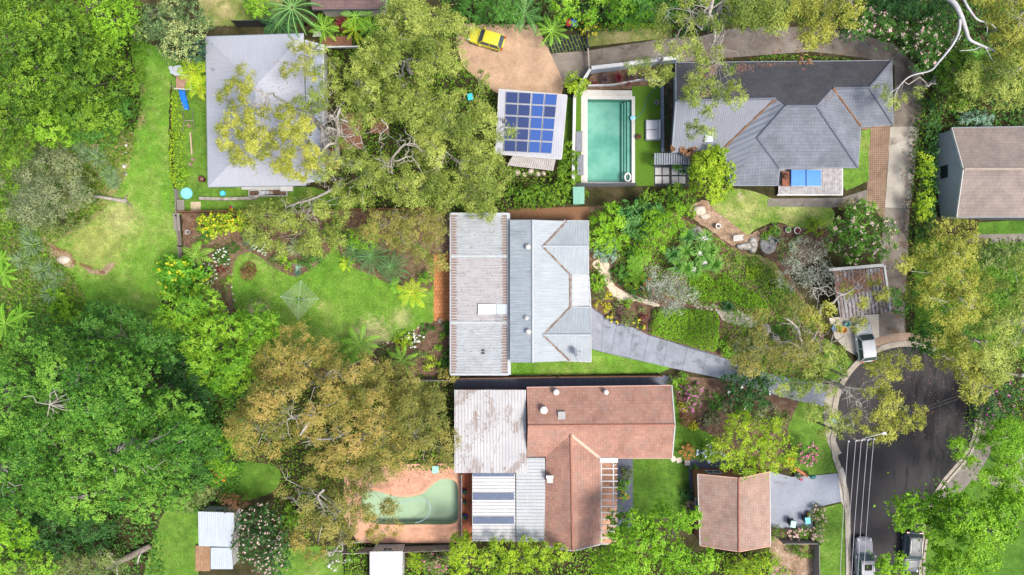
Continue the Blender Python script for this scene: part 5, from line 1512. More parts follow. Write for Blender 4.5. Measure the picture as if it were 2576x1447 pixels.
def mass(label, poly, ztop, palette, seed, dens=55, ln=.22, wd=.12, name='hedge', cat='hedge', kind=None, edge=.45, lump=.12, smooth=True, group=None, rough=1.0, flowers=None, fl_n=100, lumps=1.2, blades=False, fl_s=.13, steml=True):
    """a body of foliage with a plan outline: leaves over its top and sides"""
    rng = np.random.default_rng(seed * 13 + 1)
    pts = catmull(poly, 5) if smooth else poly
    pts = jitter(pts, rough, 7, seed)
    zz = ztop * .75
    W = np.array([[P(u, v, zz).x, P(u, v, zz).y] for u, v in pts])
    mn, mx = W.min(0), W.max(0)
    area = abs(np.sum(W[:, 0] * np.roll(W[:, 1], -1) - np.roll(W[:, 0], -1) * W[:, 1])) / 2
    n0 = int(dens * (mx[0] - mn[0]) * (mx[1] - mn[1]))
    p = rng.uniform(mn, mx, size=(n0, 2))
    ins = np.zeros(n0, bool); dist = np.full(n0, 1e9)
    for i in range(len(W)):
        a, b = W[i - 1], W[i]
        cond = (a[1] > p[:, 1]) != (b[1] > p[:, 1])
        with np.errstate(divide='ignore', invalid='ignore'):
            xi = (b[0] - a[0]) * (p[:, 1] - a[1]) / (b[1] - a[1]) + a[0]
        ins ^= cond & (p[:, 0] < xi)
        ab = b - a; t = np.clip(((p - a) @ ab) / max(ab @ ab, 1e-9), 0, 1)
        dist = np.minimum(dist, np.linalg.norm(p - (a + t[:, None] * ab), axis=1))
    p = p[ins]; dist = dist[ins]; n = len(p)
    e = 1 - np.exp(-dist / (edge * .6))
    lumpn = noise2(p[:, 0], p[:, 1], seed, lumps, 3)
    z = ztop * np.clip(e, .0, 1) * (1 + lump * lumpn) * np.where(rng.uniform(0, 1, n) < .25, rng.uniform(.4, 1, n), rng.uniform(.9, 1.03, n))
    z = np.maximum(z, .03)
    pos = np.column_stack([p, z])
    nr = np.array([[0, 0, .9]]) + rng.normal(size=(n, 3)) * .55
    if blades:
        al = rng.normal(size=(n, 3)) + np.array([0, 0, .8])
        nr = np.cross(al, rng.normal(size=(n, 3))); q = leaf_quads(pos, nr, ln, wd, rng, al)
    else: q = leaf_quads(pos, nr, ln, wd, rng)
    tint = .5 + rng.normal(0, .15, n) + noise2(p[:, 0], p[:, 1], seed + 9, .8, 2) * .10
    STATS['leaves'] += n
    c = Vector((float(W[:, 0].mean()), float(W[:, 1].mean()), 0))
    if kind == 'stuff':
        o = quads_mesh(name, q, n, tint, PAL[palette]); tag(o, label, None, None, 'stuff'); return o
    root = empty(name, c, label, cat, group)
    quads_mesh('foliage', q, n, tint, PAL[palette], root)
    if steml:
        m = MB(); rr = random.Random(seed)
        for _ in range(8):
            i = rr.randrange(n); m.tube([(pos[i][0], pos[i][1], 0), (pos[i][0], pos[i][1], pos[i][2] * .9)], [.03, .012], 5, cap=False)
        m.build('stem', MT['barkbrown'], root)
    if flowers:
        ii = rng.integers(0, n, fl_n); fp = np.repeat(pos[ii] + np.array([0, 0, .07]), 3, axis=0) + rng.normal(size=(fl_n * 3, 3)) * .05
        quads_mesh('flowers', leaf_quads(fp, np.array([[0, 0, 1.]]) + rng.normal(size=(fl_n * 3, 3)) * .4, fl_s, fl_s * .8, rng), fl_n * 3, .5 + rng.normal(0, .2, fl_n * 3), PAL[flowers], root)
    return root

def litter(label, poly, zf, n, seed, size=.13, thr=.0, pl='litterleaf', name='fallen_leaves', nscale=2.0):
    """fallen leaves lying on a surface: zf(u, v) gives its height"""
    rng = np.random.default_rng(seed); pu = [p[0] for p in poly]; pv = [p[1] for p in poly]
    U = rng.uniform(min(pu), max(pu), n * 4); V = rng.uniform(min(pv), max(pv), n * 4); ins = np.zeros(n * 4, bool)
    for i in range(len(poly)):
        a, b = poly[i - 1], poly[i]
        if a[1] == b[1]: continue
        ins ^= ((a[1] > V) != (b[1] > V)) & (U < (b[0] - a[0]) * (V - a[1]) / (b[1] - a[1]) + a[0])
    ins &= noise2(U / 23.4, V / 23.4, seed, nscale, 4) + rng.normal(0, .35, n * 4) > thr
    U, V = U[ins][:n], V[ins][:n]; m_ = len(U)
    Z = zf(U, V) + .02; K = (H - Z) / H / PX
    pos = np.column_stack([(U - 1288) * K, -(V - 723.5) * K, Z])
    q = leaf_quads(pos, np.array([[0, 0, 1.]]) + rng.normal(size=(m_, 3)) * .15, size, size * .5, rng)
    return tag(quads_mesh(name, q, m_, .5 + rng.normal(0, .25, m_), PAL[pl]), label, kind='stuff')
# ---------------------------------------------------------------- low undergrowth nobody could count
mass('low green undergrowth between the trees of the left bank', [(0, -20), (345, -20), (345, 330), (290, 440), (240, 540), (120, 620), (190, 700), (200, 790), (0, 900), (-60, 500), (-60, 0)], .45, 'forest', 1, 40, .30, .16, 'undergrowth', kind='stuff', lump=.5, rough=3)
mass('mixed green and grey undergrowth on the slope below the lawn', [(0, 560), (110, 610), (170, 680), (190, 740), (205, 800), (120, 850), (0, 860), (-40, 700)], .35, 'olive', 2, 60, .26, .10, 'undergrowth', kind='stuff', lump=.5, rough=3)
mass('low growth under the big trees at bottom left', [(-60, 800), (380, 790), (560, 900), (620, 1150), (540, 1290), (400, 1300), (380, 1500), (-60, 1500)], .4, 'darkmid', 3, 22, .34, .18, 'undergrowth', kind='stuff', lump=.5, rough=3)
mass('dark low growth under the gum trees between the two upper houses', [(820, 40), (1160, 60), (1150, 150), (1250, 240), (1240, 400), (1430, 440), (1440, 515), (900, 525), (870, 300), (820, 130)], .5, 'forest', 4, 26, .32, .16, 'undergrowth', kind='stuff', lump=.5, rough=3)
mass('dark undergrowth along the top edge above the drive', [(1160, -40), (1700, -40), (1690, 60), (1440, 75), (1160, 50)], .6, 'darkmid', 5, 34, .30, .16, 'undergrowth', kind='stuff', lump=.5, rough=3)
mass('dark undergrowth along the upper right edge', [(1690, -40), (2660, -40), (2660, 330), (2370, 330), (2340, 200), (2240, 90), (2100, 55), (1850, 55), (1690, 90)], .6, 'darkmid', 6, 30, .32, .16, 'undergrowth', kind='stuff', lump=.5, rough=3)
mass('shaded undergrowth below the gums on the right edge', [(2310, 260), (2370, 280), (2370, 600), (2600, 620), (2620, 1020), (2440, 1130), (2430, 950), (2300, 860), (2290, 640)], .5, 'forest', 7, 24, .32, .16, 'undergrowth', kind='stuff', lump=.5, rough=3)
mass('undergrowth below the rust coloured gums', [(560, 960), (1140, 955), (1140, 1180), (900, 1180), (860, 1350), (700, 1370), (690, 1250), (700, 1180), (580, 1140)], .35, 'forest', 8, 20, .30, .15, 'undergrowth', kind='stuff', lump=.5, rough=3)
mass('undergrowth around the front garden paths', [(1490, 530), (1650, 520), (1960, 700), (2060, 840), (2030, 990), (1820, 900), (1820, 790), (1740, 770), (1660, 740), (1560, 700), (1545, 650), (1495, 640)], .22, 'yardlime', 9, 60, .20, .11, 'undergrowth', kind='stuff', lump=.6, rough=3)
mass('undergrowth along the bottom edge', [(1100, 1395), (1500, 1380), (1760, 1390), (1940, 1400), (1940, 1500), (1020, 1500)], .4, 'yardlime', 10, 22, .28, .15, 'undergrowth', kind='stuff', lump=.5, rough=3)

def tufts(label, spots, palette, seed, R=22, n=130):
    for i, (u, v, s) in enumerate(spots):
        pass
# grassy tussocks on the slope
for i, (u, v, r) in enumerate([(90, 618, 30), (60, 655, 26), (115, 680, 32), (150, 700, 22), (135, 738, 28), (75, 590, 24), (250, 400, 30), (220, 390, 24), (280, 440, 26), (290, 460, 22), (205, 372, 20)]):
    rosette(['grey green grass tussock on the open slope ' + w for w in ('highest below the grey bush', 'nearest the left edge', 'largest in the middle', 'beside the lime shrubs', 'just above the lime shrubs', 'under the grey flowering bush', 'right of the white twigged bush', 'at the foot of the left forest', 'beside the worn path stones', 'lowest near the fallen white stones', 'directly below the small lime tree')][i],
            [(u, v, .1)], r, 150, 'tuft', 300 + i, .022, 'grass_tussock', 'grass tussock', up=(.1, 1.1), group='grass tussocks on the left slope', stem=False)

# ---------------------------------------------------------------- trees: upper left forest
T = tree
T('broad dense green tree filling the top left corner', [(60, 70, 95, 85), (120, 120, 80, 70)], 13, 'forest', 'dense', 11)
T('bright lime green tree at the top edge beside the pale flowering tree', [(270, 35, 72, 50), (290, 75, 42, 35)], 12, 'lime', 'dense', 12, lscale=.8)
T('olive green forest tree crown just below the lime tree', [(215, 110, 90, 70), (160, 60, 60, 50)], 12.5, 'forest', 'dense', 13)
T('wide dense green crown in the middle of the left forest', [(90, 210, 105, 75), (190, 200, 70, 60)], 12, 'forest', 'dense', 14)
T('dense green crown leaning over the grass path', [(260, 230, 85, 80), (230, 290, 80, 50)], 11, 'forest', 'dense', 15)
T('darker green crown with pale bare twigs low in the left forest', [(280, 285, 60, 45), (240, 320, 50, 30)], 9.5, 'darkmid', 'dense', 16)
T('small rounded bright green tree at the bottom of the left forest', [(120, 325, 60, 42)], 8, 'lime' if False else 'yardlime', 'dense', 17)
T('green tree on the left edge beside the rounded tree', [(20, 290, 50, 55), (30, 370, 40, 60)], 9, 'forest', 'dense', 18)
T('shadowy green tree on the left edge above the slope', [(15, 480, 34, 70), (20, 560, 32, 40)], 6, 'forest', 'loose', 19)
T('pale flowering tree with cream yellow blooms at the top of the grass path', [(430, 60, 92, 66), (455, 105, 60, 38)], 9.5, 'flowery', 'dense', 20, lscale=.8, flowers='yellow' if False else None)
T('dark grey green shrub tree behind the play fort', [(490, 125, 32, 30)], 5, 'bluegreen', 'loose', 21)
T('silvery olive tree with cream flowers on the left slope', [(105, 400, 62, 38), (150, 415, 55, 32)], 5, 'silver', 'twiggy', 22, zlow=1.6, under=True)
T('large grey green tree with tangled pale branches above the lawn', [(150, 490, 95, 46), (90, 520, 85, 45), (60, 470, 60, 40)], 6.5, 'silver', 'twiggy', 23, mult=1.3, flowers='yflower' if False else None)
T('olive shrub hanging over the lawn below the grey tree', [(130, 560, 80, 26)], 3.2, 'olive', 'loose', 24)
T('yellow green low tree between the grey trees on the slope', [(190, 450, 40, 24)], 4, 'olive', 'loose', 25)
bush('lime yellow ground shrub on the slope beside the lawn edge', 150, 770, 26, 'lime', 26, 'loose', rv=36)
bush('lime yellow ground shrub just below the slope bushes near the big camphor tree', 178, 790, 22, 'lime', 27, 'loose', rv=24)
bush('bright low bush among the slope ferns', 140, 735, 16, 'lime', 28, 'loose')
fern('bright green fern at the left edge of the slope', 10, 690, .7, 34, 9, 'fern', 29, name='fern', cat='fern')
fern('yellow green fern above the bright fern on the left edge', 4, 652, .6, 26, 8, 'fern', 30, name='fern', cat='fern')
fern('pale green tree fern beside the big tree on the left edge', 14, 815, 1.2, 52, 9, 'fern', 31, plen=.16)
fern('second pale tree fern further in from the left edge', 54, 796, .9, 34, 9, 'fern', 32, plen=.16)
fern('small green fern under the left forest beside the dark gap', 198, 340, .8, 24, 9, 'fern', 33, name='fern', cat='fern')
# ---------------------------------------------------------------- giant trees, lower left
T('huge dense green tree, broadest crown at lower left', [(150, 960, 185, 125), (40, 1010, 120, 110), (280, 990, 120, 100)], 17, 'camphor', 'camphor', 40, zlow=10, dome=.7)
T('huge dense green tree, middle crown with yellowish shoots at lower left', [(330, 1120, 150, 110), (200, 1160, 150, 100), (430, 1080, 90, 80)], 16, 'camphor', 'camphor', 41, zlow=9)
T('darker green crown between the huge tree and the lawn', [(270, 830, 100, 62), (170, 845, 80, 50), (390, 870, 80, 50)], 11, 'darkmid', 'dense', 42, zlow=6)
T('green crown reaching the bottom of the huge tree group above the brown log', [(270, 1240, 130, 70), (150, 1220, 90, 60), (380, 1220, 80, 60)], 13, 'camphor', 'camphor', 43, zlow=7)
T('huge green crown on the left edge below the broadest crown', [(20, 1150, 90, 90), (60, 1230, 80, 60)], 15, 'camphor', 'camphor', 44, zlow=9)
T('shadowed dark tree beneath the huge crowns beside the main yard', [(470, 930, 52, 60), (480, 1000, 45, 50)], 8, 'dark', 'dense', 45)
T('deep green tree right of the huge crowns beside the rust gums', [(500, 1110, 50, 80), (480, 1190, 50, 50)], 9, 'darkmid', 'dense', 46)
T('lime green tree at the bottom left edge', [(20, 1340, 55, 40), (50, 1370, 34, 26)], 9, 'lime', 'dense', 47)
T('small bright green tree at the bottom edge beside the lime tree', [(95, 1420, 32, 26), (10, 1430, 22, 26)], 5, 'yardlime', 'dense', 48)
T('grey olive spreading bush along the bottom left edge', [(180, 1425, 75, 30), (250, 1420, 60, 28), (70, 1440, 40, 20)], 4.5, 'olive', 'twiggy', 49, mult=1.3)
T('dark green low tree in the shade at bottom left', [(130, 1330, 100, 55), (220, 1350, 70, 40)], 5, 'dark', 'dense', 50)
T('grey green shrub between the huge tree and the pale shed', [(500, 1235, 38, 40), (470, 1260, 34, 24)], 4, 'olive', 'loose', 51)
# log
lg = empty('fallen_log', P(330, 1400), 'thick grey brown fallen log lying beside the bottom left lawn', 'log')
m = MB(); m.tube([P(u, v, z) for u, v, z in ((270, 1428, .35), (300, 1412, .45), (330, 1398, .5), (360, 1382, .55), (378, 1374, .6))], [.30, .34, .36, .34, .28], 10); m.build('trunk', MT['barkgrey'], lg, smooth=True)
m = MB()
for p in ([(300, 1412, .5), (294, 1430, .9), (296, 1446, .5)], [(360, 1382, .6), (350, 1400, 1.1), (346, 1418, .8)], [(290, 1418, .5), (276, 1400, 1.2), (282, 1392, 1.3), (240, 1392, 1.2)]): m.tube([P(*q) for q in catmull(p, 5, False)], [.12 - .004 * i for i in range(len(catmull(p, 5, False)))], 6)
m.build('branch', MT['barkpale'], lg, smooth=True)
lg = empty('fallen_log', P(290, 500), 'slim grey fallen trunk lying out over the yellowing lawn', 'log')
m = MB(); m.tube([P(u, v, z) for u, v, z in ((238, 494, .7), (262, 497, .5), (290, 502, .3), (314, 506, .2), (318, 502, .2))], [.16, .17, .2, .24, .18], 9); m.build('trunk', MT['barkpale'], lg, smooth=True)
m = MB(); m.tube([P(312, 505, .2), P(322, 512, .15), P(334, 520, .05)], [.14, .1, .04], 6); m.tube([P(312, 503, .2), P(318, 494, .3), P(322, 490, .05)], [.12, .08, .03], 6); m.build('root', MT['barkgrey'], lg, smooth=True)
# ---------------------------------------------------------------- main back yard
T('large bright lime green feathery tree in the lower left of the back yard', [(610, 860, 90, 76), (560, 910, 92, 72), (640, 830, 60, 54), (520, 850, 50, 50)], 8.5, 'yardlime', 'feather', 60, zlow=4.5, gap=0, mult=1.3)
T('pale lime feathery tree straddling the left boundary', [(450, 790, 66, 50), (500, 770, 60, 42), (430, 770, 40, 36)], 7.5, 'yardlime', 'feather', 61, zlow=4, bark='barkpale')
T('deep green small tree in the corner under the lime trees', [(560, 960, 60, 28), (660, 960, 30, 24)], 3.5, 'darkmid', 'dense', 62)
T('bright green bush with yellow tips outside the left boundary', [(440, 690, 40, 46), (480, 700, 30, 32)], 3.4, 'yellowgreen' if False else 'hedge', 'bigleaf', 63, flowers='yellow', fl_n=60, fl_s=.3)
fern('lime tree fern with eight broad fronds inside the left boundary', 494, 643, 1.9, 38, 8, 'fern', 64, plen=.27, npin=20, droop=.4)
fern('bright yellow tree fern beside the orange paving', 1036, 738, 2.4, 42, 10, 'fernyellow', 65, plen=.25, npin=20, droop=.4)
fern('small yellow green tree fern left of the yellow one', 1000, 718, 1.8, 26, 6, 'fern', 66, plen=.30, az=[2.2, 2.9, 3.6, 4.3, 4.9, 1.6])
fern('green tree fern at the lower edge of the lawn', 906, 865, 2.2, 52, 9, 'fern', 67, plen=.19, droop=.4)
fern('tree fern between the clipped yellow bushes below the lawn', 1012, 905, 1.8, 42, 8, 'fern', 68, plen=.19, droop=.4)
fern('dark green palm leftmost of the three beside the lawn', 893, 630, 1.6, 42, 22, 'palmdark', 69, name='palm', cat='palm', plen=.16, pw=.02, npin=40, ang=45, droop=.35)
fern('dark green palm, middle of the three beside the lawn', 936, 645, 2.0, 46, 22, 'palmdark', 70, name='palm', cat='palm', plen=.16, pw=.02, npin=40, ang=45, droop=.35)
fern('dark green palm nearest the yellow tree fern', 985, 672, 2.0, 44, 22, 'palmdark', 71, name='palm', cat='palm', plen=.16, pw=.02, npin=40, ang=45, droop=.35)
rosette('yellow tipped bromeliad on the lawn edge left of the palms', [(874, 662, .3)], 23, 26, 'yellowgreen', 72, .11, 'bromeliad', 'bromeliad', up=(.1, .6), stem=False)
rosette('blue green agave at the tip of the lawn bed', [(749, 687, .15)], 11, 22, 'bluegreen', 73, .10, 'agave', 'agave', up=(.1, .8), stem=False)
rosette('green agave just above the blue green one', [(752, 674, .15)], 11, 22, 'mint', 74, .10, 'agave', 'agave', up=(.1, .8), stem=False)
rosette('pale green spiky grass tree hanging below the gum in the yard', [(748, 622, 1.0)], 26, 150, 'silver', 75, .03, 'grass_tree', 'grass tree', up=(.0, 1.1))
bush('reddish brown clipped bush alone on the lawn', 624, 682, 21, 'brown', 76, 'clipped', h=1.0, rv=21, rough=.04)
T('yellow green shrub with yellow flowers in the upper left corner of the yard', [(545, 565, 55, 26), (585, 560, 40, 22)], 2.6, 'yellowgreen', 'bush', 77, name='shrub', cat='shrub', flowers='yflower', fl_n=80)
bush('grey green shrub in the upper yard bed', 640, 598, 24, 'bluegreen', 78, 'loose')
bush('dark green low shrub below the corner pot', 518, 590, 15, 'darkmid', 79)
bush('daisy bush with white flowers above the lawn bay', 660, 616, 20, 'olive', 80, flowers='white', fl_n=60, fl_s=.12)
bush('green hydrangea like shrub in the left bed', 610, 650 - 12, 1, 'darkmid', 81) if False else None
bush('dark glossy shrub ringed with white flowers in the left bed', 614, 643 - 14, 15, 'darkmid', 82, flowers='white', fl_n=50, fl_s=.12) if False else bush('dark glossy shrub ringed with white flowers in the left bed', 562, 648, 16, 'darkmid', 82, flowers='white', fl_n=50, fl_s=.12)
bush('dark red leaved plant in the left bed', 555, 677, 14, 'redleaf', 83, h=.6, rv=8)
bush('straggling white flowered shrub in the left bed', 525, 690, 18, 'olive', 84, 'loose', h=.6, rv=28, flowers='white', fl_n=120, fl_s=.10)
bush('small lime plant beside the red leaved plant', 510, 607, 8, 'yardlime', 85)
for i, (u, v, r, pl, lb) in enumerate([(720, 655, 16, 'yardlime', 'clump of strap leaved green plant in the lawn bed'), (770, 655, 15, 'darkmid', 'dark shrub in the bed above the blue agave'), (722, 680, 8, 'yellowgreen', 'small yellow green bush at the lawn bed edge'), (800, 640, 16, 'darkmid', 'dark green shrub at the right end of the lawn bed'), (840, 585, 26, 'darkmid', 'glossy green shrub under the small yard gum'), (690, 650, 14, 'olive', 'olive shrub at the left of the lawn bed')]):
    bush(lb, u, v, r, pl, 86 + i, 'loose')
T('deep green leafy tree behind the palms in the yard', [(920, 590, 42, 30)], 4, 'yardlime', 'dense', 93, lscale=.7)
T('yellow green shrub beside the orange paving near the yellow fern', [(1075, 700, 20, 16)], 1.6, 'yardlime', 'loose', 94, name='shrub', cat='shrub')
# lower right bed of the back yard
for i, (u, v, r, pl, lb, kw) in enumerate([
    (1013, 858, 19, 'yellowgreen', 'yellow variegated round bush below the lawn', dict()),
    (1048, 852, 14, 'olive', 'white flowered small bush beside the stone edging', dict(flowers='white', fl_n=40)),
    (1085, 910, 15, 'yellowgreen', 'green and yellow spotted bush in the mulch by the deck roof', dict()),
    (1118, 915, 14, 'darkmid', 'dark green bush against the deck roof lower corner', dict()),
    (1058, 893, 15, 'olive', 'olive round bush between the mulch bushes', dict()),
    (1074, 829, 12, 'darkmid', 'dark leaved plant at the top of the mulch bed', dict()),
    (1105, 847, 10, 'yardlime', 'small green bush in the mulch below the grey pot', dict()),
    (1125, 828, 12, 'darkmid', 'dark bush between the grey pot and the deck roof', dict()),
    (1096, 877, 6, 'yardlime', 'tiny lime plant in the open mulch', dict()),
    (1130, 880, 11, 'darkmid', 'dark bush halfway along the deck roof edge', dict()),
    (975, 890, 20, 'olive', 'olive green shrub at the bottom edge of the lawn', dict()),
    (1125, 945, 22, 'rustgreen', 'rusty green bush at the lower boundary beside the deck roof', dict())]):
    bush(lb, u, v, r, pl, 100 + i, 'bush' if i % 2 else 'loose', **kw)
# ---------------------------------------------------------------- gums above the yard
whiteL = [([(850, 395, 6), (848, 360, 8), (852, 330, 9.5), (848, 310, 10.5), (850, 290, 11.5), (856, 272, 12)], .34, .10), ([(850, 362, 8), (830, 362, 9), (815, 378, 9), (812, 398, 9)], .22, .07), ([(848, 310, 10.5), (838, 295, 11), (830, 288, 11.3)], .16, .05),
          ([(852, 330, 9.5), (832, 322, 10), (820, 322, 10)], .12, .04), ([(856, 300, 10.5), (880, 310, 10.5), (895, 325, 10.5), (905, 340, 10), (915, 372, 9.5)], .11, .03), ([(812, 398, 9), (800, 415, 9), (790, 430, 9)], .08, .02), ([(850, 395, 6.5), (862, 412, 6.5), (880, 425, 6)], .12, .04)]
T('gum with thick white forking trunk showing through open foliage at upper centre', [(790, 250, 60, 60), (840, 255, 50, 60), (800, 150, 45, 35), (895, 350, 50, 60), (860, 420, 90, 50)], 12, 'gum', 'gumopen', 120, zlow=8, limbs=whiteL, base=(848, 400), trunk_r=.3)
deadL = [([(960, 430, 7), (985, 400, 8.5), (1010, 370, 9.5), (1030, 362, 10), (1050, 366, 10), (1062, 385, 9.5)], .14, .04), ([(985, 400, 8.5), (1000, 405, 9), (1035, 395, 9), (1065, 440, 8.5)], .12, .03), ([(958, 300, 10), (975, 320, 10), (960, 335, 9.5), (952, 360, 8)], .10, .05), ([(985, 400, 8.5), (985, 420, 8.6), (988, 440, 8.4)], .07, .03)]
T('gum with twisting bare silver branches in the middle of the upper thicket', [(900, 470, 80, 45), (970, 440, 80, 50), (1030, 470, 60, 45)], 10, 'gum', 'gumopen', 121, zlow=6, limbs=deadL, base=(960, 430), gap=.2)
T('large yellow green gum standing over the grey hipped roof', [(625, 340, 65, 78), (700, 330, 80, 85), (740, 390, 62, 60), (600, 235, 42, 38)], 14, 'gumyellow', 'gumopen', 122, zlow=9.5, base=(838, 335), gap=.0, mult=1.5, lscale=1.15, trunk_r=.3)
T('thin gum spray hanging over the top corner of the grey roof', [(770, 120, 28, 22), (750, 180, 45, 25), (615, 175, 22, 20)], 12, 'gumyellow', 'gumopen', 123, zlow=9, base=(845, 175), trunk_r=.12)
T('dense pale olive gum at top centre', [(1040, 60, 95, 62), (1110, 75, 70, 50), (990, 120, 60, 50)], 13, 'gum', 'gum', 124, zlow=8.5)
T('dense olive gum crown below the top centre one', [(1030, 190, 100, 75), (960, 160, 60, 60), (1110, 170, 52, 60)], 13, 'gum', 'gum', 125, zlow=8)
T('olive gum crown reaching towards the solar garage', [(1130, 290, 100, 70), (1040, 280, 70, 60), (1190, 330, 62, 60)], 12, 'gum', 'gum', 126, zlow=7.5)
T('olive gum crown just above the long boundary', [(1190, 430, 95, 70), (1120, 380, 70, 50), (1230, 490, 55, 36), (1090, 470, 60, 50)], 11, 'gum', 'gum', 127, zlow=6.5)
T('mixed gum crown between the white trunk and the silver branches', [(940, 260, 58, 60), (920, 200, 45, 45)], 11, 'gum', 'gum', 128, zlow=7)
T('small blurred gum spray beside the brick forecourt', [(1210, 215, 32, 32)], 7, 'gum', 'gumopen', 129, zlow=4)
T('thin gum sprig overlapping the solar garage lower left corner', [(1270, 330, 25, 34), (1290, 345, 14, 16)], 9, 'gum', 'gumopen', 130, zlow=7)
yardL = [([(720, 522, 6), (745, 512, 6.8), (775, 504, 7), (800, 495, 7.2), (830, 480, 7.5)], .09, .14), ([(775, 504, 7), (783, 520, 6.8), (790, 545, 6.5), (800, 555, 6.2)], .09, .04), ([(783, 520, 7), (770, 545, 6.5), (768, 560, 6)], .07, .03), ([(745, 512, 7), (730, 527, 6.5), (715, 530, 6)], .06, .03), ([(830, 480, 7.5), (850, 465, 6), (860, 450, 3)], .14, .2)]
T('yellow green gum overhanging the top boundary with white branches', [(720, 590, 95, 50), (790, 590, 65, 46), (690, 545, 60, 36), (830, 520, 60, 40)], 8, 'gum', 'gum', 131, zlow=4.5, limbs=yardL)
yL2 = [([(985, 560, 7.5), (1005, 545, 8.2), (1030, 558, 8.3), (1050, 560, 8.2), (1068, 578, 8)], .12, .04), ([(1005, 575, 7.8), (1015, 590, 8), (1018, 612, 7.6), (1040, 625, 7.4), (1060, 640, 7.2), (1078, 655, 7)], .11, .03), ([(1005, 545, 8), (985, 555, 8), (970, 560, 7.6)], .07, .03)]
T('golden olive gum overhanging the deck roof and patio', [(1000, 580, 78, 48), (1060, 610, 58, 52), (1080, 560, 50, 36), (1090, 670 - 20, 30, 30)], 9, 'rustgreen', 'gum', 132, zlow=5.5, limbs=yL2, mult=.9)
T('gum sprig draping onto the top of the deck roof', [(1210, 535, 26, 12)], 5.4, 'gum', 'gum', 133, zlow=4.6)
# ---------------------------------------------------------------- rust gums
rL = [([(755, 1095, 10), (768, 1075, 10.5), (790, 1045, 11), (785, 1020, 11.5), (778, 1012, 12)], .12, .24), ([(790, 1045, 11), (750, 1045, 11), (715, 1060, 10.5), (690, 1080, 10), (670, 1090, 9.5)], .16, .05), ([(705, 1058, 10.5), (700, 1085, 10), (712, 1105, 9.8)], .08, .03)]
T('rust orange gum, largest crown of the group below the yard', [(720, 1010, 110, 80), (800, 1000, 90, 70), (660, 1080, 90, 70)], 13, 'rust', 'gum', 140, zlow=8, gap=.13, limbs=rL)
rL2 = [([(875, 1095, 9.5), (880, 1075, 10.5), (850, 1100, 10.4), (810, 1105, 10), (790, 1102, 9.5)], .05, .14), ([(948, 1130, 9), (965, 1120, 10), (955, 1085, 10.5), (940, 1080, 10.6), (995, 1110, 10)], .10, .05)]
T('rust gum crown in the centre of the group above the green pool', [(910, 1060, 110, 85), (970, 1130, 90, 60), (860, 1130, 80, 60)], 12.5, 'rust', 'gum', 141, zlow=7.5, gap=.13, limbs=rL2)
T('rusty olive gum crown beside the stained white roof', [(1050, 1050, 75, 80), (1090, 1110, 45, 60)], 12, 'rustgreen', 'gum', 142, zlow=7.5)
T('rust tinged gum crown overhanging the lower boundary of the yard', [(760, 890, 90, 48), (700, 920, 60, 50), (880, 930, 100, 44), (745, 850, 36, 30)], 11, 'rust', 'gum', 143, zlow=6.5, mult=.8)
T('rusty green gum crown right of the yard ferns', [(960, 965, 90, 42), (1040, 970, 60, 34), (880, 985, 60, 40)], 10, 'rustgreen', 'gum', 144, zlow=6)
rL3 = [([(800, 1365, 5), (812, 1310, 7), (815, 1285, 8), (805, 1262, 9), (800, 1248, 9.5), (815, 1232, 9.8)], .05, .16), ([(812, 1288, 8), (838, 1318, 7.6), (860, 1340, 7)], .09, .03), ([(805, 1245, 9.5), (840, 1270, 9), (870, 1280, 8.6)], .07, .03), ([(800, 1245, 9.5), (760, 1240, 9), (745, 1265, 8.5)], .06, .02)]
T('olive rust gum drooping over the left end of the green pool', [(830, 1290, 90, 70), (770, 1250, 70, 60), (930, 1260, 70, 50), (960, 1200, 70, 50)], 11, 'rustgreen', 'gum', 145, zlow=6.5, limbs=rL3, mult=.8, gap=.28)
T('brown olive gum at the lower end of the rust group', [(800, 1370, 70, 36), (860, 1345, 60, 30), (960, 1300, 46, 50)], 9, 'rust', 'gumopen', 146, zlow=5.5)
T('bright green tree glimpsed between the rust gums and the yard', [(560, 1130, 36, 50), (545, 1170, 30, 30)], 5, 'yardlime', 'dense', 147)
T('dark bush dotted with tiny pink flowers at bottom centre left', [(660, 1370, 74, 60), (650, 1310, 60, 40), (690, 1420, 44, 30)], 5, 'dark', 'bush', 148, name='shrub', cat='shrub', flowers='palepink', fl_n=300, fl_s=.14, zlow=2, mult=.8)
bush('bright green round bush between the dark pink flowered bush and the gum', 735, 1300, 22, 'yardlime', 149, 'bush', h=2)
T('rust brown small tree at the top of the pale shed', [(590, 1262, 30, 18)], 3, 'orange' if False else 'brown', 'loose', 150)
T('pale green white flowered shrub beside the bottom lawn', [(845, 1400, 32, 26)], 2.4, 'silver', 'loose', 151, name='shrub', cat='shrub', flowers='white', fl_n=50)
mass('glossy green clipped hedge beside the white shed at the bottom edge', [(868, 1384), (912, 1380), (914, 1500), (866, 1500)], 1.8, 'yardlime', 152, 80, .18, .12)
bush('yellow green round bush right of the white shed at the bottom edge', 1050, 1412, 26, 'yellowgreen', 153, 'clipped', h=1.8, rv=30)
T('soft green shrub with pink flowers at the bottom edge', [(1098, 1420, 32, 30)], 2.5, 'olive', 'loose', 154, name='shrub', cat='shrub', flowers='pink', fl_n=40)
bush('orange flowered plant below the rust gums near the lower lawn', 545, 1195, 16, 'olive', 155, 'loose', flowers='oflower', fl_n=40, fl_s=.22)
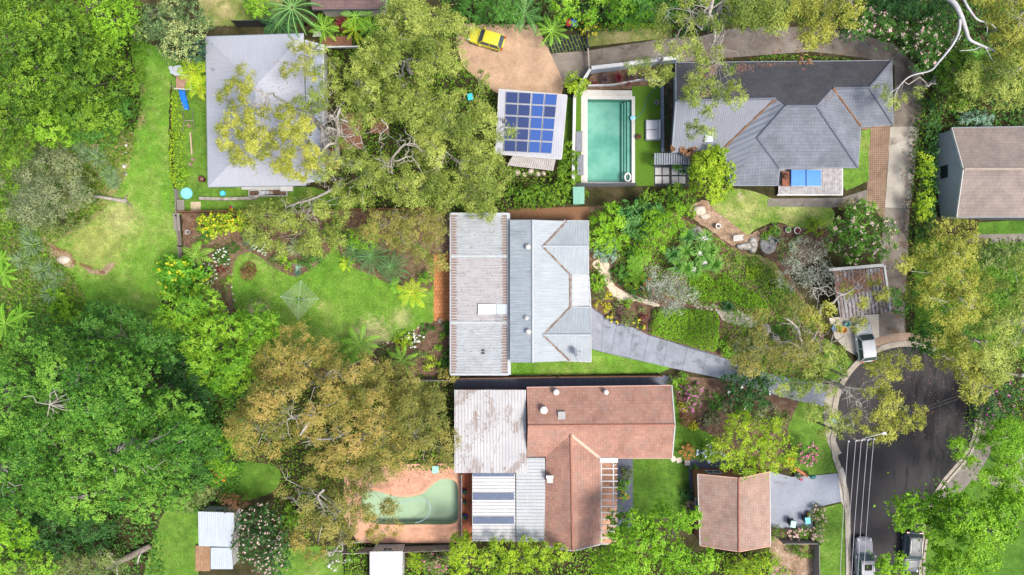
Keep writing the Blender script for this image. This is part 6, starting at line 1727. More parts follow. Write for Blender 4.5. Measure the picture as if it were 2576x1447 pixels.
# ---------------------------------------------------------------- palms etc. at the top
fern('large pale green palm left of the dark brown roof', 735, 20, 4.5, 78, 16, 'palm', 160, name='palm', cat='palm', plen=.17, pw=.014, npin=60, ang=40, droop=.5, r0=.16)
fern('shaded fern like palm above the grey roof', 700, 58, 2.5, 50, 14, 'palmdark', 161, name='palm', cat='palm', plen=.20, pw=.03, npin=36, droop=.4)
fern('fresh green palm between the stair and the cordyline', 815, 72, 2.2, 38, 12, 'fern', 162, name='palm', cat='palm', plen=.24, pw=.03, npin=26, ang=50)
fern('green and yellow palm right of the red cordyline', 895, 42, 3.0, 42, 11, 'fern', 163, name='palm', cat='palm', plen=.24, pw=.03, npin=26, ang=50)
fern('yellowing palm with one orange frond', 892, 76, 2.4, 34, 9, 'fernyellow', 164, name='palm', cat='palm', plen=.24, pw=.03, npin=26, ang=50)
fern('palm overlapping the timber walkway', 935, 70, 2.6, 40, 12, 'fern', 165, name='palm', cat='palm', plen=.24, pw=.03, npin=26, ang=50)
rosette('dark red cordyline beneath the brown roof', [(861, 60, 1.2)], 19, 60, 'redleaf', 166, .06, 'cordyline', 'cordyline')
fern('fronds of a palm at the top right of the brown roof', 985, 8, 3.5, 40, 12, 'palm', 167, name='palm', cat='palm', plen=.2, pw=.02, npin=40, ang=45)
T('green tree between the big palm and the flowering tree', [(655, 10, 40, 30)], 4, 'yardlime', 'loose', 168)
T('dark green tree at the top edge right of the pale gum', [(1205, 18, 46, 40), (1260, 20, 50, 36)], 8, 'darkmid', 'dense', 169)
fern('banana like plant with broad ribbed leaves at the top of the forecourt', 1320, 35, 3.0, 48, 9, 'palm', 170, name='banana_palm', cat='palm', plen=.20, pw=.06, npin=24, ang=70, droop=.4)
fern('yellow green palm above the grass paving', 1388, 78, 2.8, 42, 14, 'fern', 171, name='palm', cat='palm', plen=.22, pw=.022, npin=34, ang=45)
T('dense green hedge tree at the top edge above the bins', [(1475, 22, 70, 36), (1560, 20, 70, 38)], 7, 'yardlime', 'dense', 172)
bush('green bush with yellow flowers beside the gate', 1480, 70, 20, 'olive', 173, flowers='yflower', fl_n=60, fl_s=.2)
T('green leafy tree at the top edge above the grass verge', [(1620, 30, 62, 34)], 7, 'darkmid', 'dense', 174)
mass('strip of yellow and orange tinged bushes along the verge', [(1500, 56), (1590, 52), (1690, 58), (1690, 74), (1600, 68), (1500, 72)], .9, 'yellowgreen', 175, 70, .2, .12, name='shrub_row', cat='shrubs')
gL = [([(1795, -10, 14), (1788, 20, 14), (1780, 45, 13), (1776, 60, 12)], .16, .28), ([(1788, 40, 13), (1796, 60, 13), (1798, 95, 12), (1790, 115, 11), (1786, 128, 10)], .2, .08), ([(1776, 45, 13), (1740, 30, 12.5), (1700, 22, 12), (1670, 30, 11.5)], .08, .03), ([(1776, 60, 12.5), (1750, 50, 12), (1730, 58, 12)], .08, .03)]
T('tall gum with forking pale trunk over the driveway at top right centre', [(1720, 30, 80, 45), (1690, 90, 52, 50), (1790, 90, 55, 60), (1740, 120, 40, 36)], 15, 'gum', 'gumopen', 180, zlow=10.5, limbs=gL, base=(1780, 60), gap=.15)
T('loose gum foliage reaching down over the dark grey roof', [(1790, 195, 55, 50), (1750, 230, 40, 40), (1830, 240, 36, 42), (1765, 300, 36, 34), (1790, 335, 26, 18)], 13, 'gum', 'gumopen', 181, zlow=9, base=(1780, 60), gap=.22, trunk_r=.12)
T('gum spray over the red cordylines by the pool', [(1640, 175, 40, 30), (1678, 190, 20, 24), (1590, 175, 16, 12)], 9, 'gum', 'gumopen', 182, zlow=7)
T('pale yellow gum at the top edge above the long driveway', [(2050, 35, 75, 42), (2110, 25, 60, 36), (1990, 20, 50, 30), (2020, 90, 22, 26)], 13, 'gumyellow', 'gum', 183, zlow=9, base=(2040, 10))
T('green gum at the top edge between the pale gum and the forked gum', [(1880, 20, 80, 42), (1940, 40, 40, 34)], 12, 'gum', 'gum', 184, zlow=8, base=(1880, 10))
T('short gum sprig over the driveway bend', [(2060, 108, 22, 18)], 9, 'gumyellow', 'gumopen', 185, zlow=7, base=(2040, 10), trunk_r=.08)
T('dark green oleander with pink flowers outside the driveway bend', [(2200, 55, 75, 48), (2270, 90, 60, 45), (2160, 80, 40, 26)], 6.5, 'darkmid', 'loose', 186, flowers='palepink', fl_n=120, fl_s=.2, zlow=3)
T('second dark oleander with pink flowers right of the driveway bend', [(2340, 90, 60, 60), (2330, 150, 40, 40)], 6.5, 'darkmid', 'loose', 187, flowers='palepink', fl_n=90, fl_s=.2, zlow=3)
T('dark green tree at the top edge beside the bare branch', [(2250, 10, 55, 26), (2330, 20, 50, 30)], 8, 'dark', 'dense', 188)
T('yellow green gum in the top right corner', [(2530, 40, 75, 60), (2560, 110, 50, 60), (2480, 30, 40, 40)], 12, 'gumyellow', 'gum', 189, zlow=7.5)
T('gum crown on the right edge below the corner gum', [(2540, 190, 62, 60), (2480, 190, 50, 50)], 10, 'gum', 'gum', 190, zlow=6)
T('bushy green tree beside the ladder at upper right', [(2410, 170, 52, 46), (2400, 220, 44, 34)], 6, 'forest', 'dense', 191)
T('yellow green tree above the brown tiled house', [(2420, 245, 46, 30), (2520, 250, 62, 26)], 5, 'gum', 'loose', 192)
bush('pale silvery bush against the brown tiled roof', 2460, 300, 46, 'mint', 193, 'loose', rv=15, h=2.4)
rosette('green flax clump beside the ladder', [(2452, 150, .8)], 34, 120, 'yucca', 194, .03, 'flax', 'flax', stem=False)
dt = empty('bare_tree', P(2470, -20), 'bare smooth grey tree with long arching limbs reaching in from the top right', 'tree')
m = MB()
for pth, r0, r1 in (([(2370, -15, 11), (2400, 8, 11.5), (2418, 40, 11.5), (2430, 75, 11), (2440, 100, 10.5), (2470, 115, 10), (2500, 128, 9.5), (2530, 150, 9)], .26, .05),
                    ([(2415, 48, 11.4), (2412, 80, 11), (2395, 115, 10.5), (2360, 158, 10), (2340, 178, 9.5), (2290, 192, 9), (2262, 218, 8.5), (2250, 245, 8)], .14, .04),
                    ([(2418, -15, 12), (2436, 20, 12), (2460, 50, 11.5), (2490, 58, 11), (2505, 72, 10.5)], .12, .04), ([(2480, 56, 11), (2484, 75, 10.5), (2480, 90, 10)], .05, .02), ([(2470, 115, 10), (2450, 125, 9.6), (2414, 128, 9.4)], .06, .03),
                    ([(2478, 118, 10), (2490, 140, 9.4), (2500, 158, 9)], .05, .02), ([(2260, 220, 8.5), (2240, 235, 8.2), (2232, 262, 8)], .03, .02)):
    c_ = catmull(pth, 6, False); m.tube([P(*p) for p in c_], [r0 + (r1 - r0) * i / (len(c_) - 1) for i in range(len(c_))], 8)
m.tube([(P(2370, -15, 11).x, P(2370, -60, 0).y, 0), P(2355, -30, 6), P(2370, -15, 11)], [.4, .32, .26], 9)
m.build('trunk', M('smooth_silver_bark', (.50, .50, .50), (.34, .33, .33), 2.5, .8), dt, smooth=True)
T('small gum sprigs at the tips of the bare grey limb over the concrete drive', [(2258, 250, 22, 16), (2225, 235, 12, 10), (2300, 235, 20, 12)], 8.4, 'gum', 'gumopen', 195, zlow=7.4)
# shrubs around dark house
T('large clipped lime yellow tree beside the blue grey metal roof', [(1790, 435, 56, 72)], 5.5, 'yellowgreen', 'bush', 200, zlow=2.5, rough=.03, mult=1.3)
mass('low dark green hedge behind the dark roof along the drive', [(1900, 142), (1940, 134), (2010, 134), (2130, 142), (2140, 152), (2040, 150), (1900, 154)], 1.0, 'forest', 201, 70, .2, .12)
mass('dark hedge of mixed shrubs along the right side of the concrete drive', [(2318, 270), (2340, 240), (2368, 280), (2366, 420), (2360, 560), (2330, 600), (2300, 580), (2312, 440)], 2.4, 'dark', 202, 45, .26, .15, lump=.3)
T('yellow leaved shrub column beside the white gable wall', [(2332, 440, 18, 50), (2328, 390, 14, 20)], 3.2, 'yellowgreen', 'loose', 203, name='shrub', cat='shrub')
T('yellow green shrub at the lower end of the drive hedge', [(2325, 520, 18, 34)], 3.2, 'yellowgreen', 'loose', 204, name='shrub', cat='shrub')
T('dense green shrub mass between the yard pool and brick forecourt', [(1450, 215, 28, 28)], 2.6, 'yellowgreen', 'bush', 205, name='shrub', cat='shrub')
T('dark green shrubs between the solar garage and the pool wall', [(1428, 400, 18, 60), (1425, 460, 22, 30)], 1.8, 'forest', 'loose', 206, name='shrub', cat='shrub')
T('mixed green shrubs above the boundary behind the deck roof', [(1330, 490, 60, 26), (1400, 490, 36, 26)], 2.6, 'forest', 'bush', 207, name='shrub', cat='shrub')
cordy = ['first red cordyline from the left in the pool bed', 'second red cordyline in the pool bed, fullest', 'third red cordyline in the pool bed, half under gum leaves', 'fourth red cordyline in the pool bed', 'rightmost red cordyline against the dark roof']
for i, (u, v) in enumerate([(1521, 200), (1554, 197), (1589, 193), (1623, 193), (1661, 177)]):
    rosette(cordy[i], [(u, v, .5)], 15, 70, 'purple' if i != 1 else 'redleaf', 210 + i, .04, 'cordyline', 'cordyline', group='red cordylines in the pool bed', stem=False)
rosette('small dark red cordyline at the lower left of the pool bed', [(1499, 210, .3)], 7, 36, 'redleaf', 216, .06, 'cordyline', 'cordyline', stem=False)
rosette('small dark red cordyline in front of the white planter wall', [(1581, 211, .3)], 8, 36, 'redleaf', 217, .06, 'cordyline', 'cordyline', stem=False)
mass('narrow bed of dark strappy plants between turf and metal roof', [(1668, 213), (1688, 213), (1688, 380), (1670, 380)], .6, 'dark', 218, 90, .3, .05, name='planting_strip', cat='plants', smooth=False)
rosette('bright green spiky plant over the white pavers', [(1701, 420, .6)], 13, 60, 'yucca', 219, .06, 'yucca', 'yucca', stem=False)
rosette('blue green spiky plant over the white pavers', [(1718, 430, .6)], 14, 50, 'bluegreen', 220, .08, 'yucca', 'yucca', stem=False)
T('green bush where the two boundary lines meet above the front garden', [(1700, 500, 44, 34), (1640, 500, 34, 18)], 2.6, 'forest', 'bush', 221, name='shrub', cat='shrub')
for i, (u, v, r, pl, lb) in enumerate([(1740, 533, 8, 'yardlime', 'small green plant in the pale sandy bed'), (2050, 575, 18, 'yellowgreen', 'yellow green bush beside the row of ring pots'), (1947, 578, 10, 'yucca', 'yellow spiky plant at the head of the pot garden')]): bush(lb, u, v, r, pl, 222 + i, 'loose')
# right centre
T('big round oleander with pink flowers beside the concrete drive', [(2172, 588, 84, 76), (2130, 600, 50, 50)], 5.2, 'camphor', 'loose', 230, flowers='palepink', fl_n=110, fl_s=.2, zlow=2.2, lscale=1.1)
bush('brown tipped bush at the top of the big oleander', 2155, 522, 36, 'rustgreen', 231, 'loose', rv=18)
T('grey bare twigged tree between the pot garden and carport', [(2030, 650, 52, 44), (2000, 690, 50, 36), (2050, 700, 44, 40)], 5.5, 'greytwig', 'twiggy', 232, zlow=2.6, mult=.7, bark='barkpale')
T('olive shrub left of the grey twigged tree', [(1985, 635, 30, 34)], 3, 'olive', 'loose', 233)
cl = [([(2060, 800, 7), (2068, 770, 8), (2095, 762, 8.5), (2110, 745, 8.8), (2130, 738, 9), (2150, 725, 9)], .18, .05), ([(2020, 880, 6), (2008, 830, 8), (1990, 810, 8.6), (1975, 800, 8.8)], .2, .06), ([(2020, 880, 6), (2045, 850, 8), (2055, 835, 8.8)], .2, .10), ([(2020, 880, 6), (1990, 862, 7.6), (1960, 860, 8)], .14, .05),
      ([(2060, 760, 8), (2045, 735, 8.5), (2055, 725, 8.7), (2070, 730, 8.7)], .07, .03)]
T('sparse golden gum spreading over the carport with curling bare limbs', [(2120, 770, 66, 38), (2190, 715, 36, 36), (2060, 790, 48, 38), (2130, 815, 40, 18)], 10, 'gumyellow', 'gumopen', 234, zlow=7, limbs=cl, base=(2020, 885), gap=.3)
T('golden gum forking above the end of the main driveway', [(1950, 830, 60, 50), (1900, 890, 60, 40), (1990, 890, 60, 50), (1980, 780, 50, 36)], 9.5, 'rustgreen', 'gum', 235, zlow=6, base=(2020, 885), gap=.2, mult=.9)
T('olive gum foliage between the forked gum and the kerb', [(2080, 915, 40, 52), (2075, 965, 26, 26), (2040, 920, 32, 32)], 9, 'gum', 'gumopen', 236, zlow=6, gap=.15)
cl2 = [([(2085, 960, 6), (2130, 985, 7.5), (2150, 1005, 8), (2165, 1020, 8.2)], .16, .08), ([(2085, 960, 6), (2105, 965, 7), (2135, 975, 8), (2175, 980, 8.4), (2200, 990, 8.4)], .14, .05), ([(2120, 1050, 7.6), (2150, 1030, 8), (2180, 1035, 8.2)], .06, .04)]
T('gum foliage hanging over the upper left of the cul-de-sac', [(2220, 930, 50, 44), (2270, 900, 44, 22), (2190, 965, 44, 30)], 9.5, 'gumyellow', 'gumopen', 237, zlow=7, limbs=cl2, base=(2085, 960), gap=.12)
T('golden gum foliage over the middle left of the cul-de-sac', [(2230, 1025, 60, 38), (2270, 1055, 50, 34), (2180, 1060, 44, 24), (2210, 1085, 40, 16)], 9.5, 'gumyellow', 'gumopen', 238, zlow=7, base=(2085, 960), gap=.1)
T('thin gum sprigs over the grey driveway mouth and upper verge', [(1990, 975, 34, 12), (2065, 1045, 40, 26), (2100, 1075, 40, 26)], 8, 'gum', 'gumopen', 239, zlow=6, gap=.4)
T('tall yellow gum right of the carport, biggest on the right side', [(2380, 690, 85, 85), (2350, 760, 70, 60), (2420, 740, 60, 70), (2290, 660, 32, 30)], 14, 'gumyellow', 'gum', 240, zlow=9, base=(2345, 730))
T('yellow gum crown lower right of the tallest yellow gum', [(2428, 890, 64, 58), (2462, 950, 50, 55), (2388, 845, 46, 34)], 12.5, 'gumyellow', 'gum', 241, zlow=8, base=(2390, 840))
T('olive gum crown on the right edge beside the power pole', [(2530, 820, 66, 70), (2500, 900, 56, 50), (2550, 700, 44, 60)], 12, 'gum', 'gum', 242, zlow=7.5, gap=.2)
T('dark green shrub tree left of the tall yellow gum', [(2275, 755, 44, 34)], 5, 'darkmid', 'dense', 243)
T('deep green thicket at the top of the cul-de-sac', [(2340, 850, 52, 36), (2390, 830, 30, 26)], 6, 'darkmid', 'dense', 244)
T('yellow green shrub behind the brown tiled house', [(2400, 580, 60, 28), (2420, 610, 50, 30)], 5, 'gumyellow', 'loose', 245)
T('soft green bush at the bottom right of the brown tiled house', [(2530, 640, 50, 36), (2480, 640, 30, 30)], 4, 'olive', 'loose', 246)
T('dark pink flowered bush beside the power pole', [(2520, 1000, 60, 34), (2500, 1050, 60, 30)], 3.6, 'dark', 'loose', 247, flowers='magenta', fl_n=40, fl_s=.18)
T('bright green tree with pale twisted branches on the right edge', [(2530, 1110, 60, 50), (2500, 1180, 70, 50), (2550, 1230, 50, 44), (2435, 1130, 30, 18)], 10, 'lime', 'gum', 250, zlow=6.5, lscale=1.1, gap=.16)
T('large lime green tree in the bottom right corner', [(2460, 1340, 120, 80), (2400, 1290, 70, 50), (2540, 1300, 60, 60)], 12, 'lime', 'dense', 251, zlow=7, lscale=1.1)
T('lime green tree overhanging the road left of the corner tree', [(2330, 1290, 68, 50), (2300, 1300, 40, 40), (2360, 1260, 44, 34)], 10, 'lime', 'dense', 252, zlow=6, lscale=1.1)
T('bright green tree at the bottom edge beside the dark car', [(2252, 1432, 42, 28), (2390, 1420, 60, 46)], 9, 'lime', 'dense', 253, zlow=5, lscale=1.1)
# ---------------------------------------------------------------- front garden of the main house
T('arching bright green shrub against the northern front gable', [(1545, 560, 52, 44), (1520, 590, 46, 44)], 3, 'lime', 'feather', 260, name='shrub', cat='shrub')
T('glossy split leaf philodendron thicket at the top of the front garden', [(1600, 555, 46, 40), (1640, 550, 40, 26)], 2.6, 'palm', 'bigleaf', 261, name='shrub', cat='shrub')
T('lime yellow bushy tree in the upper front garden', [(1668, 565, 55, 42), (1645, 605, 46, 42), (1690, 575, 30, 30)], 4.2, 'lime', 'dense', 262, lscale=.8)
bush('silvery mint mound beside the start of the shell path', 1525, 628, 36, 'mint', 263, 'bush', h=1.1, rv=24)
bush('dark mound shrub above the front fern', 1590, 637, 22, 'darkmid', 264, rv=15)
for i, (u, v, r) in enumerate([(1594, 662, 22), (1615, 652, 24), (1605, 690, 26)]):
    fern('bright green fern in the front garden, ' + ('left of three', 'top right of three', 'lowest of three')[i], u, v, 1.2, r, 8, 'fern', 265 + i, name='fern', cat='fern', plen=.34, pw=.06, npin=18)
bush('dark rounded shrub left of the fern by the shell path', 1560, 690, 24, 'darkmid', 268, rv=22)
bush('green leafy bush with cream buds beside the curved shell path', 1590, 705, 26, 'forest', 269, 'loose')
bush('deep green shrub along the lower side of the shell path bend', 1615, 740, 26, 'darkmid', 270, 'loose', rv=16)
bush('orange flowered clivia clump beside the shell path', 1618, 735 - 14, 18, 'forest', 271, 'loose', flowers='oflower', fl_n=40, fl_s=.2)
T('feathery grey green tree with bare silver twigs in the front garden', [(1670, 720, 55, 44), (1700, 750, 52, 36), (1640, 700, 36, 30)], 4.2, 'greytwig', 'twiggy', 272, zlow=2, mult=1.0, bark='barkpale')
yl = ['white flowered yucca nearest the sandstone ledge', 'yucca with cream centre below the lime tree', 'yucca with round white flower in the middle of the clump', 'tall dark yucca leftmost of the clump', 'yellow centred yucca at the lower left of the clump', 'yellow centred yucca beside the grey twigged tree', 'white flowered yucca near the hedge', 'green yucca at the right of the clump', 'low yucca with small white flower above the ground cover', 'dark yucca behind the lime tree', 'yucca with small white flower touching the ground cover']
for i, (u, v, z, f) in enumerate([(1770, 600, 1.4, 1), (1724, 633, 1.5, 0), (1760, 637, 1.4, 1), (1690, 640, 1.3, 0), (1700, 671, 1.5, 0), (1724, 675, 1.4, 0), (1772, 660, 1.2, 1), (1785, 632, 1.2, 0), (1797, 665, 1.0, 0), (1728, 596, 1.3, 0), (1745, 678, 1.0, 1)]):
    rosette(yl[i], [(u, v, z)], 24, 90, 'yucca' if i not in (3, 9) else 'palm', 280 + i, .035, 'yucca', 'yucca', flowers=[0] if f else None, group='yuccas in the front garden', fsize=.55 if i == 0 else .36)
mass('bright green ground cover bank in the right of the front garden', [(1738, 690), (1770, 682), (1800, 700), (1830, 690), (1870, 720), (1910, 740), (1940, 780), (1925, 790), (1880, 775), (1820, 760), (1770, 758), (1738, 740)], .9, 'lime', 300, 130, .2, .11, name='ground_cover', cat='ground cover', lump=.35, rough=2, lumps=2)
mass('dark tangled ground cover inside the right front boundary', [(1900, 640), (1960, 690), (2000, 740), (2010, 800), (1960, 800), (1940, 760), (1900, 710), (1880, 660)], .7, 'forest', 301, 60, .24, .12, name='ground_cover', cat='ground cover', lump=.5, rough=3)
mass('large square trimmed bright green hedge block beside the driveway', [(1650, 778), (1700, 775), (1760, 778), (1806, 785), (1814, 800), (1812, 850), (1806, 882), (1780, 884), (1720, 866), (1660, 848), (1636, 836), (1644, 800)], 1.3, 'lime', 302, 190, .24, .08, lump=.10, edge=.35, rough=1.2, lumps=.9)
rosette('dark grassy clump between the hedge block and ground cover', [(1830, 772, .3)], 18, 140, 'palmdark', 303, .025, 'grass_clump', 'grass', stem=False)
bush('green rounded box bush nearest the shell path start', 1505, 708, 20, 'yardlime', 304, rv=21, h=1.2)
bush('olive clipped ball against the house porch', 1507, 743, 16, 'olive', 305, 'clipped', h=.9, rv=14, rough=.02)
for i, (u, v, r) in enumerate([(1530, 742, 7.5), (1502, 764, 8.5), (1527, 774, 10)]):
    bush(('small bright yellow ball bush beside the shell path', 'bright yellow ball bush against the house wall', 'largest bright yellow ball bush above the driveway')[i], u, v, r, 'yellow', 306 + i, 'clipped', h=.5, rough=.02, group='clipped yellow ball bushes')
bush('clipped olive ball beside the driveway edge', 1580, 802, 19, 'olive', 310, 'clipped', h=1.1, rough=.02)
for i, (u, v, r, pl, kw, lb) in enumerate([(1550, 765, 13, 'olive', {}, 'loose grey green plant in the middle bed'), (1575, 768, 12, 'yardlime', {}, 'small lime plant in the middle bed'), (1553, 784, 9, 'purple', {}, 'dark purple plant in the middle bed'),
    (1540, 797, 10, 'olive', dict(flowers='yflower', fl_n=30), 'yellow flowered plant at the driveway edge'), (1620, 778, 12, 'olive', {}, 'low olive mat plant left of the hedge block'), (1620, 800, 7, 'redleaf', {}, 'dark red small plant left of the hedge block'), (1610, 815, 10, 'darkmid', dict(flowers='yflower', fl_n=20), 'dark bush with yellow dots at the lowest corner of the bed'),
    (1500, 680, 9, 'forest', {}, 'small shrub between the house and shell path'), (1588, 745, 1, 'forest', {}, 'x')]):
    if lb != 'x': bush(lb, u, v, r, pl, 311 + i, 'loose', **kw)
T('grey green rocky shrub beside the lower driveway', [(1885, 880, 40, 24), (1860, 870, 22, 18)], 1.8, 'silver', 'loose', 320, name='shrub', cat='shrub')
bush('bright green shrub at the right end of the hedge block', 1830, 880, 20, 'yardlime', 321, 'loose')
T('dark glossy magnolia like bush on the lower driveway edge', [(1875, 980, 56, 44), (1900, 1000, 36, 30)], 3.4, 'bluegreen' if False else 'dark', 'bigleaf', 322, name='shrub', cat='shrub', lscale=.7, flowers='white', fl_n=6, fl_s=.25)
# side garden of the red-roofed house
for i, (u, v, r, rv, pl, st, kw, lb) in enumerate([
    (1712, 965, 20, 18, 'yardlime', 'loose', {}, 'bright green shrub at the top corner of the red house'),
    (1690, 962, 14, 14, 'olive', 'loose', {}, 'olive shrub hard against the red roof corner'),
    (1745, 990, 34, 28, 'olive', 'loose', dict(flowers='magenta', fl_n=70, fl_s=.14), 'pink flowered shrub in the red house garden'),
    (1738, 1018, 22, 12, 'olive', 'loose', dict(flowers='magenta', fl_n=50, fl_s=.14), 'lower pink flowering shrub beside the yellow ball'),
    (1719, 1020, 11, 10, 'yellow', 'clipped', {}, 'yellow green ball bush near the red roof verge'),
    (1745, 1070, 13, 13, 'yellow', 'clipped', {}, 'larger yellow green ball bush on the lawn edge'),
    (1728, 1058, 17, 17, 'orange' if False else 'brown', 'clipped', {}, 'brown bush behind the larger yellow ball'),
    (1770, 1072, 13, 13, 'purple', 'clipped', {}, 'dull purple round bush right of the yellow ball'),
    (1800, 1015, 18, 18, 'darkmid', 'bush', {}, 'dark green round shrub below the driveway boundary'),
    (1829, 1024, 15, 16, 'silver', 'clipped', {}, 'variegated pale round bush'),
    (1787, 1052, 20, 14, 'silver', 'loose', {}, 'cream striped spiky shrub above the yellow green tree'),
    (1870, 1040, 30, 16, 'yardlime', 'bush', {}, 'glossy green shrub above the yellow green tree'),
    (1729, 1137, 19, 19, 'orange', 'clipped', {}, 'orange clipped ball bush on the lawn corner'),
    (1772, 1137, 20, 16, 'forest', 'bush', dict(flowers='blueflower', fl_n=30, fl_s=.2), 'green bush with pale blue flowers beside the slate path'),
    (1800, 1145, 14, 12, 'darkmid', 'bush', dict(flowers='blueflower', fl_n=16, fl_s=.2), 'smaller dark bush with pale blue flowers'),
    (1925, 1040, 24, 20, 'silver', 'loose', {}, 'pale spiky cream shrub near the driveway end'),
    (1960, 1060, 24, 22, 'olive', 'loose', {}, 'soft olive shrub right of the cream shrub'),
    (1744, 1180, 8, 8, 'yardlime', 'bush', {}, 'small green bush in the slate path corner'),
    (1730, 1240, 14, 18, 'dark', 'loose', {}, 'dark shrub on the lawn edge beside the garage'),
    (1730, 1275, 16, 18, 'olive', 'loose', dict(flowers='pink', fl_n=30), 'pink tipped shrub beside the garage wall'),
    (1578, 1188, 15, 15, 'olive', 'clipped', {}, 'grey green ball bush on the slate path by the pergola'),
    (1565, 1225, 16, 18, 'yardlime', 'loose', {}, 'lime bush beside the pergola'),
    (1566, 1245, 12, 10, 'lime', 'loose', dict(flowers='oflower', fl_n=10), 'lime bush with red flowers at the slate path edge')]):
    bush(lb, u, v, r, pl, 330 + i, st, rv=rv, **kw)
T('feathery yellow green tree over the slate path and garage', [(1890, 1100, 88, 52), (1850, 1130, 60, 44), (1940, 1140, 60, 44), (1890, 1165, 30, 22)], 6, 'yellowgreen', 'feather', 360, zlow=3, lscale=.75)
T('crepe myrtle with rosy pink flowers on the verge', [(2032, 1142, 28, 26)], 2.6, 'darkmid', 'loose', 361, flowers='pink', fl_n=120, fl_s=.16)
bush('orange flowered bush at the driveway gate', 1992, 1165, 16, 'yellowgreen', 362, 'loose', flowers='oflower', fl_n=16, fl_s=.25)
bush('green bush with white flowers along the verge fence, upper', 2056, 1295, 17, 'olive', 363, 'loose', rv=22, flowers='palepink', fl_n=30)
bush('green bush with white flowers along the verge fence, lower', 2055, 1340, 20, 'olive', 364, 'loose', rv=20, flowers='palepink', fl_n=30)
bush('green bush at the fence corner', 2024, 1342, 14, 'yardlime', 365, 'loose')
bush('pale pink hydrangea below the bins', 2004, 1342, 12, 'olive', 366, 'loose', flowers='palepink', fl_n=70, fl_s=.22)
bush('green shrub inside the lower fenced garden', 2020, 1380, 20, 'forest', 367, 'loose')
bush('small green shrub in the dry fenced garden', 1985, 1375, 10, 'yardlime', 368, 'loose')
bush('dark shrub below the garage by the fence', 1950, 1345, 14, 'forest', 369, 'loose')
T('large vivid lime tree at the bottom centre', [(1660, 1370, 110, 60), (1600, 1340, 70, 50), (1690, 1310, 50, 40), (1740, 1400, 70, 50), (1560, 1420, 70, 36)], 10, 'lime', 'dense', 370, zlow=5.5, lscale=1.1)
T('soft lime tree at the bottom edge below the white flat roof', [(1270, 1405, 80, 40), (1180, 1400, 60, 44), (1350, 1390, 70, 30)], 6, 'yellowgreen', 'dense', 371, zlow=3)
T('lime shrub at the bottom edge right of the red garage', [(1880, 1425, 60, 26), (1930, 1410, 30, 20)], 3, 'yellowgreen', 'loose', 372)
bush('green bush at the pool paving corner under the white roof', 1175, 1362, 16, 'yardlime', 373, 'loose')
mass('hedge of yellow flecked shrubs along the play yard fence', [(425, 225), (440, 215), (460, 240), (458, 330), (455, 400), (465, 465), (430, 470), (418, 420), (422, 300)], 1.6, 'yellowgreen', 374, 55, .22, .13, lump=.3)
fern('bright lime tree fern over the play fort', 485, 178, 2.4, 44, 10, 'fernyellow', 375, plen=.3)
fern('lime tree fern between play fort and grey roof', 503, 215, 2.4, 36, 9, 'fernyellow', 376, plen=.3)
bush('dark green ball bush near the play yard stump', 458, 440, 14, 'yardlime', 377, 'bush')


# ---------------------------------------------------------------- grass blades and fallen leaves
for i, (poly, pl, d, lb) in enumerate([
    ([(330, 118), (400, 120), (430, 150), (428, 230), (424, 330), (428, 420), (450, 545), (458, 640), (462, 720), (400, 770), (330, 800), (200, 780), (180, 700), (95, 652), (150, 590), (245, 525), (318, 400), (348, 290), (335, 160)], 'blade', 46, 'mown grass of the long park lawn'),
    (LAWN, 'blade', 46, 'mown grass of the back lawn'),
    ([(1283, 915), (1500, 890), (1690, 930), (1283, 944)], 'blade', 40, 'grass of the side lawn'),
    ([(1592, 1155), (1700, 1155), (1732, 1180), (1742, 1300), (1592, 1300)], 'bladelush', 40, 'grass of the small lush lawn'),
    ([(2050, 1290), (2116, 1272), (2130, 1300), (2134, 1500), (2050, 1500)], 'bladelush', 40, 'grass of the lower verge'),
    ([(1800, 485), (1880, 480), (1990, 515), (2085, 525), (2080, 568), (1955, 556), (1880, 588), (1820, 545)], 'blade', 40, 'grass of the lawn below the dark roof'),
    ([(395, 1340), (425, 1285), (488, 1265), (488, 1490), (400, 1490)], 'bladelush', 36, 'grass of the bottom left lawn'),
    ([(2012, 1030), (2090, 1026), (2100, 1110), (2108, 1185), (2034, 1192), (2000, 1170)], 'blade', 40, 'grass of the upper verge'),
    ([(455, 240), (515, 240), (524, 470), (700, 500), (780, 505), (780, 528), (450, 534), (450, 480)], 'bladelush', 36, 'grass of the play yard')]):
    mass(lb, poly, .05, pl, 400 + i, d, .15, .05, 'grass', kind='stuff', lump=.3, rough=1.0, smooth=False, edge=.1)
litter('reddish fallen leaves on the dark northern roof slope', [(1760, 160), (2235, 157), (2180, 218), (2050, 260), (1980, 262), (1900, 245), (1760, 245)], lambda u, v: 3.5 + (v - 156) * .0205, 2400, 501, .16, .45, nscale=3.5)
litter('brown leaves lying over the carport roof', [(2098, 684), (2219, 676), (2225, 720), (2180, 735), (2104, 745)], lambda u, v: 2.97 + 0 * u, 1200, 502, .15, -.2)
litter('fallen leaves along the curving concrete drive', [(1700, 95), (2100, 75), (2250, 115), (2320, 200), (2310, 330), (2240, 240), (2240, 160), (2100, 140), (1700, 155)], lambda u, v: .03 + 0 * u, 2600, 503, .14, .3)
litter('fallen leaves along the lower part of the concrete drive', [(2270, 330), (2310, 330), (2290, 640), (2275, 860), (2215, 860), (2220, 640), (2262, 520)], lambda u, v: .03 + 0 * u, 1500, 504, .14, .35)
litter('brown leaf litter on the mulch beds of the back yard', [(470, 545), (1130, 545), (1130, 640), (850, 640), (600, 640), (560, 800), (475, 700)], lambda u, v: .03 + 0 * u, 3500, 505, .15, .1)
litter('leaf litter on the front garden beds', [(1490, 540), (1650, 525), (1980, 700), (2060, 850), (2030, 980), (1830, 930), (1820, 800), (1650, 760), (1495, 760)], lambda u, v: .03 + 0 * u, 3500, 506, .15, .1)
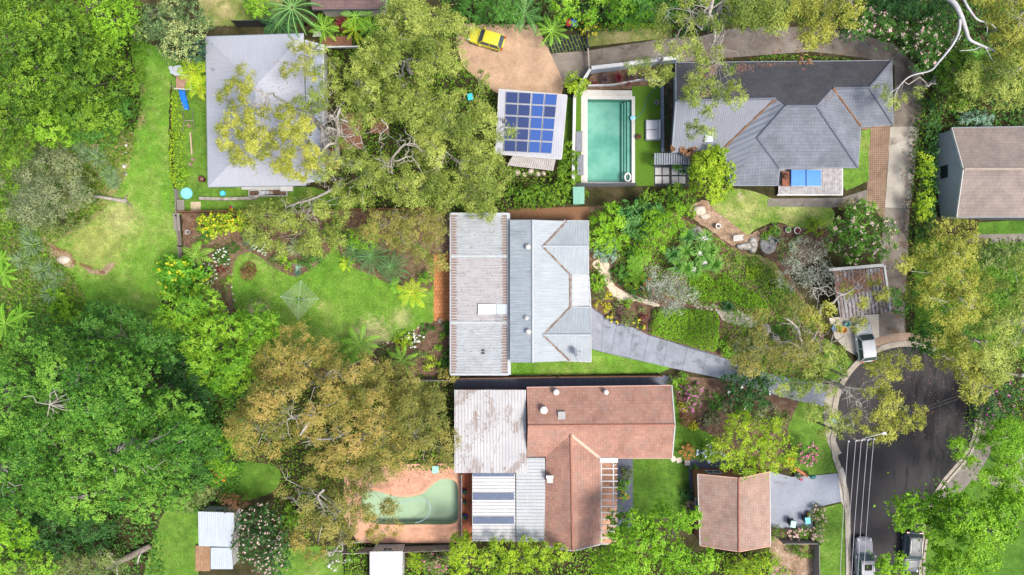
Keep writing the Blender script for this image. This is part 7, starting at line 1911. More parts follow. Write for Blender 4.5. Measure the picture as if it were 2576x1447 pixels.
litter('scattered leaves on the asphalt below the gums', [(2120, 960), (2250, 890), (2400, 930), (2440, 1050), (2300, 1120), (2110, 1100)], lambda u, v: .05 + 0 * u, 450, 507, .12, .0)
litter('leaves over the salmon paving around the kidney pool', [(870, 1180), (1160, 1180), (1160, 1200), (1010, 1225), (915, 1230), (900, 1320), (870, 1300)], lambda u, v: .05 + 0 * u, 600, 508, .13, .0)
litter('small dark leaves and twigs on the rear deck roof', [(1136, 540), (1276, 540), (1278, 940), (1136, 940)], lambda u, v: 2.97 + .3 * (u - 1134) / 146, 260, 509, .12, .2)
litter('leaves fallen on the lavender grey hipped roof', [(620, 240), (765, 120), (768, 450), (600, 440)], lambda u, v: 3.65 + np.clip(np.minimum(np.minimum(u - 518, 766 - u), np.minimum(v - 89, 468 - v)), 0, 124) * .0137, 260, 510, .12, .2)
litter('leaves on the stained white flat roof', [(1145, 985), (1240, 985), (1200, 1180), (1145, 1180)], lambda u, v: 3.36 + 0 * u, 160, 511, .12, .4)
litter('dark crumbled soil along the worn edges of the park lawn', [(128, 612), (150, 624), (180, 634), (192, 662), (186, 668), (172, 642), (148, 634), (120, 622)], lambda u, v: .03 + 0 * u, 500, 512, .12, -.6, 'brown', 'soil_crumbs')
litter('dark crumbled soil along the second worn edge of the park lawn', [(200, 660), (226, 668), (252, 676), (266, 686), (262, 690), (244, 684), (220, 676), (200, 668)], lambda u, v: .03 + 0 * u, 300, 513, .12, -.6, 'brown', 'soil_crumbs')
mass('patchy low plants over the left yard bed', [(478, 600), (545, 592), (600, 605), (700, 665), (690, 684), (640, 655), (590, 660), (584, 720), (600, 800), (570, 790), (545, 730), (500, 690)], .22, 'olive', 420, 34, .16, .08, 'undergrowth', kind='stuff', lump=.9, rough=3, lumps=.7)
mass('rough low growth over the right part of the front garden', [(1820, 640), (1880, 640), (1985, 700), (2050, 800), (2040, 960), (1900, 900), (1960, 810), (1900, 730)], .25, 'olive', 421, 40, .18, .09, 'undergrowth', kind='stuff', lump=.9, rough=3, lumps=.8)
for i, (u, v, r, pl, lb) in enumerate([(588, 622, 11, 'darkmid', 'low dark shrub between the white flowered bushes'), (548, 632, 9, 'olive', 'small olive plant above the glossy ringed shrub'), (572, 700, 9, 'yardlime', 'small lime plant on the left lawn edge'), (560, 725, 10, 'olive', 'pale flecked low plant under the lime trees'), (1850, 655, 12, 'forest', 'small green shrub below the garden bench rocks'), (1945, 715, 14, 'olive', 'olive shrub on the scruffy patch of the front garden'), (1890, 690, 12, 'yellowgreen', 'yellow green tuft on the scruffy patch'), (1965, 830, 16, 'darkmid', 'dark shrub beside the grey boulders'), (1900, 850, 14, 'olive', 'olive shrub left of the grey boulders'), (2010, 600, 10, 'olive', 'low grey plant among the ring pots'), (1930, 588, 12, 'forest', 'green clump on top of the white lichened boulder')]):
    bush(lb, u, v, r, pl, 430 + i, 'loose')
# ---------------------------------------------------------------- cars
def loft(m, secs):
    """secs: list of closed rings (same count)"""
    k = len(m.v); n = len(secs[0])
    for s in secs: m.v.extend([tuple(p) for p in s])
    for i in range(len(secs) - 1):
        for j in range(n):
            j2 = (j + 1) % n
            m.f.append((k + i * n + j, k + (i + 1) * n + j, k + (i + 1) * n + j2, k + i * n + j2))
    m.f.append(tuple(k + j for j in range(n))); m.f.append(tuple(k + (len(secs) - 1) * n + j for j in range(n))[::-1])

def car(label, u, v, heading, paint, L=4.4, W=1.8, Hc=1.45, style='hatch', name='parked_car', sunroof=False, roofmat=None, group=None):
    """x forward. body lofted along its length; glasshouse with pillars and roof skin; wheels, lamps, mirrors"""
    c = P(u, v, 0); z0 = .044
    root = empty(name, (c.x, c.y, z0), label, 'car', group, rz=heading)
    hood = {'hatch': .80, 'wagon': .92, 'suv': .98}[style]
    m = MB(); secs = []
    xs = [-.5, -.49, -.46, -.38, -.25, -.1, .05, .2, .3, .38, .44, .48, .497, .5]
    for t in xs:
        e = abs(t) * 2
        w = W / 2 * (1 - (.42 if t > 0 else .26) * max(0, (e - .72) / .28) ** 2.6)
        top = (hood + .06) if t < .12 else hood + .06 - (t - .12) * .42
        if t > .44: top -= (t - .44) * 3.0
        if t < -.47: top -= .1
        if style != 'hatch' and t < -.4: top += .02
        lo = .22 + (.12 if e > .93 else 0)
        ring = []
        for a, b in ((-1, .18), (-1, .55), (-.97, .80), (-.86, .96), (-.5, 1.0), (0, 1.012), (.5, 1.0), (.86, .96), (.97, .80), (1, .55), (1, .18), (.9, 0), (0, 0), (-.9, 0)):
            ring.append((t * L, a * w, lo + (top - lo) * b))
        secs.append(ring)
    loft(m, secs)
    b = m.build('body', paint, root, smooth=False, local=True)
    md = b.modifiers.new('sub', 'SUBSURF'); md.levels = 1; md.render_levels = 2
    # glasshouse
    x_r, x_f = {'hatch': (-.47, .20), 'wagon': (-.47, .17), 'suv': (-.46, .18)}[style]
    rr, rf = (x_r + (.07 if style != 'hatch' else .10)) * L, (x_f - .13) * L
    zb = hood + .03
    def ring4(xa, xb, wa, z, inset_=0.0, n=5):
        pts = []
        for (cx, cy, sx, sy) in ((xb, wa, 1, 1), (xa, wa, -1, 1), (xa, -wa, -1, -1), (xb, -wa, 1, -1)):
            r_ = .16
            for i in range(n):
                a0 = {(1, 1): 0, (-1, 1): 90, (-1, -1): 180, (1, -1): 270}[(sx, sy)]
                a = math.radians(a0 + 90 * i / (n - 1))
                pts.append((cx - sx * r_ + r_ * math.cos(a), cy - sy * r_ + r_ * math.sin(a), z))
        return pts
    m = MB(); loft(m, [ring4(x_r * L, x_f * L, W * .455, zb), ring4(x_r * L + .1, x_f * L - .14, W * .44, zb + .14), ring4(rr, rf, W * .37, Hc - .05)])
    m.build('windows', glass_mat('car_glass', (.06, .085, .095)), root, local=True)
    rp = roofmat or paint
    m = MB(); loft(m, [ring4(rr - .02, rf + .02, W * .385, Hc - .08), ring4(rr + .02, rf - .02, W * .38, Hc - .03), ring4(rr + .12, rf - .14, W * .34, Hc), ring4(rr + .4, rf - .4, W * .22, Hc + .02)])
    rf_o = m.build('roof', rp, root, local=True)
    m = MB()
    for s in (-1, 1):
        for xa, xb in ((x_f * L - .02, rf), (x_r * L + .03, rr), ((x_r + x_f) / 2 * L, (rr + rf) / 2)):
            m.tube([(xa, s * W * .458, zb), (xb, s * W * .372, Hc - .05)], .045, 6)
    m.build('pillar', rp, root, local=True)
    if sunroof:
        m = MB(); m.box(((rr + rf) / 2 + .35, 0, Hc + .018), (.62, .78, .02)); m.build('sunroof', M('black_sunroof', (.008, .008, .01), (.005, .005, .006), 3, .5, spec=.1), rf_o, local=True)
    if style != 'hatch':
        for s in (-1, 1):
            m = MB(); m.tube([(rr + .15, s * W * .33, Hc - .0), (rr + .3, s * W * .335, Hc + .06), (rf - .3, s * W * .335, Hc + .06), (rf - .15, s * W * .33, Hc - .0)], .02, 6); m.build('roof_rail', MT['steel'], root, local=True)
    for s in (-1, 1):
        m = MB(); m.lathe((0, 0, 0), [(.03, -.06), (.11, -.05), (.13, 0), (.11, .05), (.03, .06)], 10, 1, .8)
        o = m.build('mirror', paint, None, local=True); o.parent = root; o.location = (x_f * L - .35, s * (W / 2 + .09), hood + .08)
        m = MB(); m.lathe((0, 0, 0), [(.02, 0), (.15, 0), (.16, .03), (.11, .10), (.02, .12)], 12, 1.15, .7)
        o = m.build('headlight', M('headlight_glass', (.75, .78, .8), (.6, .62, .65), 5, .1), None, local=True); o.parent = root; o.location = (.455 * L, s * W * .36, hood - .19); o.rotation_euler = (0, math.radians(35), s * .3)
        m = MB(); m.box((-.487 * L, s * W * .37, hood - .08), (.10, .30, .26)); m.build('taillight', M('red_lamp', (.55, .015, .01), (.4, .01, .01), 4, .15), root, local=True)
        for x in (.32 * L, -.31 * L):
            m = MB(); m.lathe((0, 0, 0), [(.2, -.1), (.30, -.1), (.325, -.07), (.325, .07), (.30, .1), (.2, .1)], 24)
            w_ = m.build('wheel', MT['black'], None, local=True); w_.parent = root; w_.location = (x, s * (W / 2 - .10), .325); w_.rotation_euler = (math.pi / 2, 0, 0)
            m = MB(); m.lathe((0, 0, -.0), [(.03, -.105), (.2, -.104), (.2, .104), (.03, .105)], 14); m.build('rim', MT['steel'], w_, local=True)
    m = MB(); m.tube([(x_f * L + .12, -W * .3, hood + .065), (x_f * L + .06, W * .05, hood + .085), (x_f * L + .1, W * .34, hood + .065)], .018, 5); m.build('wiper', MT['black'], root, local=True)
    for x in (.5 * L, -.5 * L):
        m = MB(); m.box((x * 1.003, 0, .42), (.02, .37, .11)); m.build('number_plate', MT['white'], root, local=True)
    m = MB()
    for x in (.03 * L, -.2 * L):
        for s in (-1, 1): m.box((x, s * (W / 2 + .0), .72), (.14, .03, .03))
    m.build('handle', MT['steel'], root, local=True)
    return root
car('yellow hatchback parked nose left on the brick forecourt', 1224, 103, math.radians(163), paint_mat('yellow_paint', (.55, .50, .03), .4, .3), 3.9, 1.72, 1.45, 'hatch')
car('white sedan like hatchback parked under gum leaves at the cul-de-sac', 2168, 860, math.radians(97), paint_mat('white_car_paint', (.66, .67, .68), .5, .0), 4.2, 1.8, 1.45, 'hatch')
car('silver station wagon with sunroof parked at the left kerb at the bottom', 2166, 1402, math.radians(91), paint_mat('silver_paint', (.26, .265, .30), .55, .0, .0), 4.8, 1.85, 1.5, 'wagon', sunroof=True)
car('dark grey car with pale roof under the lime tree at the right kerb', 2284, 1382, math.radians(266), paint_mat('graphite_paint', (.10, .11, .13), .3), 4.3, 1.8, 1.45, 'wagon', roofmat=paint_mat('dusty_grey_roof', (.12, .13, .135), .6, .1))

# ---------------------------------------------------------------- power poles and wires
def pole(label, u, v, h, arms, wires_to=None):
    o = empty('power_pole', P(u, v), label, 'power pole')
    return o
pp = empty('power_pole', (P(2150, 1104, 9.5).x, P(2150, 1104, 9.5).y, 0), 'timber power pole with crossarm, insulators and street lamp at the left kerb', 'power pole')
top = P(2150, 1104, 9.5)
bs = Vector((top.x, top.y, 0))
m = MB(); m.tube([bs, top], [.12, .09], 10); m.build('pole', MT['barkgrey'], pp, smooth=True)
m = MB(); a, b = P(2152, 1108, 9.0), P(2200, 1104, 9.0); 
m.beam(P(2150, 1109, 9.0), P(2201, 1103, 9.0), .12, .12); m.build('crossarm', MT['timber'], pp)
m = MB(); m.tube([top - Vector((0, 0, .4)), P(2152, 1108, 9.0)], .05, 6); m.build('brace', MT['steel'], pp)
m = MB(); m.tube([P(2165, 1106, 9.05), P(2190, 1098, 9.4), P(2222, 1090, 9.5)], .04, 7); m.build('lamp_arm', MT['steel'], pp)
m = MB(); m.lathe(P(2224, 1090, 9.42), [(.04, -.08), (.12, -.06), (.14, 0), (.1, .06), (.02, .09)], 12, 1.8, 1); m.build('lamp_head', MT['white'], pp)
WX = [(2134, 1110, 2122), (2153, 1108, 2133 + 2), (2167, 1107, 2146 + 2), (2183, 1106, 2160 + 2), (2198, 1104, 2178 + 2)]
for i, (u, v, ue) in enumerate(WX):
    m = MB(); m.lathe(P(u, v, 9.07), [(.04, 0), (.09, .03), (.05, .08), (.09, .12), (.03, .2)], 10); m.build('insulator', MT['white'], pp)
wl = ['leftmost overhead wire above the kerb, from its own insulator', 'second overhead wire from the left above the road', 'middle overhead wire above the road', 'fourth overhead wire from the left above the road', 'rightmost overhead wire above the road']
wm = M('pale_aluminium_wire', (.48, .47, .50), (.38, .37, .4), 4, .5)
for i, (u, v, ue) in enumerate(WX):
    m = MB(); a = P(u, v, 9.2); b = P(u - 17 + (0 if i else 6), 1640, 8.9)
    m.tube([a.lerp(b, t) - Vector((0, 0, 1.1 * math.sin(math.pi * t * .6))) for t in np.linspace(0, 1, 24)], .020, 5)
    tag(m.build('overhead_wire', wm), wl[i], 'wire', 'overhead wires above the road')
p2 = empty('power_pole', P(2578, 950), 'power pole with white insulator at the right edge', 'power pole')
m = MB(); tp = P(2570, 946, 9.3); m.tube([(tp.x, tp.y, 0), (tp.x, tp.y, 9.3)], [.16, .11], 10); m.build('pole', MT['barkgrey'], p2, smooth=True)
m = MB(); m.beam(P(2484, 932, 9.0), P(2576, 946, 9.0), .12, .12); m.build('crossarm', MT['timber'], p2)
m = MB(); m.lathe(P(2571, 944, 9.1), [(.1, 0), (.18, .05), (.12, .2), (.03, .3)], 12); m.build('insulator', MT['white'], p2)
for i, dv in enumerate((0, 5)):
    m = MB(); a = P(2574, 944 + dv * 2, 9.1); b = P(2180, 1092 + dv, 9.1)
    m.tube([a.lerp(b, t) - Vector((0, 0, 1.0 * math.sin(math.pi * t))) for t in np.linspace(0, 1, 18)], .010, 4)
    tag(m.build('overhead_wire', M('dark_wire', (.18, .18, .19))), ('upper thin wire crossing the cul-de-sac to the right pole', 'lower thin wire crossing the cul-de-sac to the right pole')[i], 'wire', 'thin wires crossing the cul-de-sac')

# ---------------------------------------------------------------- clothes line
cl = empty('clothes_line', P(752, 755), 'square rotary clothes line standing on the back lawn', 'clothes line')
hub = Vector((P(750, 755, 1.9).x, P(750, 755, 1.9).y, 0))
m = MB(); m.tube([hub, hub + Vector((0, 0, 1.95))], .05, 10); m.build('pole', M('dark_green_steel', (.03, .13, .07)), cl)
tips = [P(757, 707, 2.0), P(801, 751, 2.0), P(750, 803, 2.0), P(706, 746, 2.0)]
for t in tips:
    m = MB(); m.tube([hub + Vector((0, 0, 1.75)), t], [.024, .02], 6); m.build('arm', M('pale_green_steel', (.35, .5, .40), (.3, .42, .34)), cl)
    m = MB(); m.lathe(t, [(.02, -.05), (.05, 0), (.02, .05)], 8); m.build('end_cap', MT['white'], cl)
m = MB(); hc = hub + Vector((0, 0, 1.92))
for k_ in range(7):
    f = .34 + k_ * .11
    q = [hc.lerp(t, f) for t in tips]
    for i in range(4): m.tube([q[i], q[(i + 1) % 4]], .013, 4)
m.build('line', M('pale_line', (.46, .54, .42), (.38, .46, .36), 4, .6), cl)
m = MB(); m.tube([hub + Vector((-.6, .1, .95)), hub + Vector((.6, -.05, 1.0))], .03, 6); m.build('winder_handle', M('dark_green_steel', (.03, .13, .07)), cl)

# ---------------------------------------------------------------- pots, bins and furniture
def pot(label, u, v, r, mat, plant=None, h=.4, seed=1, name='plant_pot', soil=True):
    o = empty(name, P(u, v), label, 'pot')
    c = P(u, v, 0); rm = r / PX
    m = MB(); m.lathe(c, [(rm * .68, 0), (rm * .9, h * .6), (rm, h), (rm * .98, h + .02), (rm * .74, h), (rm * .7, h * .8), (.01, h * .78)], 20); m.build('pot', mat, o, smooth=False)
    m = MB(); m.lathe(c, [(rm * .7, h * .79), (.01, h * .83)], 16); m.build('soil', MT['bed'], o)
    if plant:
        rng = np.random.default_rng(seed); n = 60; az = rng.uniform(0, 6.28, n)
        p = np.array([[c.x, c.y, h + .1]]) + np.stack([np.cos(az), np.sin(az), rng.uniform(0, .8, n)], 1) * (rm * rng.uniform(.1, .8, n))[:, None]
        quads_mesh('leaves', leaf_quads(p, rng.normal(size=(n, 3)) * .6 + np.array([0, 0, 1.]), .24, .07, rng), n, .5 + rng.normal(0, .2, n), PAL[plant], o)
    return o
wp, gp_ = M('white_glazed_pot', (.74, .74, .72), (.6, .6, .58), 4, .4), M('grey_concrete_pot', (.36, .36, .37), (.26, .26, .27), 5, .8)
pot('grey ring shaped pot in the upper left corner of the yard', 476, 585, 6.5, gp_, None, .45)
pot('grey pot at the foot of the orange paving', 1108, 807, 4.6, gp_, None)
pot('tall white pot in the sandy bed above the boundary', 1803, 570, 6.5, wp, None, .6)
for i, (u, v, r, pl) in enumerate([(1980, 579, 7.5, 'yucca'), (2003, 581, 9, 'redleaf'), (1948, 606, 6.5, 'bluegreen'), (1961, 605, 6, 'olive'), (2007, 601, 8, None), (2070, 586, 5, None)]):
    pot(['white pot with spiky plant, upper left of the pot garden', 'largest white pot, with reddish plant', 'white pot nearest the white rock', 'white pot touching its left neighbour', 'brown centred pot below the largest white pot', 'small terracotta pot beside the yellow green bush'][i], u, v, r, wp if i < 4 else (gp_ if i == 4 else MT['terracotta']), pl, .35, i)
pot('white ring pot at the lower edge of the small lush lawn', 1714, 1295, 6, wp)
pot('grey pot with small plant at the top of the grey driveway', 2003, 1194, 7, gp_, 'dark', .5, 8)
pot('low pot with red flowering plant below the grey pot', 2012, 1203, 5, MT['terracotta'], 'pink', .3, 9)
pot('terracotta pot beside the bright teal bin', 2031, 1291, 5.5, MT['terracotta'], 'yucca', .4, 10)
for i, (u, v) in enumerate([(1170, 1235), (1170, 1262), (1171, 1297)]):
    pot(['cobalt blue pot on the red paving, upper', 'cobalt blue pot on the red paving, middle and smaller', 'cobalt blue pot on the red paving, lowest'][i], u, v, (6, 4.5, 6.5)[i], M('cobalt_glaze', (.02, .05, .40), (.015, .04, .3), 4, .2), 'dark', .5, 20 + i, )
pot('dark round pot beside the slate path', 1567, 1296, 6, MT['darkp'], None, .4)
pot('dark pot on the turf beside the sofa', 1605, 346, 7, M('brown_pot', (.16, .09, .08)), 'brown', .4, 12)
pot('charcoal pot on the turf near the planting strip', 1650, 260, 6, MT['greyp'], None, .4)
pot('large dark red pot beside the grey hipped roof', 513, 453, 8, M('dark_red_pot', (.12, .03, .025)), None, .7)
def wheelie(label, u, v, rz, lid, body=None):
    c = P(u, v, 0); o = empty('wheelie_bin', (c.x, c.y, .05), label, 'bin', rz=rz)
    m = MB(); m.box((0, 0, .5), (.46, .50, .92), taper=1.18); m.build('body', body or MT['darkp'], o, local=True)
    m = MB(); m.box((0, -.02, 1.0), (.60, .70, .07), taper=.9); m.box((0, .3, .99), (.5, .08, .06)); m.build('lid', lid, o, local=True)
    for s in (-1, 1):
        m = MB(); m.lathe((0, 0, 0), [(.02, -.03), (.11, -.03), (.11, .03), (.02, .03)], 12); w_ = m.build('wheel', MT['black'], None, local=True); w_.parent = o; w_.location = (s * .24, .26, .11); w_.rotation_euler = (0, math.pi / 2, 0)
    m = MB(); m.tube([(-.2, .38, .95), (.2, .38, .95)], .02, 6); m.build('handle', MT['black'], o, local=True)
    return o
teal = M('teal_plastic', (.06, .45, .50), (.05, .38, .43), 3, .4); mint = M('pale_mint_plastic', (.30, .62, .50), (.26, .55, .45), 3, .4)
wheelie('wheelie bin with bright teal lid beside the terracotta pot', 2022, 1302, .1, teal)
wheelie('wheelie bin with pale mint lid on the grey driveway', 1986, 1311, -.2, mint)
wheelie('wheelie bin with blue lid above the grass paving', 1441, 66, 0, M('blue_plastic', (.03, .16, .70), (.025, .13, .6), 3, .4))
wheelie('wheelie bin with red lid half under the palm', 1430, 66, 0, M('red_plastic', (.55, .05, .05), (.45, .04, .04), 3, .4))
wheelie('wheelie bin with turquoise lid under the gum beside the brick forecourt', 1184, 250, .2, M('turquoise_plastic', (.05, .50, .55), (.04, .42, .47), 3, .4))
cc = empty('storage_box', P(1095, 1181), 'square pale aqua box on the salmon pool paving', 'box')
m = MB(); m.box(P(1095, 1181, .3), (.65, .65, .6)); m.build('body', M('aqua_plastic', (.25, .58, .56), (.2, .5, .48), 3, .5), cc); m = MB(); m.box(P(1095, 1181, .63), (.7, .7, .06), taper=.94); m.build('lid', mint, cc)
# sofa, loungers by the pool
sf = empty('outdoor_sofa', P(1640, 329), 'white cushioned outdoor daybed on the turf beside the pool', 'sofa')
c = P(1640, 329, 0)
m = MB(); m.box((c.x, c.y, .2), (1.5, 2.2, .3)); m.build('frame', MT['greyp'], sf)
for s in (-1, 1):
    m = MB(); m.box((c.x - .08, c.y + s * .53, .42), (1.25, 1.02, .16), taper=.95); m.build('cushion', M('white_canvas', (.55, .55, .57), (.48, .48, .5), 3, .9), sf)
m = MB(); m.box((c.x + .66, c.y, .6), (.2, 2.2, .55), taper=.9); m.build('backrest', M('white_canvas', (.72, .72, .74)), sf)
for i, (u, v) in enumerate([(1456, 357), (1459, 416)]):
    o = empty('sun_lounger', P(u, v), ('grey sun lounger beside the pool, upper of two', 'grey sun lounger beside the pool, lower of two')[i], 'sun lounger', 'grey sun loungers left of the pool')
    c = P(u, v, 0)
    m = MB(); m.box((c.x, c.y - .3, .34), (.66, 1.6, .10)); m.build('mattress', M('grey_canvas', (.20, .21, .25), (.17, .18, .21), 4, .9), o)
    m = MB(); m.beam(Vector((c.x, c.y + .5, .36)), Vector((c.x, c.y + 1.0, .62)), .66, .10); m.build('backrest', M('grey_canvas', (.20, .21, .25)), o)
    m = MB(); m.box((c.x, c.y - .05, .26), (.7, 2.1, .06)); m.build('frame', MT['greyp'], o)
    for sx in (-1, 1):
        for sy in (-1, 1):
            m = MB(); m.box((c.x + sx * .3, c.y + sy * .9 - .05, .12), (.05, .05, .24)); m.build('leg', MT['greyp'], o)
fl = empty('pool_float', P(1579, 446), 'white ring float in the lower right corner of the teal pool', 'pool float')
m = MB(); c = P(1579, 446, -.1); n = 22
m.tube([(c.x + .30 * math.cos(t), c.y + .42 * math.sin(t), -.12) for t in np.linspace(0, 2 * math.pi, n)], .11, 8, cap=False); m.build('ring', MT['white'], fl)
sk = empty('pool_toy', P(1592, 296), 'pale blue folded towel on the pool coping', 'towel'); m = MB(); m.box(P(1592, 296, .1), (.55, .4, .06), .4, .8); m.build('fabric', M('pale_blue_cloth', (.30, .62, .78), (.25, .55, .7), 4, .9), sk)
m = MB(); m.tube([P(u, v, .06) for u, v in catmull([(1662, 212), (1645, 228), (1625, 250), (1622, 268), (1612, 285), (1600, 300), (1592, 312)], 6, False)], .025, 5)
tag(m.build('garden_hose', M('teal_hose', (.05, .25, .28))), 'teal garden hose snaking across the turf', 'hose')
# white rendered pool walls
def wallrun(label, pts, h, w, mat, name='wall', cat='wall', cap=None, group=None, post=None):
    o = empty(name, P(*pts[0]), label, cat, group)
    m = MB(); q = MB()
    for a, b in zip(pts[:-1], pts[1:]):
        A, B = P(*a), P(*b); m.beam(A + Vector((0, 0, h / 2)), B + Vector((0, 0, h / 2)), w, h)
        if cap: q.beam(A + Vector((0, 0, h + .025)), B + Vector((0, 0, h + .025)), w + .08, .05)
    m.build('panel', mat, o)
    if cap: q.build('capping', cap, o)
    if post:
        r = MB()
        for a, b in zip(pts[:-1], pts[1:]):
            A, B = P(*a), P(*b); k = max(1, int((B - A).length / 2.2))
            for i in range(k + 1):
                p = A.lerp(B, i / k); r.box((p.x, p.y, (h + .12) / 2), (.11, .11, h + .12))
        r.build('post', post, o)
    return o
bw = M('pale_blue_render', (.38, .43, .49), (.33, .38, .44), 1.5, .7)
wallrun('pale rendered wall along the top of the pool yard', [(1484, 182), (1555, 174), (1630, 164), (1698, 156)], 1.5, .32, bw, cap=MT['white'])
wallrun('white angled wall on the left of the pool yard', [(1482, 184), (1462, 215), (1443, 250), (1441, 350), (1439, 466)], 1.4, .22, bw, cap=MT['white'])
wallrun('charcoal glass topped wall at the foot of the pool', [(1439, 468), (1515, 469), (1596, 467)], 1.2, .16, MT['greyp'], cap=MT['darkp'])
wallrun('white planter edge above the pool coping', [(1478, 218), (1540, 216), (1615, 202), (1660, 206)], .5, .14, MT['offwhite'])
wallrun('grey retaining wall beside the narrow planting strip', [(1664, 206), (1665, 385)], .5, .3, MT['greyp'])
dk = empty('pool_screen', P(1690, 400), 'charcoal slatted shade roof above the white pavers', 'shade roof')
m = MB()
for i in range(15): m.box(P(1648 + i * 6.0, 400, 2.3), (.17, 1.2, .06))
m.build('slat', MT['greyp'], dk)
m = MB()
for u in (1648, 1732):
    for v in (389, 413): m.box(P(u, v, 1.13), (.1, .1, 2.26))
m.build('post', MT['darkp'], dk)
k_ = 0
for u in (1656, 1675, 1698, 1716):
    for v in (431, 453):
        if (u, v) == (1716, 431): pass
        m = MB(); m.box(P(u, v, .05), (.68, .76, .07)); k_ += 1
        o = m.build('paver', M('white_paver', (.52, .505, .49), (.44, .425, .41), 4, .8)); tag(o, 'white paver below the shade roof, %s row, %s' % (('upper', 'lower')[v == 453], {1656: 'leftmost', 1675: 'second from left', 1698: 'third from left', 1716: 'rightmost'}[u]), 'paver', 'white pavers below the shade roof')
# gate
gt = empty('gate', P(1480, 130), 'long steel sliding gate across the concrete drive', 'gate')
for v0, v1, mt in ((85, 122, MT['darkp']), (122, 184, M('pale_gate_rail', (.42, .36, .30)))):
    m = MB(); m.beam(P(1477 + (v0 - 85) * .06, v0, 1.0), P(1477 + (v1 - 85) * .06, v1, 1.0), .14, .10)
    for i in range(12):
        p = P(1477 + (v0 + (v1 - v0) * i / 11 - 85) * .06, v0 + (v1 - v0) * i / 11, .5); m.box(p, (.03, .03, .95))
    m.build('gate_leaf', mt, gt)
m = MB()
for v in (84, 123, 185): m.box(P(1477 + (v - 85) * .06, v, .6), (.18, .18, 1.2))
m.build('post', MT['darkp'], gt)
# fences
ft = MT['timber']
wallrun('weathered timber fence along the left boundary', [(449, 480), (452, 545), (457, 620), (464, 760), (472, 960)], 0.9, .04, ft, 'fence', 'fence', post=ft)
gp2 = empty('gate', P(452, 518), 'leaning grey slatted timber gate at the fence corner', 'gate')
m = MB()
for i in range(6): m.beam(P(447 + i * 3, 503, 1.0), P(448 + i * 3, 532, 1.0), .08, .04)
m.beam(P(446, 504, .95), P(464, 504, .95), .06, .05); m.beam(P(447, 531, .95), P(465, 531, .95), .06, .05); m.build('slat', ft, gp2)
gp3 = empty('timber_panel', P(443, 557), 'loose grey timber panel leaning outside the fence corner', 'timber panel')
m = MB()
for i in range(5): m.beam(P(436 + i * 3.2, 536, .5 + i * .12), P(439 + i * 3.2, 580, .5 + i * .12), .10, .03)
m.build('slat', ft, gp3)
wallrun('dark timber paling fence along the top boundary of the yard', [(462, 536), (800, 532), (1134, 527)], 1.6, .05, MT['brownt'], 'fence', 'fence', post=MT['brownt'])
wallrun('dark fence behind the grey hipped roof', [(600, 68), (722, 66)], 1.8, .06, MT['darkp'], 'fence', 'fence', post=MT['darkp'])
wallrun('timber paling fence along the lower boundary', [(474, 962), (800, 958), (1134, 953)], 1.5, .05, ft, 'fence', 'fence', post=ft)
wallrun('brown fence between the white roofed house and the red tiled house', [(1134, 950), (1400, 946), (1660, 944)], 1.1, .07, MT['brownt'], 'fence', 'fence', post=MT['brownt'])
wallrun('pale slatted fence below the green pool', [(870, 1378), (1000, 1376), (1150, 1370)], 1.7, .06, MT['timber'], 'fence', 'fence', post=ft)
wallrun('dark fence around the dry garden at the lower verge', [(1960, 1356), (2046, 1356), (2049, 1560)], 1.5, .06, ft, 'fence', 'fence', post=ft)
wallrun('pool fence with thin white rail beside the red paving', [(1163, 1190), (1163, 1366)], 1.2, .03, MT['steel'], 'fence', 'fence', post=MT['steel'])
wallrun('brick planter wall beside the driveway gate', [(2000, 1178), (2028, 1196)], .45, .3, MT['rwall'] if False else MT['terracotta'])
wallrun('low stone wall between the play yard and its lower lawn', [(505, 500), (560, 502), (640, 500), (668, 488), (690, 486)], .5, .3, MT['rock'])
# timber walkway and railing by the grey roof
wk = empty('deck', P(848, 104), 'brown timber walkway with white railing right of the grey roof', 'deck')
m = MB()
for i in range(22): m.box(P(812 + i * 3.4, 104, 1.0), (.12, 1.05, .05))
m.build('deck_boards', MT['brownt'], wk)
m = MB(); m.beam(P(810, 119, 2.0), P(905, 117, 2.0), .1, .08); m.beam(P(810, 119, 1.2), P(905, 117, 1.2), .06, .06)
for i in range(34): m.box(P(812 + i * 2.7, 118.6, 1.55), (.035, .035, .85))
m.build('railing', MT['white'], wk)
st = empty('stairs', P(797, 85), 'short white slatted stair at the corner of the grey roof', 'stairs')
m = MB()
for i in range(5): m.box(P(790 + i * 4, 86, 1.0 - i * .18), (.10, .5, .05))
m.beam(P(787, 80, 1.1), P(808, 81, .3), .06, .1); m.beam(P(787, 92, 1.1), P(808, 91, .3), .06, .1)
m.build('tread', MT['white'], st)
for i, (u, v, w, h, lb) in enumerate([(880, 330, 62, 90, 'brown deck under the white trunked gum'), (955, 315, 48, 40, 'second brown deck section under the gums'), (835, 400, 40, 50, 'orange brown deck corner beside the grey roof')]):
    o = empty('deck', P(u, v), lb, 'deck'); m = MB(); nb = int(w / 4)
    for j in range(nb): m.box(P(u - w / 2 + (j + .5) * w / nb, v, .8), (w / PX / nb * .92, h / PX, .05))
    m.build('deck_boards', M('orange_brown_decking', (.36, .19, .10), (.25, .125, .065), 3, .8) if i == 2 else MT['brownt'], o)
    m = MB(); 
    for sx in (-1, 1):
        for sy in (-1, 1): m.box(P(u + sx * w * .45, v + sy * h * .45, .4), (.12, .12, .76))
    m.build('post', MT['timber'], o)
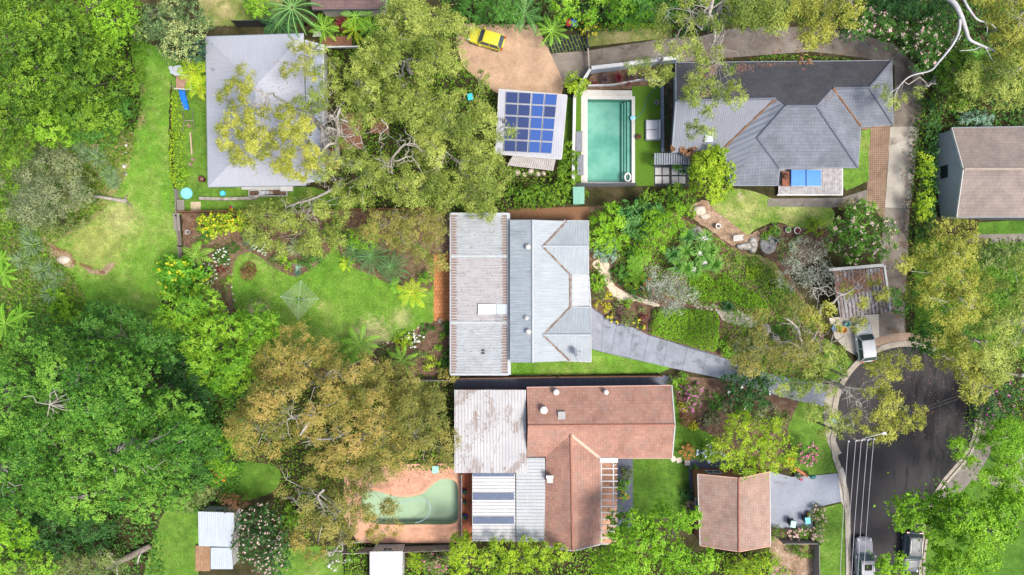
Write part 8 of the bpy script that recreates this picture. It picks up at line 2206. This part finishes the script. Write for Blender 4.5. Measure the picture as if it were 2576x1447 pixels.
# play fort, slide and yard toys
ff = empty('play_fort', P(455, 200), 'small timber play fort with pale roof and blue slide', 'play fort')
m = MB(); m.prism([P(*p, 1.5)[:2] for p in ((443, 191), (476, 190), (477, 222), (443, 222))], 1.45, 1.52); m.build('platform', M('pinkish_boards', (.36, .22, .16), (.28, .17, .12), 3, .8), ff)
m = MB()
for v in (189, 223): m.beam(P(438, v, 2.1), P(482, v + 3, 2.1), .12, .16)
m.beam(P(479, 189, 2.1), P(481, 226, 2.1), .12, .16); m.build('railing', MT['offwhite'], ff)
m = MB()
for u, v in ((442, 190), (478, 190), (442, 223), (480, 225)): m.box(P(u, v, 1.05), (.1, .1, 2.1))
m.build('post', MT['timber'], ff)
m, *_ = slab([(423, 167, 2.6), (455, 164, 2.6), (462, 190, 2.2), (430, 186, 2.2)], [(0, 1, 2, 3)], .05); m.build('roof', pale, ff, uv=True)
m = MB(); a = P(458, 228, 1.45); b = P(470, 276, .25)
m.beam(a, b, .55, .05)
d_ = (b - a).normalized(); s_ = d_.cross(Vector((0, 0, 1))).normalized() * .27
for s in (-1, 1): m.beam(a + s_ * s + Vector((0, 0, .08)), b + s_ * s + Vector((0, 0, .08)), .06, .18)
m.build('slide', M('blue_slide_plastic', (.02, .18, .72), (.02, .15, .6), 2, .35), ff)
def padd(label, u, v, r, mat):
    o = empty('paddling_pool', P(u, v), label, 'paddling pool'); c = P(u, v, 0); rm = r / PX
    m = MB(); m.lathe(c, [(rm, 0), (rm * 1.05, .12), (rm, .26), (rm * .9, .26), (rm * .88, .12), (.02, .1)], 22); m.build('tub', mat, o)
padd('round pale blue paddling pool near the boundary corner', 471, 487, 14, M('pale_blue_plastic', (.22, .60, .85), (.2, .55, .8), 3, .3))
padd('small bright blue sand tub on the play yard lawn', 562, 487, 6.5, M('cyan_plastic', (.10, .55, .85), (.09, .5, .8), 3, .3))
o = empty('balance_beam', P(482, 362), 'pale timber balance beam on the play yard lawn', 'beam'); m = MB(); m.beam(P(479, 333, .3), P(483, 389, .3), .16, .14); m.build('beam', M('pale_timber', (.45, .36, .24), (.36, .28, .18)), o)
m = MB(); m.box(P(479.5, 338, .11), (.2, .14, .22)); m.box(P(482.5, 384, .11), (.2, .14, .22)); m.build('foot', MT['timber'], o)
for i, (u, v) in enumerate([(476, 316), (487, 402), (480, 414)]):
    o = empty('tree_stump', P(u, v), ('stump above the balance beam', 'stump just below the balance beam', 'lowest stump of the play yard')[i], 'stump', 'stepping stumps in the play yard'); m = MB(); m.lathe(P(u, v, 0), [(.24, 0), (.2, .08), (.18, .28), (.02, .29)], 12); m.build('stump', M('cut_wood', (.32, .24, .17), (.2, .15, .11), 5, .9), o)
o = empty('swing_frame', P(480, 295), 'thin timber swing frame in the play yard', 'swing frame'); m = MB(); m.tube([P(463, 304, 1.8), P(487, 303, 1.8)], .05, 6); m.tube([P(486, 303, 1.8), P(484, 276, .0)], .04, 6); m.tube([P(463, 304, 1.8), P(460, 335, 0)], .04, 6); m.tube([P(463, 304, 1.8), P(460, 280, 0)], .04, 6); m.tube([P(486, 303, 1.8), P(488, 332, 0)], .04, 6); m.build('frame', MT['timber'], o)
o = empty('toy', P(582, 525), 'small red, yellow and blue plastic toy on the lawn by the fence', 'toy'); m = MB(); m.lathe(P(582, 527, .0), [(.2, 0), (.22, .1), (.1, .2), (.02, .22)], 10); m.build('base', M('yellow_plastic', (.75, .55, .02)), o)
m = MB(); m.lathe(P(581, 522, .2), [(.13, 0), (.15, .1), (.02, .24)], 10); m.build('top', M('red_plastic', (.55, .05, .05)), o); m = MB(); m.lathe(P(584, 521, .15), [(.07, 0), (.09, .06), (.02, .14)], 8); m.build('knob', M('blue_plastic', (.03, .16, .7)), o)
# things along the bottom wall of the grey house
o = empty('raised_bed', P(670, 484), 'long raised vegetable bed with white rim below the grey roof', 'garden bed'); m = MB()
for a, b in (((628, 480), (722, 476)), ((722, 476), (722, 493)), ((722, 493), (628, 494)), ((628, 494), (628, 480))): m.beam(P(*a, .3), P(*b, .3), .08, .5)
m.build('rim', MT['offwhite'], o); m = MB(); m.prism([P(*p)[:2] for p in ((630, 481), (720, 478), (720, 491), (630, 492))], 0.02, .42); m.build('soil', MT['bed'], o)
m = MB(); rr_ = random.Random(4)
m.add([tuple(P(650 + x * 5 + rr_.uniform(-1.5, 1.5), 480 + y * 3.2 + rr_.uniform(-1, 1), .5 + rr_.uniform(0, .18))) for y in range(4) for x in range(6)], [(y * 6 + x, y * 6 + x + 1, (y + 1) * 6 + x + 1, (y + 1) * 6 + x) for y in range(3) for x in range(5)])
m.build('plastic_cover', M('crumpled_clear_plastic', (.50, .52, .56), (.35, .37, .4), 6, .3), o)
o = empty('storage_box', P(718, 475), 'white lidded storage box beside the raised bed', 'box'); m = MB(); m.box(P(721, 473, .4), (1.2, .6, .75)); m.build('body', MT['offwhite'], o); m = MB(); m.box(P(721, 473, .8), (1.3, .7, .06), taper=.96); m.build('lid', MT['white'], o)
o = empty('bench', P(650, 470), 'long pale bench against the lower wall of the grey house', 'bench'); m = MB(); m.box(P(662, 472, .5), (4.6, .45, .08)); m.build('seat', MT['offwhite'], o); m = MB(); [m.box(P(u, 472, .23), (.1, .4, .46)) for u in (615, 662, 708)]; m.build('leg', MT['greyp'], o)
# white slatted garden bench, ladder, boxes
o = empty('garden_bench', P(1856, 601), 'white slatted garden bench on the pale rock ledge', 'bench')
m = MB()
for i in range(5): m.beam(P(1845, 596 + i * 2.6, .5), P(1869, 593 + i * 2.6, .5), .07, .03)
m.build('seat', MT['white'], o)
m = MB(); m.beam(P(1845, 594, .85), P(1869, 591, .85), .05, .3); m.build('backrest', MT['white'], o)
for u, v in ((1846, 597), (1868, 594), (1847, 606), (1869, 603)):
    m = MB(); m.box(P(u, v, .24), (.06, .06, .48)); m.build('leg', MT['white'], o)
o = empty('ladder', P(2402, 110), 'silver ladder lying on a slope among the upper right shrubs', 'ladder')
m = MB(); a0, a1 = P(2392, 125, 3.6), P(2408, 92, 4.2); sd_ = Vector((.42, .18, 0))
for s in (-1, 1): m.beam(a0 + sd_ * s, a1 + sd_ * s, .06, .06)
m.build('rail', MT['steel'], o); m = MB()
for i in range(7): p = a0.lerp(a1, (i + .5) / 7); m.tube([p - sd_, p + sd_], .025, 5)
m.build('rung', MT['steel'], o)
o = empty('letterbox', P(2097, 1058), 'pale blue box on a post beside the kerb under the gum', 'letterbox'); m = MB(); m.box(P(2097, 1059, 1.1), (.65, .55, .35), .3, .85); m.build('box', M('pale_blue_paint', (.35, .55, .80), (.3, .48, .72), 4, .5), o); m = MB(); m.box(P(2097, 1059, .48), (.1, .1, .9)); m.build('post', MT['greyp'], o)
o = empty('letterbox', P(2043, 1200), 'dark green rounded letterbox at the grey driveway edge', 'letterbox'); m = MB(); m.lathe(P(2043, 1199, .8), [(.1, 0), (.24, .06), (.26, .2), (.18, .34), (.03, .38)], 12, 1.3, .9); m.build('box', M('dark_green_paint', (.015, .13, .11), (.012, .1, .09), 4, .3), o); m = MB(); m.box(P(2040, 1199, .4), (.1, .1, .8)); m.build('post', MT['darkp'], o)
tubs = [(2096, 826, (.10, .30, .60), 'blue'), (2108, 829, (.70, .12, .14), 'red'), (2120, 830, (.85, .42, .04), 'orange'), (2128, 815, (.10, .50, .45), 'aqua')]
for u, v, c_, nm in tubs:
    o = empty('plastic_tub', P(u, v), nm + ' plastic tub stacked beside the white car at the carport', 'tub', 'coloured plastic tubs by the white car'); m = MB(); m.lathe(P(u, v, 0), [(.22, 0), (.28, .35), (.31, .36), (.27, .34), (.22, .06), (.02, .05)], 14); m.build('tub', M(nm + '_tub_plastic', c_, tuple(x * .8 for x in c_), 4, .4), o); m = MB(); m.tube([P(u - 5, v, .36), P(u, v, .5), P(u + 5, v, .36)], .02, 5); m.build('handle', MT['white'], o)
for i, (u, v) in enumerate([(1694, 1155), (1708, 1158), (1729, 1165)]):
    m = MB(); m.box(P(u, v, .04), (.55, .55, .06), .5 - i * .25); tag(m.build('stepping_stone', MT['palecon']), ('stepping stone touching the red roof corner', 'tilted middle stepping stone on the lush lawn', 'stepping stone nearest the slate path')[i], 'stepping stone', 'white stepping stones on the lush lawn')
# ---------------------------------------------------------------- rocks
def rock(label, u, v, r, seed, mat=None, h=.4, rv=None, group=None, name='rock'):
    c = P(u, v, 0); bm = bmesh.new(); bmesh.ops.create_icosphere(bm, subdivisions=3, radius=1)
    rg = np.random.default_rng(seed); A = rg.normal(size=(6, 3)); ph = rg.uniform(0, 6, 6)
    rx = r / PX; ry = (rv or r) / PX
    for v_ in bm.verts:
        n_ = sum(math.sin(2.1 * v_.co.dot(Vector(A[i])) + ph[i]) for i in range(6)) / 6
        v_.co *= 1 + .22 * n_; v_.co.x *= rx; v_.co.y *= ry; v_.co.z = max(v_.co.z * (h + rx * .3), -.1)
    me = bpy.data.meshes.new(name); bm.to_mesh(me); bm.free(); me.materials.append(mat or MT['rock'])
    o = bpy.data.objects.new(name, me); o.location = c; COL.objects.link(o); return tag(o, label, 'rock', group)
ORD = 'first second third fourth fifth sixth seventh eighth ninth tenth eleventh twelfth'.split()
lime_rock = concrete_mat('lichened_white_rock', (.62, .59, .54), (.30, .27, .24), (.05, .042, .035), 1.0, scale=2.8)
rock('big white lichened boulder at the left of the pot garden', 1930, 615, 22, 1, lime_rock, .35, 25)
rock('white lichened boulder top beside the garden bench', 1893, 615, 12, 2, lime_rock, .35, 22)
rock('long pale rock ledge below the garden bench', 1873, 620, 22, 3, lime_rock, .3, 9)
rock('pale sandstone slab at the top of the sandy bed', 1758, 530, 17, 4, MT['rockp'], .3, 13)
rock('pale rock beside the tall white pot', 1772, 545, 14, 5, MT['rockp'], .3, 9)
rock('flat pale rock inside the boundary above the yuccas', 1752, 588, 14, 6, lime_rock, .3, 20)
rock('grey boulder beside the lower driveway', 1925, 830, 14, 7, None, .4, 18)
rock('grey boulder under the forked gum', 1950, 850, 12, 8, None, .4)
rock('flat sandstone rock in the worn bank of the left lawn', 160, 654, 16, 9, MT['rockp'], .12, 10)
for i, (u, v, r) in enumerate([(318, 366, 4.5), (317, 385, 4), (312, 418, 6), (316, 438, 4.5), (315, 350, 3)]):
    rock('white rock beside the grass path, ' + ('second from top', 'third from top', 'fourth and widest', 'lowest', 'topmost and smallest')[i], u, v, r, 20 + i, lime_rock, .15, group='white rocks edging the grass path')
st_ = [(1302, 435, 8), (1318, 440, 7), (1335, 432, 9), (1352, 438, 8), (1366, 436, 7)]
for i, (u, v, r) in enumerate(st_):
    rock('tan rock in the retaining row behind the garage awning, ' + ('leftmost', 'second from left', 'middle and largest', 'second from right', 'rightmost')[i], u, v, r, 30 + i, MT['rockp'], .4, group='tan retaining rocks behind the garage awning')
ed = catmull([(955, 864), (975, 862), (1000, 858), (1020, 846), (1040, 832), (1060, 818)], 4, False)
for i, (u, v) in enumerate(ed[::2]):
    r = random.Random(i).uniform(2.2, 3.8)
    rock('pale edging stone on the lower rim of the back lawn, %s from the left' % ORD[i], u, v, r, 40 + i, MT['rockp'], .12, group='edging stones of the back lawn')
for i, (u, v) in enumerate([(583, 690), (582, 705), (583, 722), (586, 740), (590, 756)]):
    rock('small edging stone on the left rim of the back lawn, %s from the top' % ORD[i], u, v, 2.6, 60 + i, MT['rockp'], .1, group='edging stones on the left rim of the lawn')
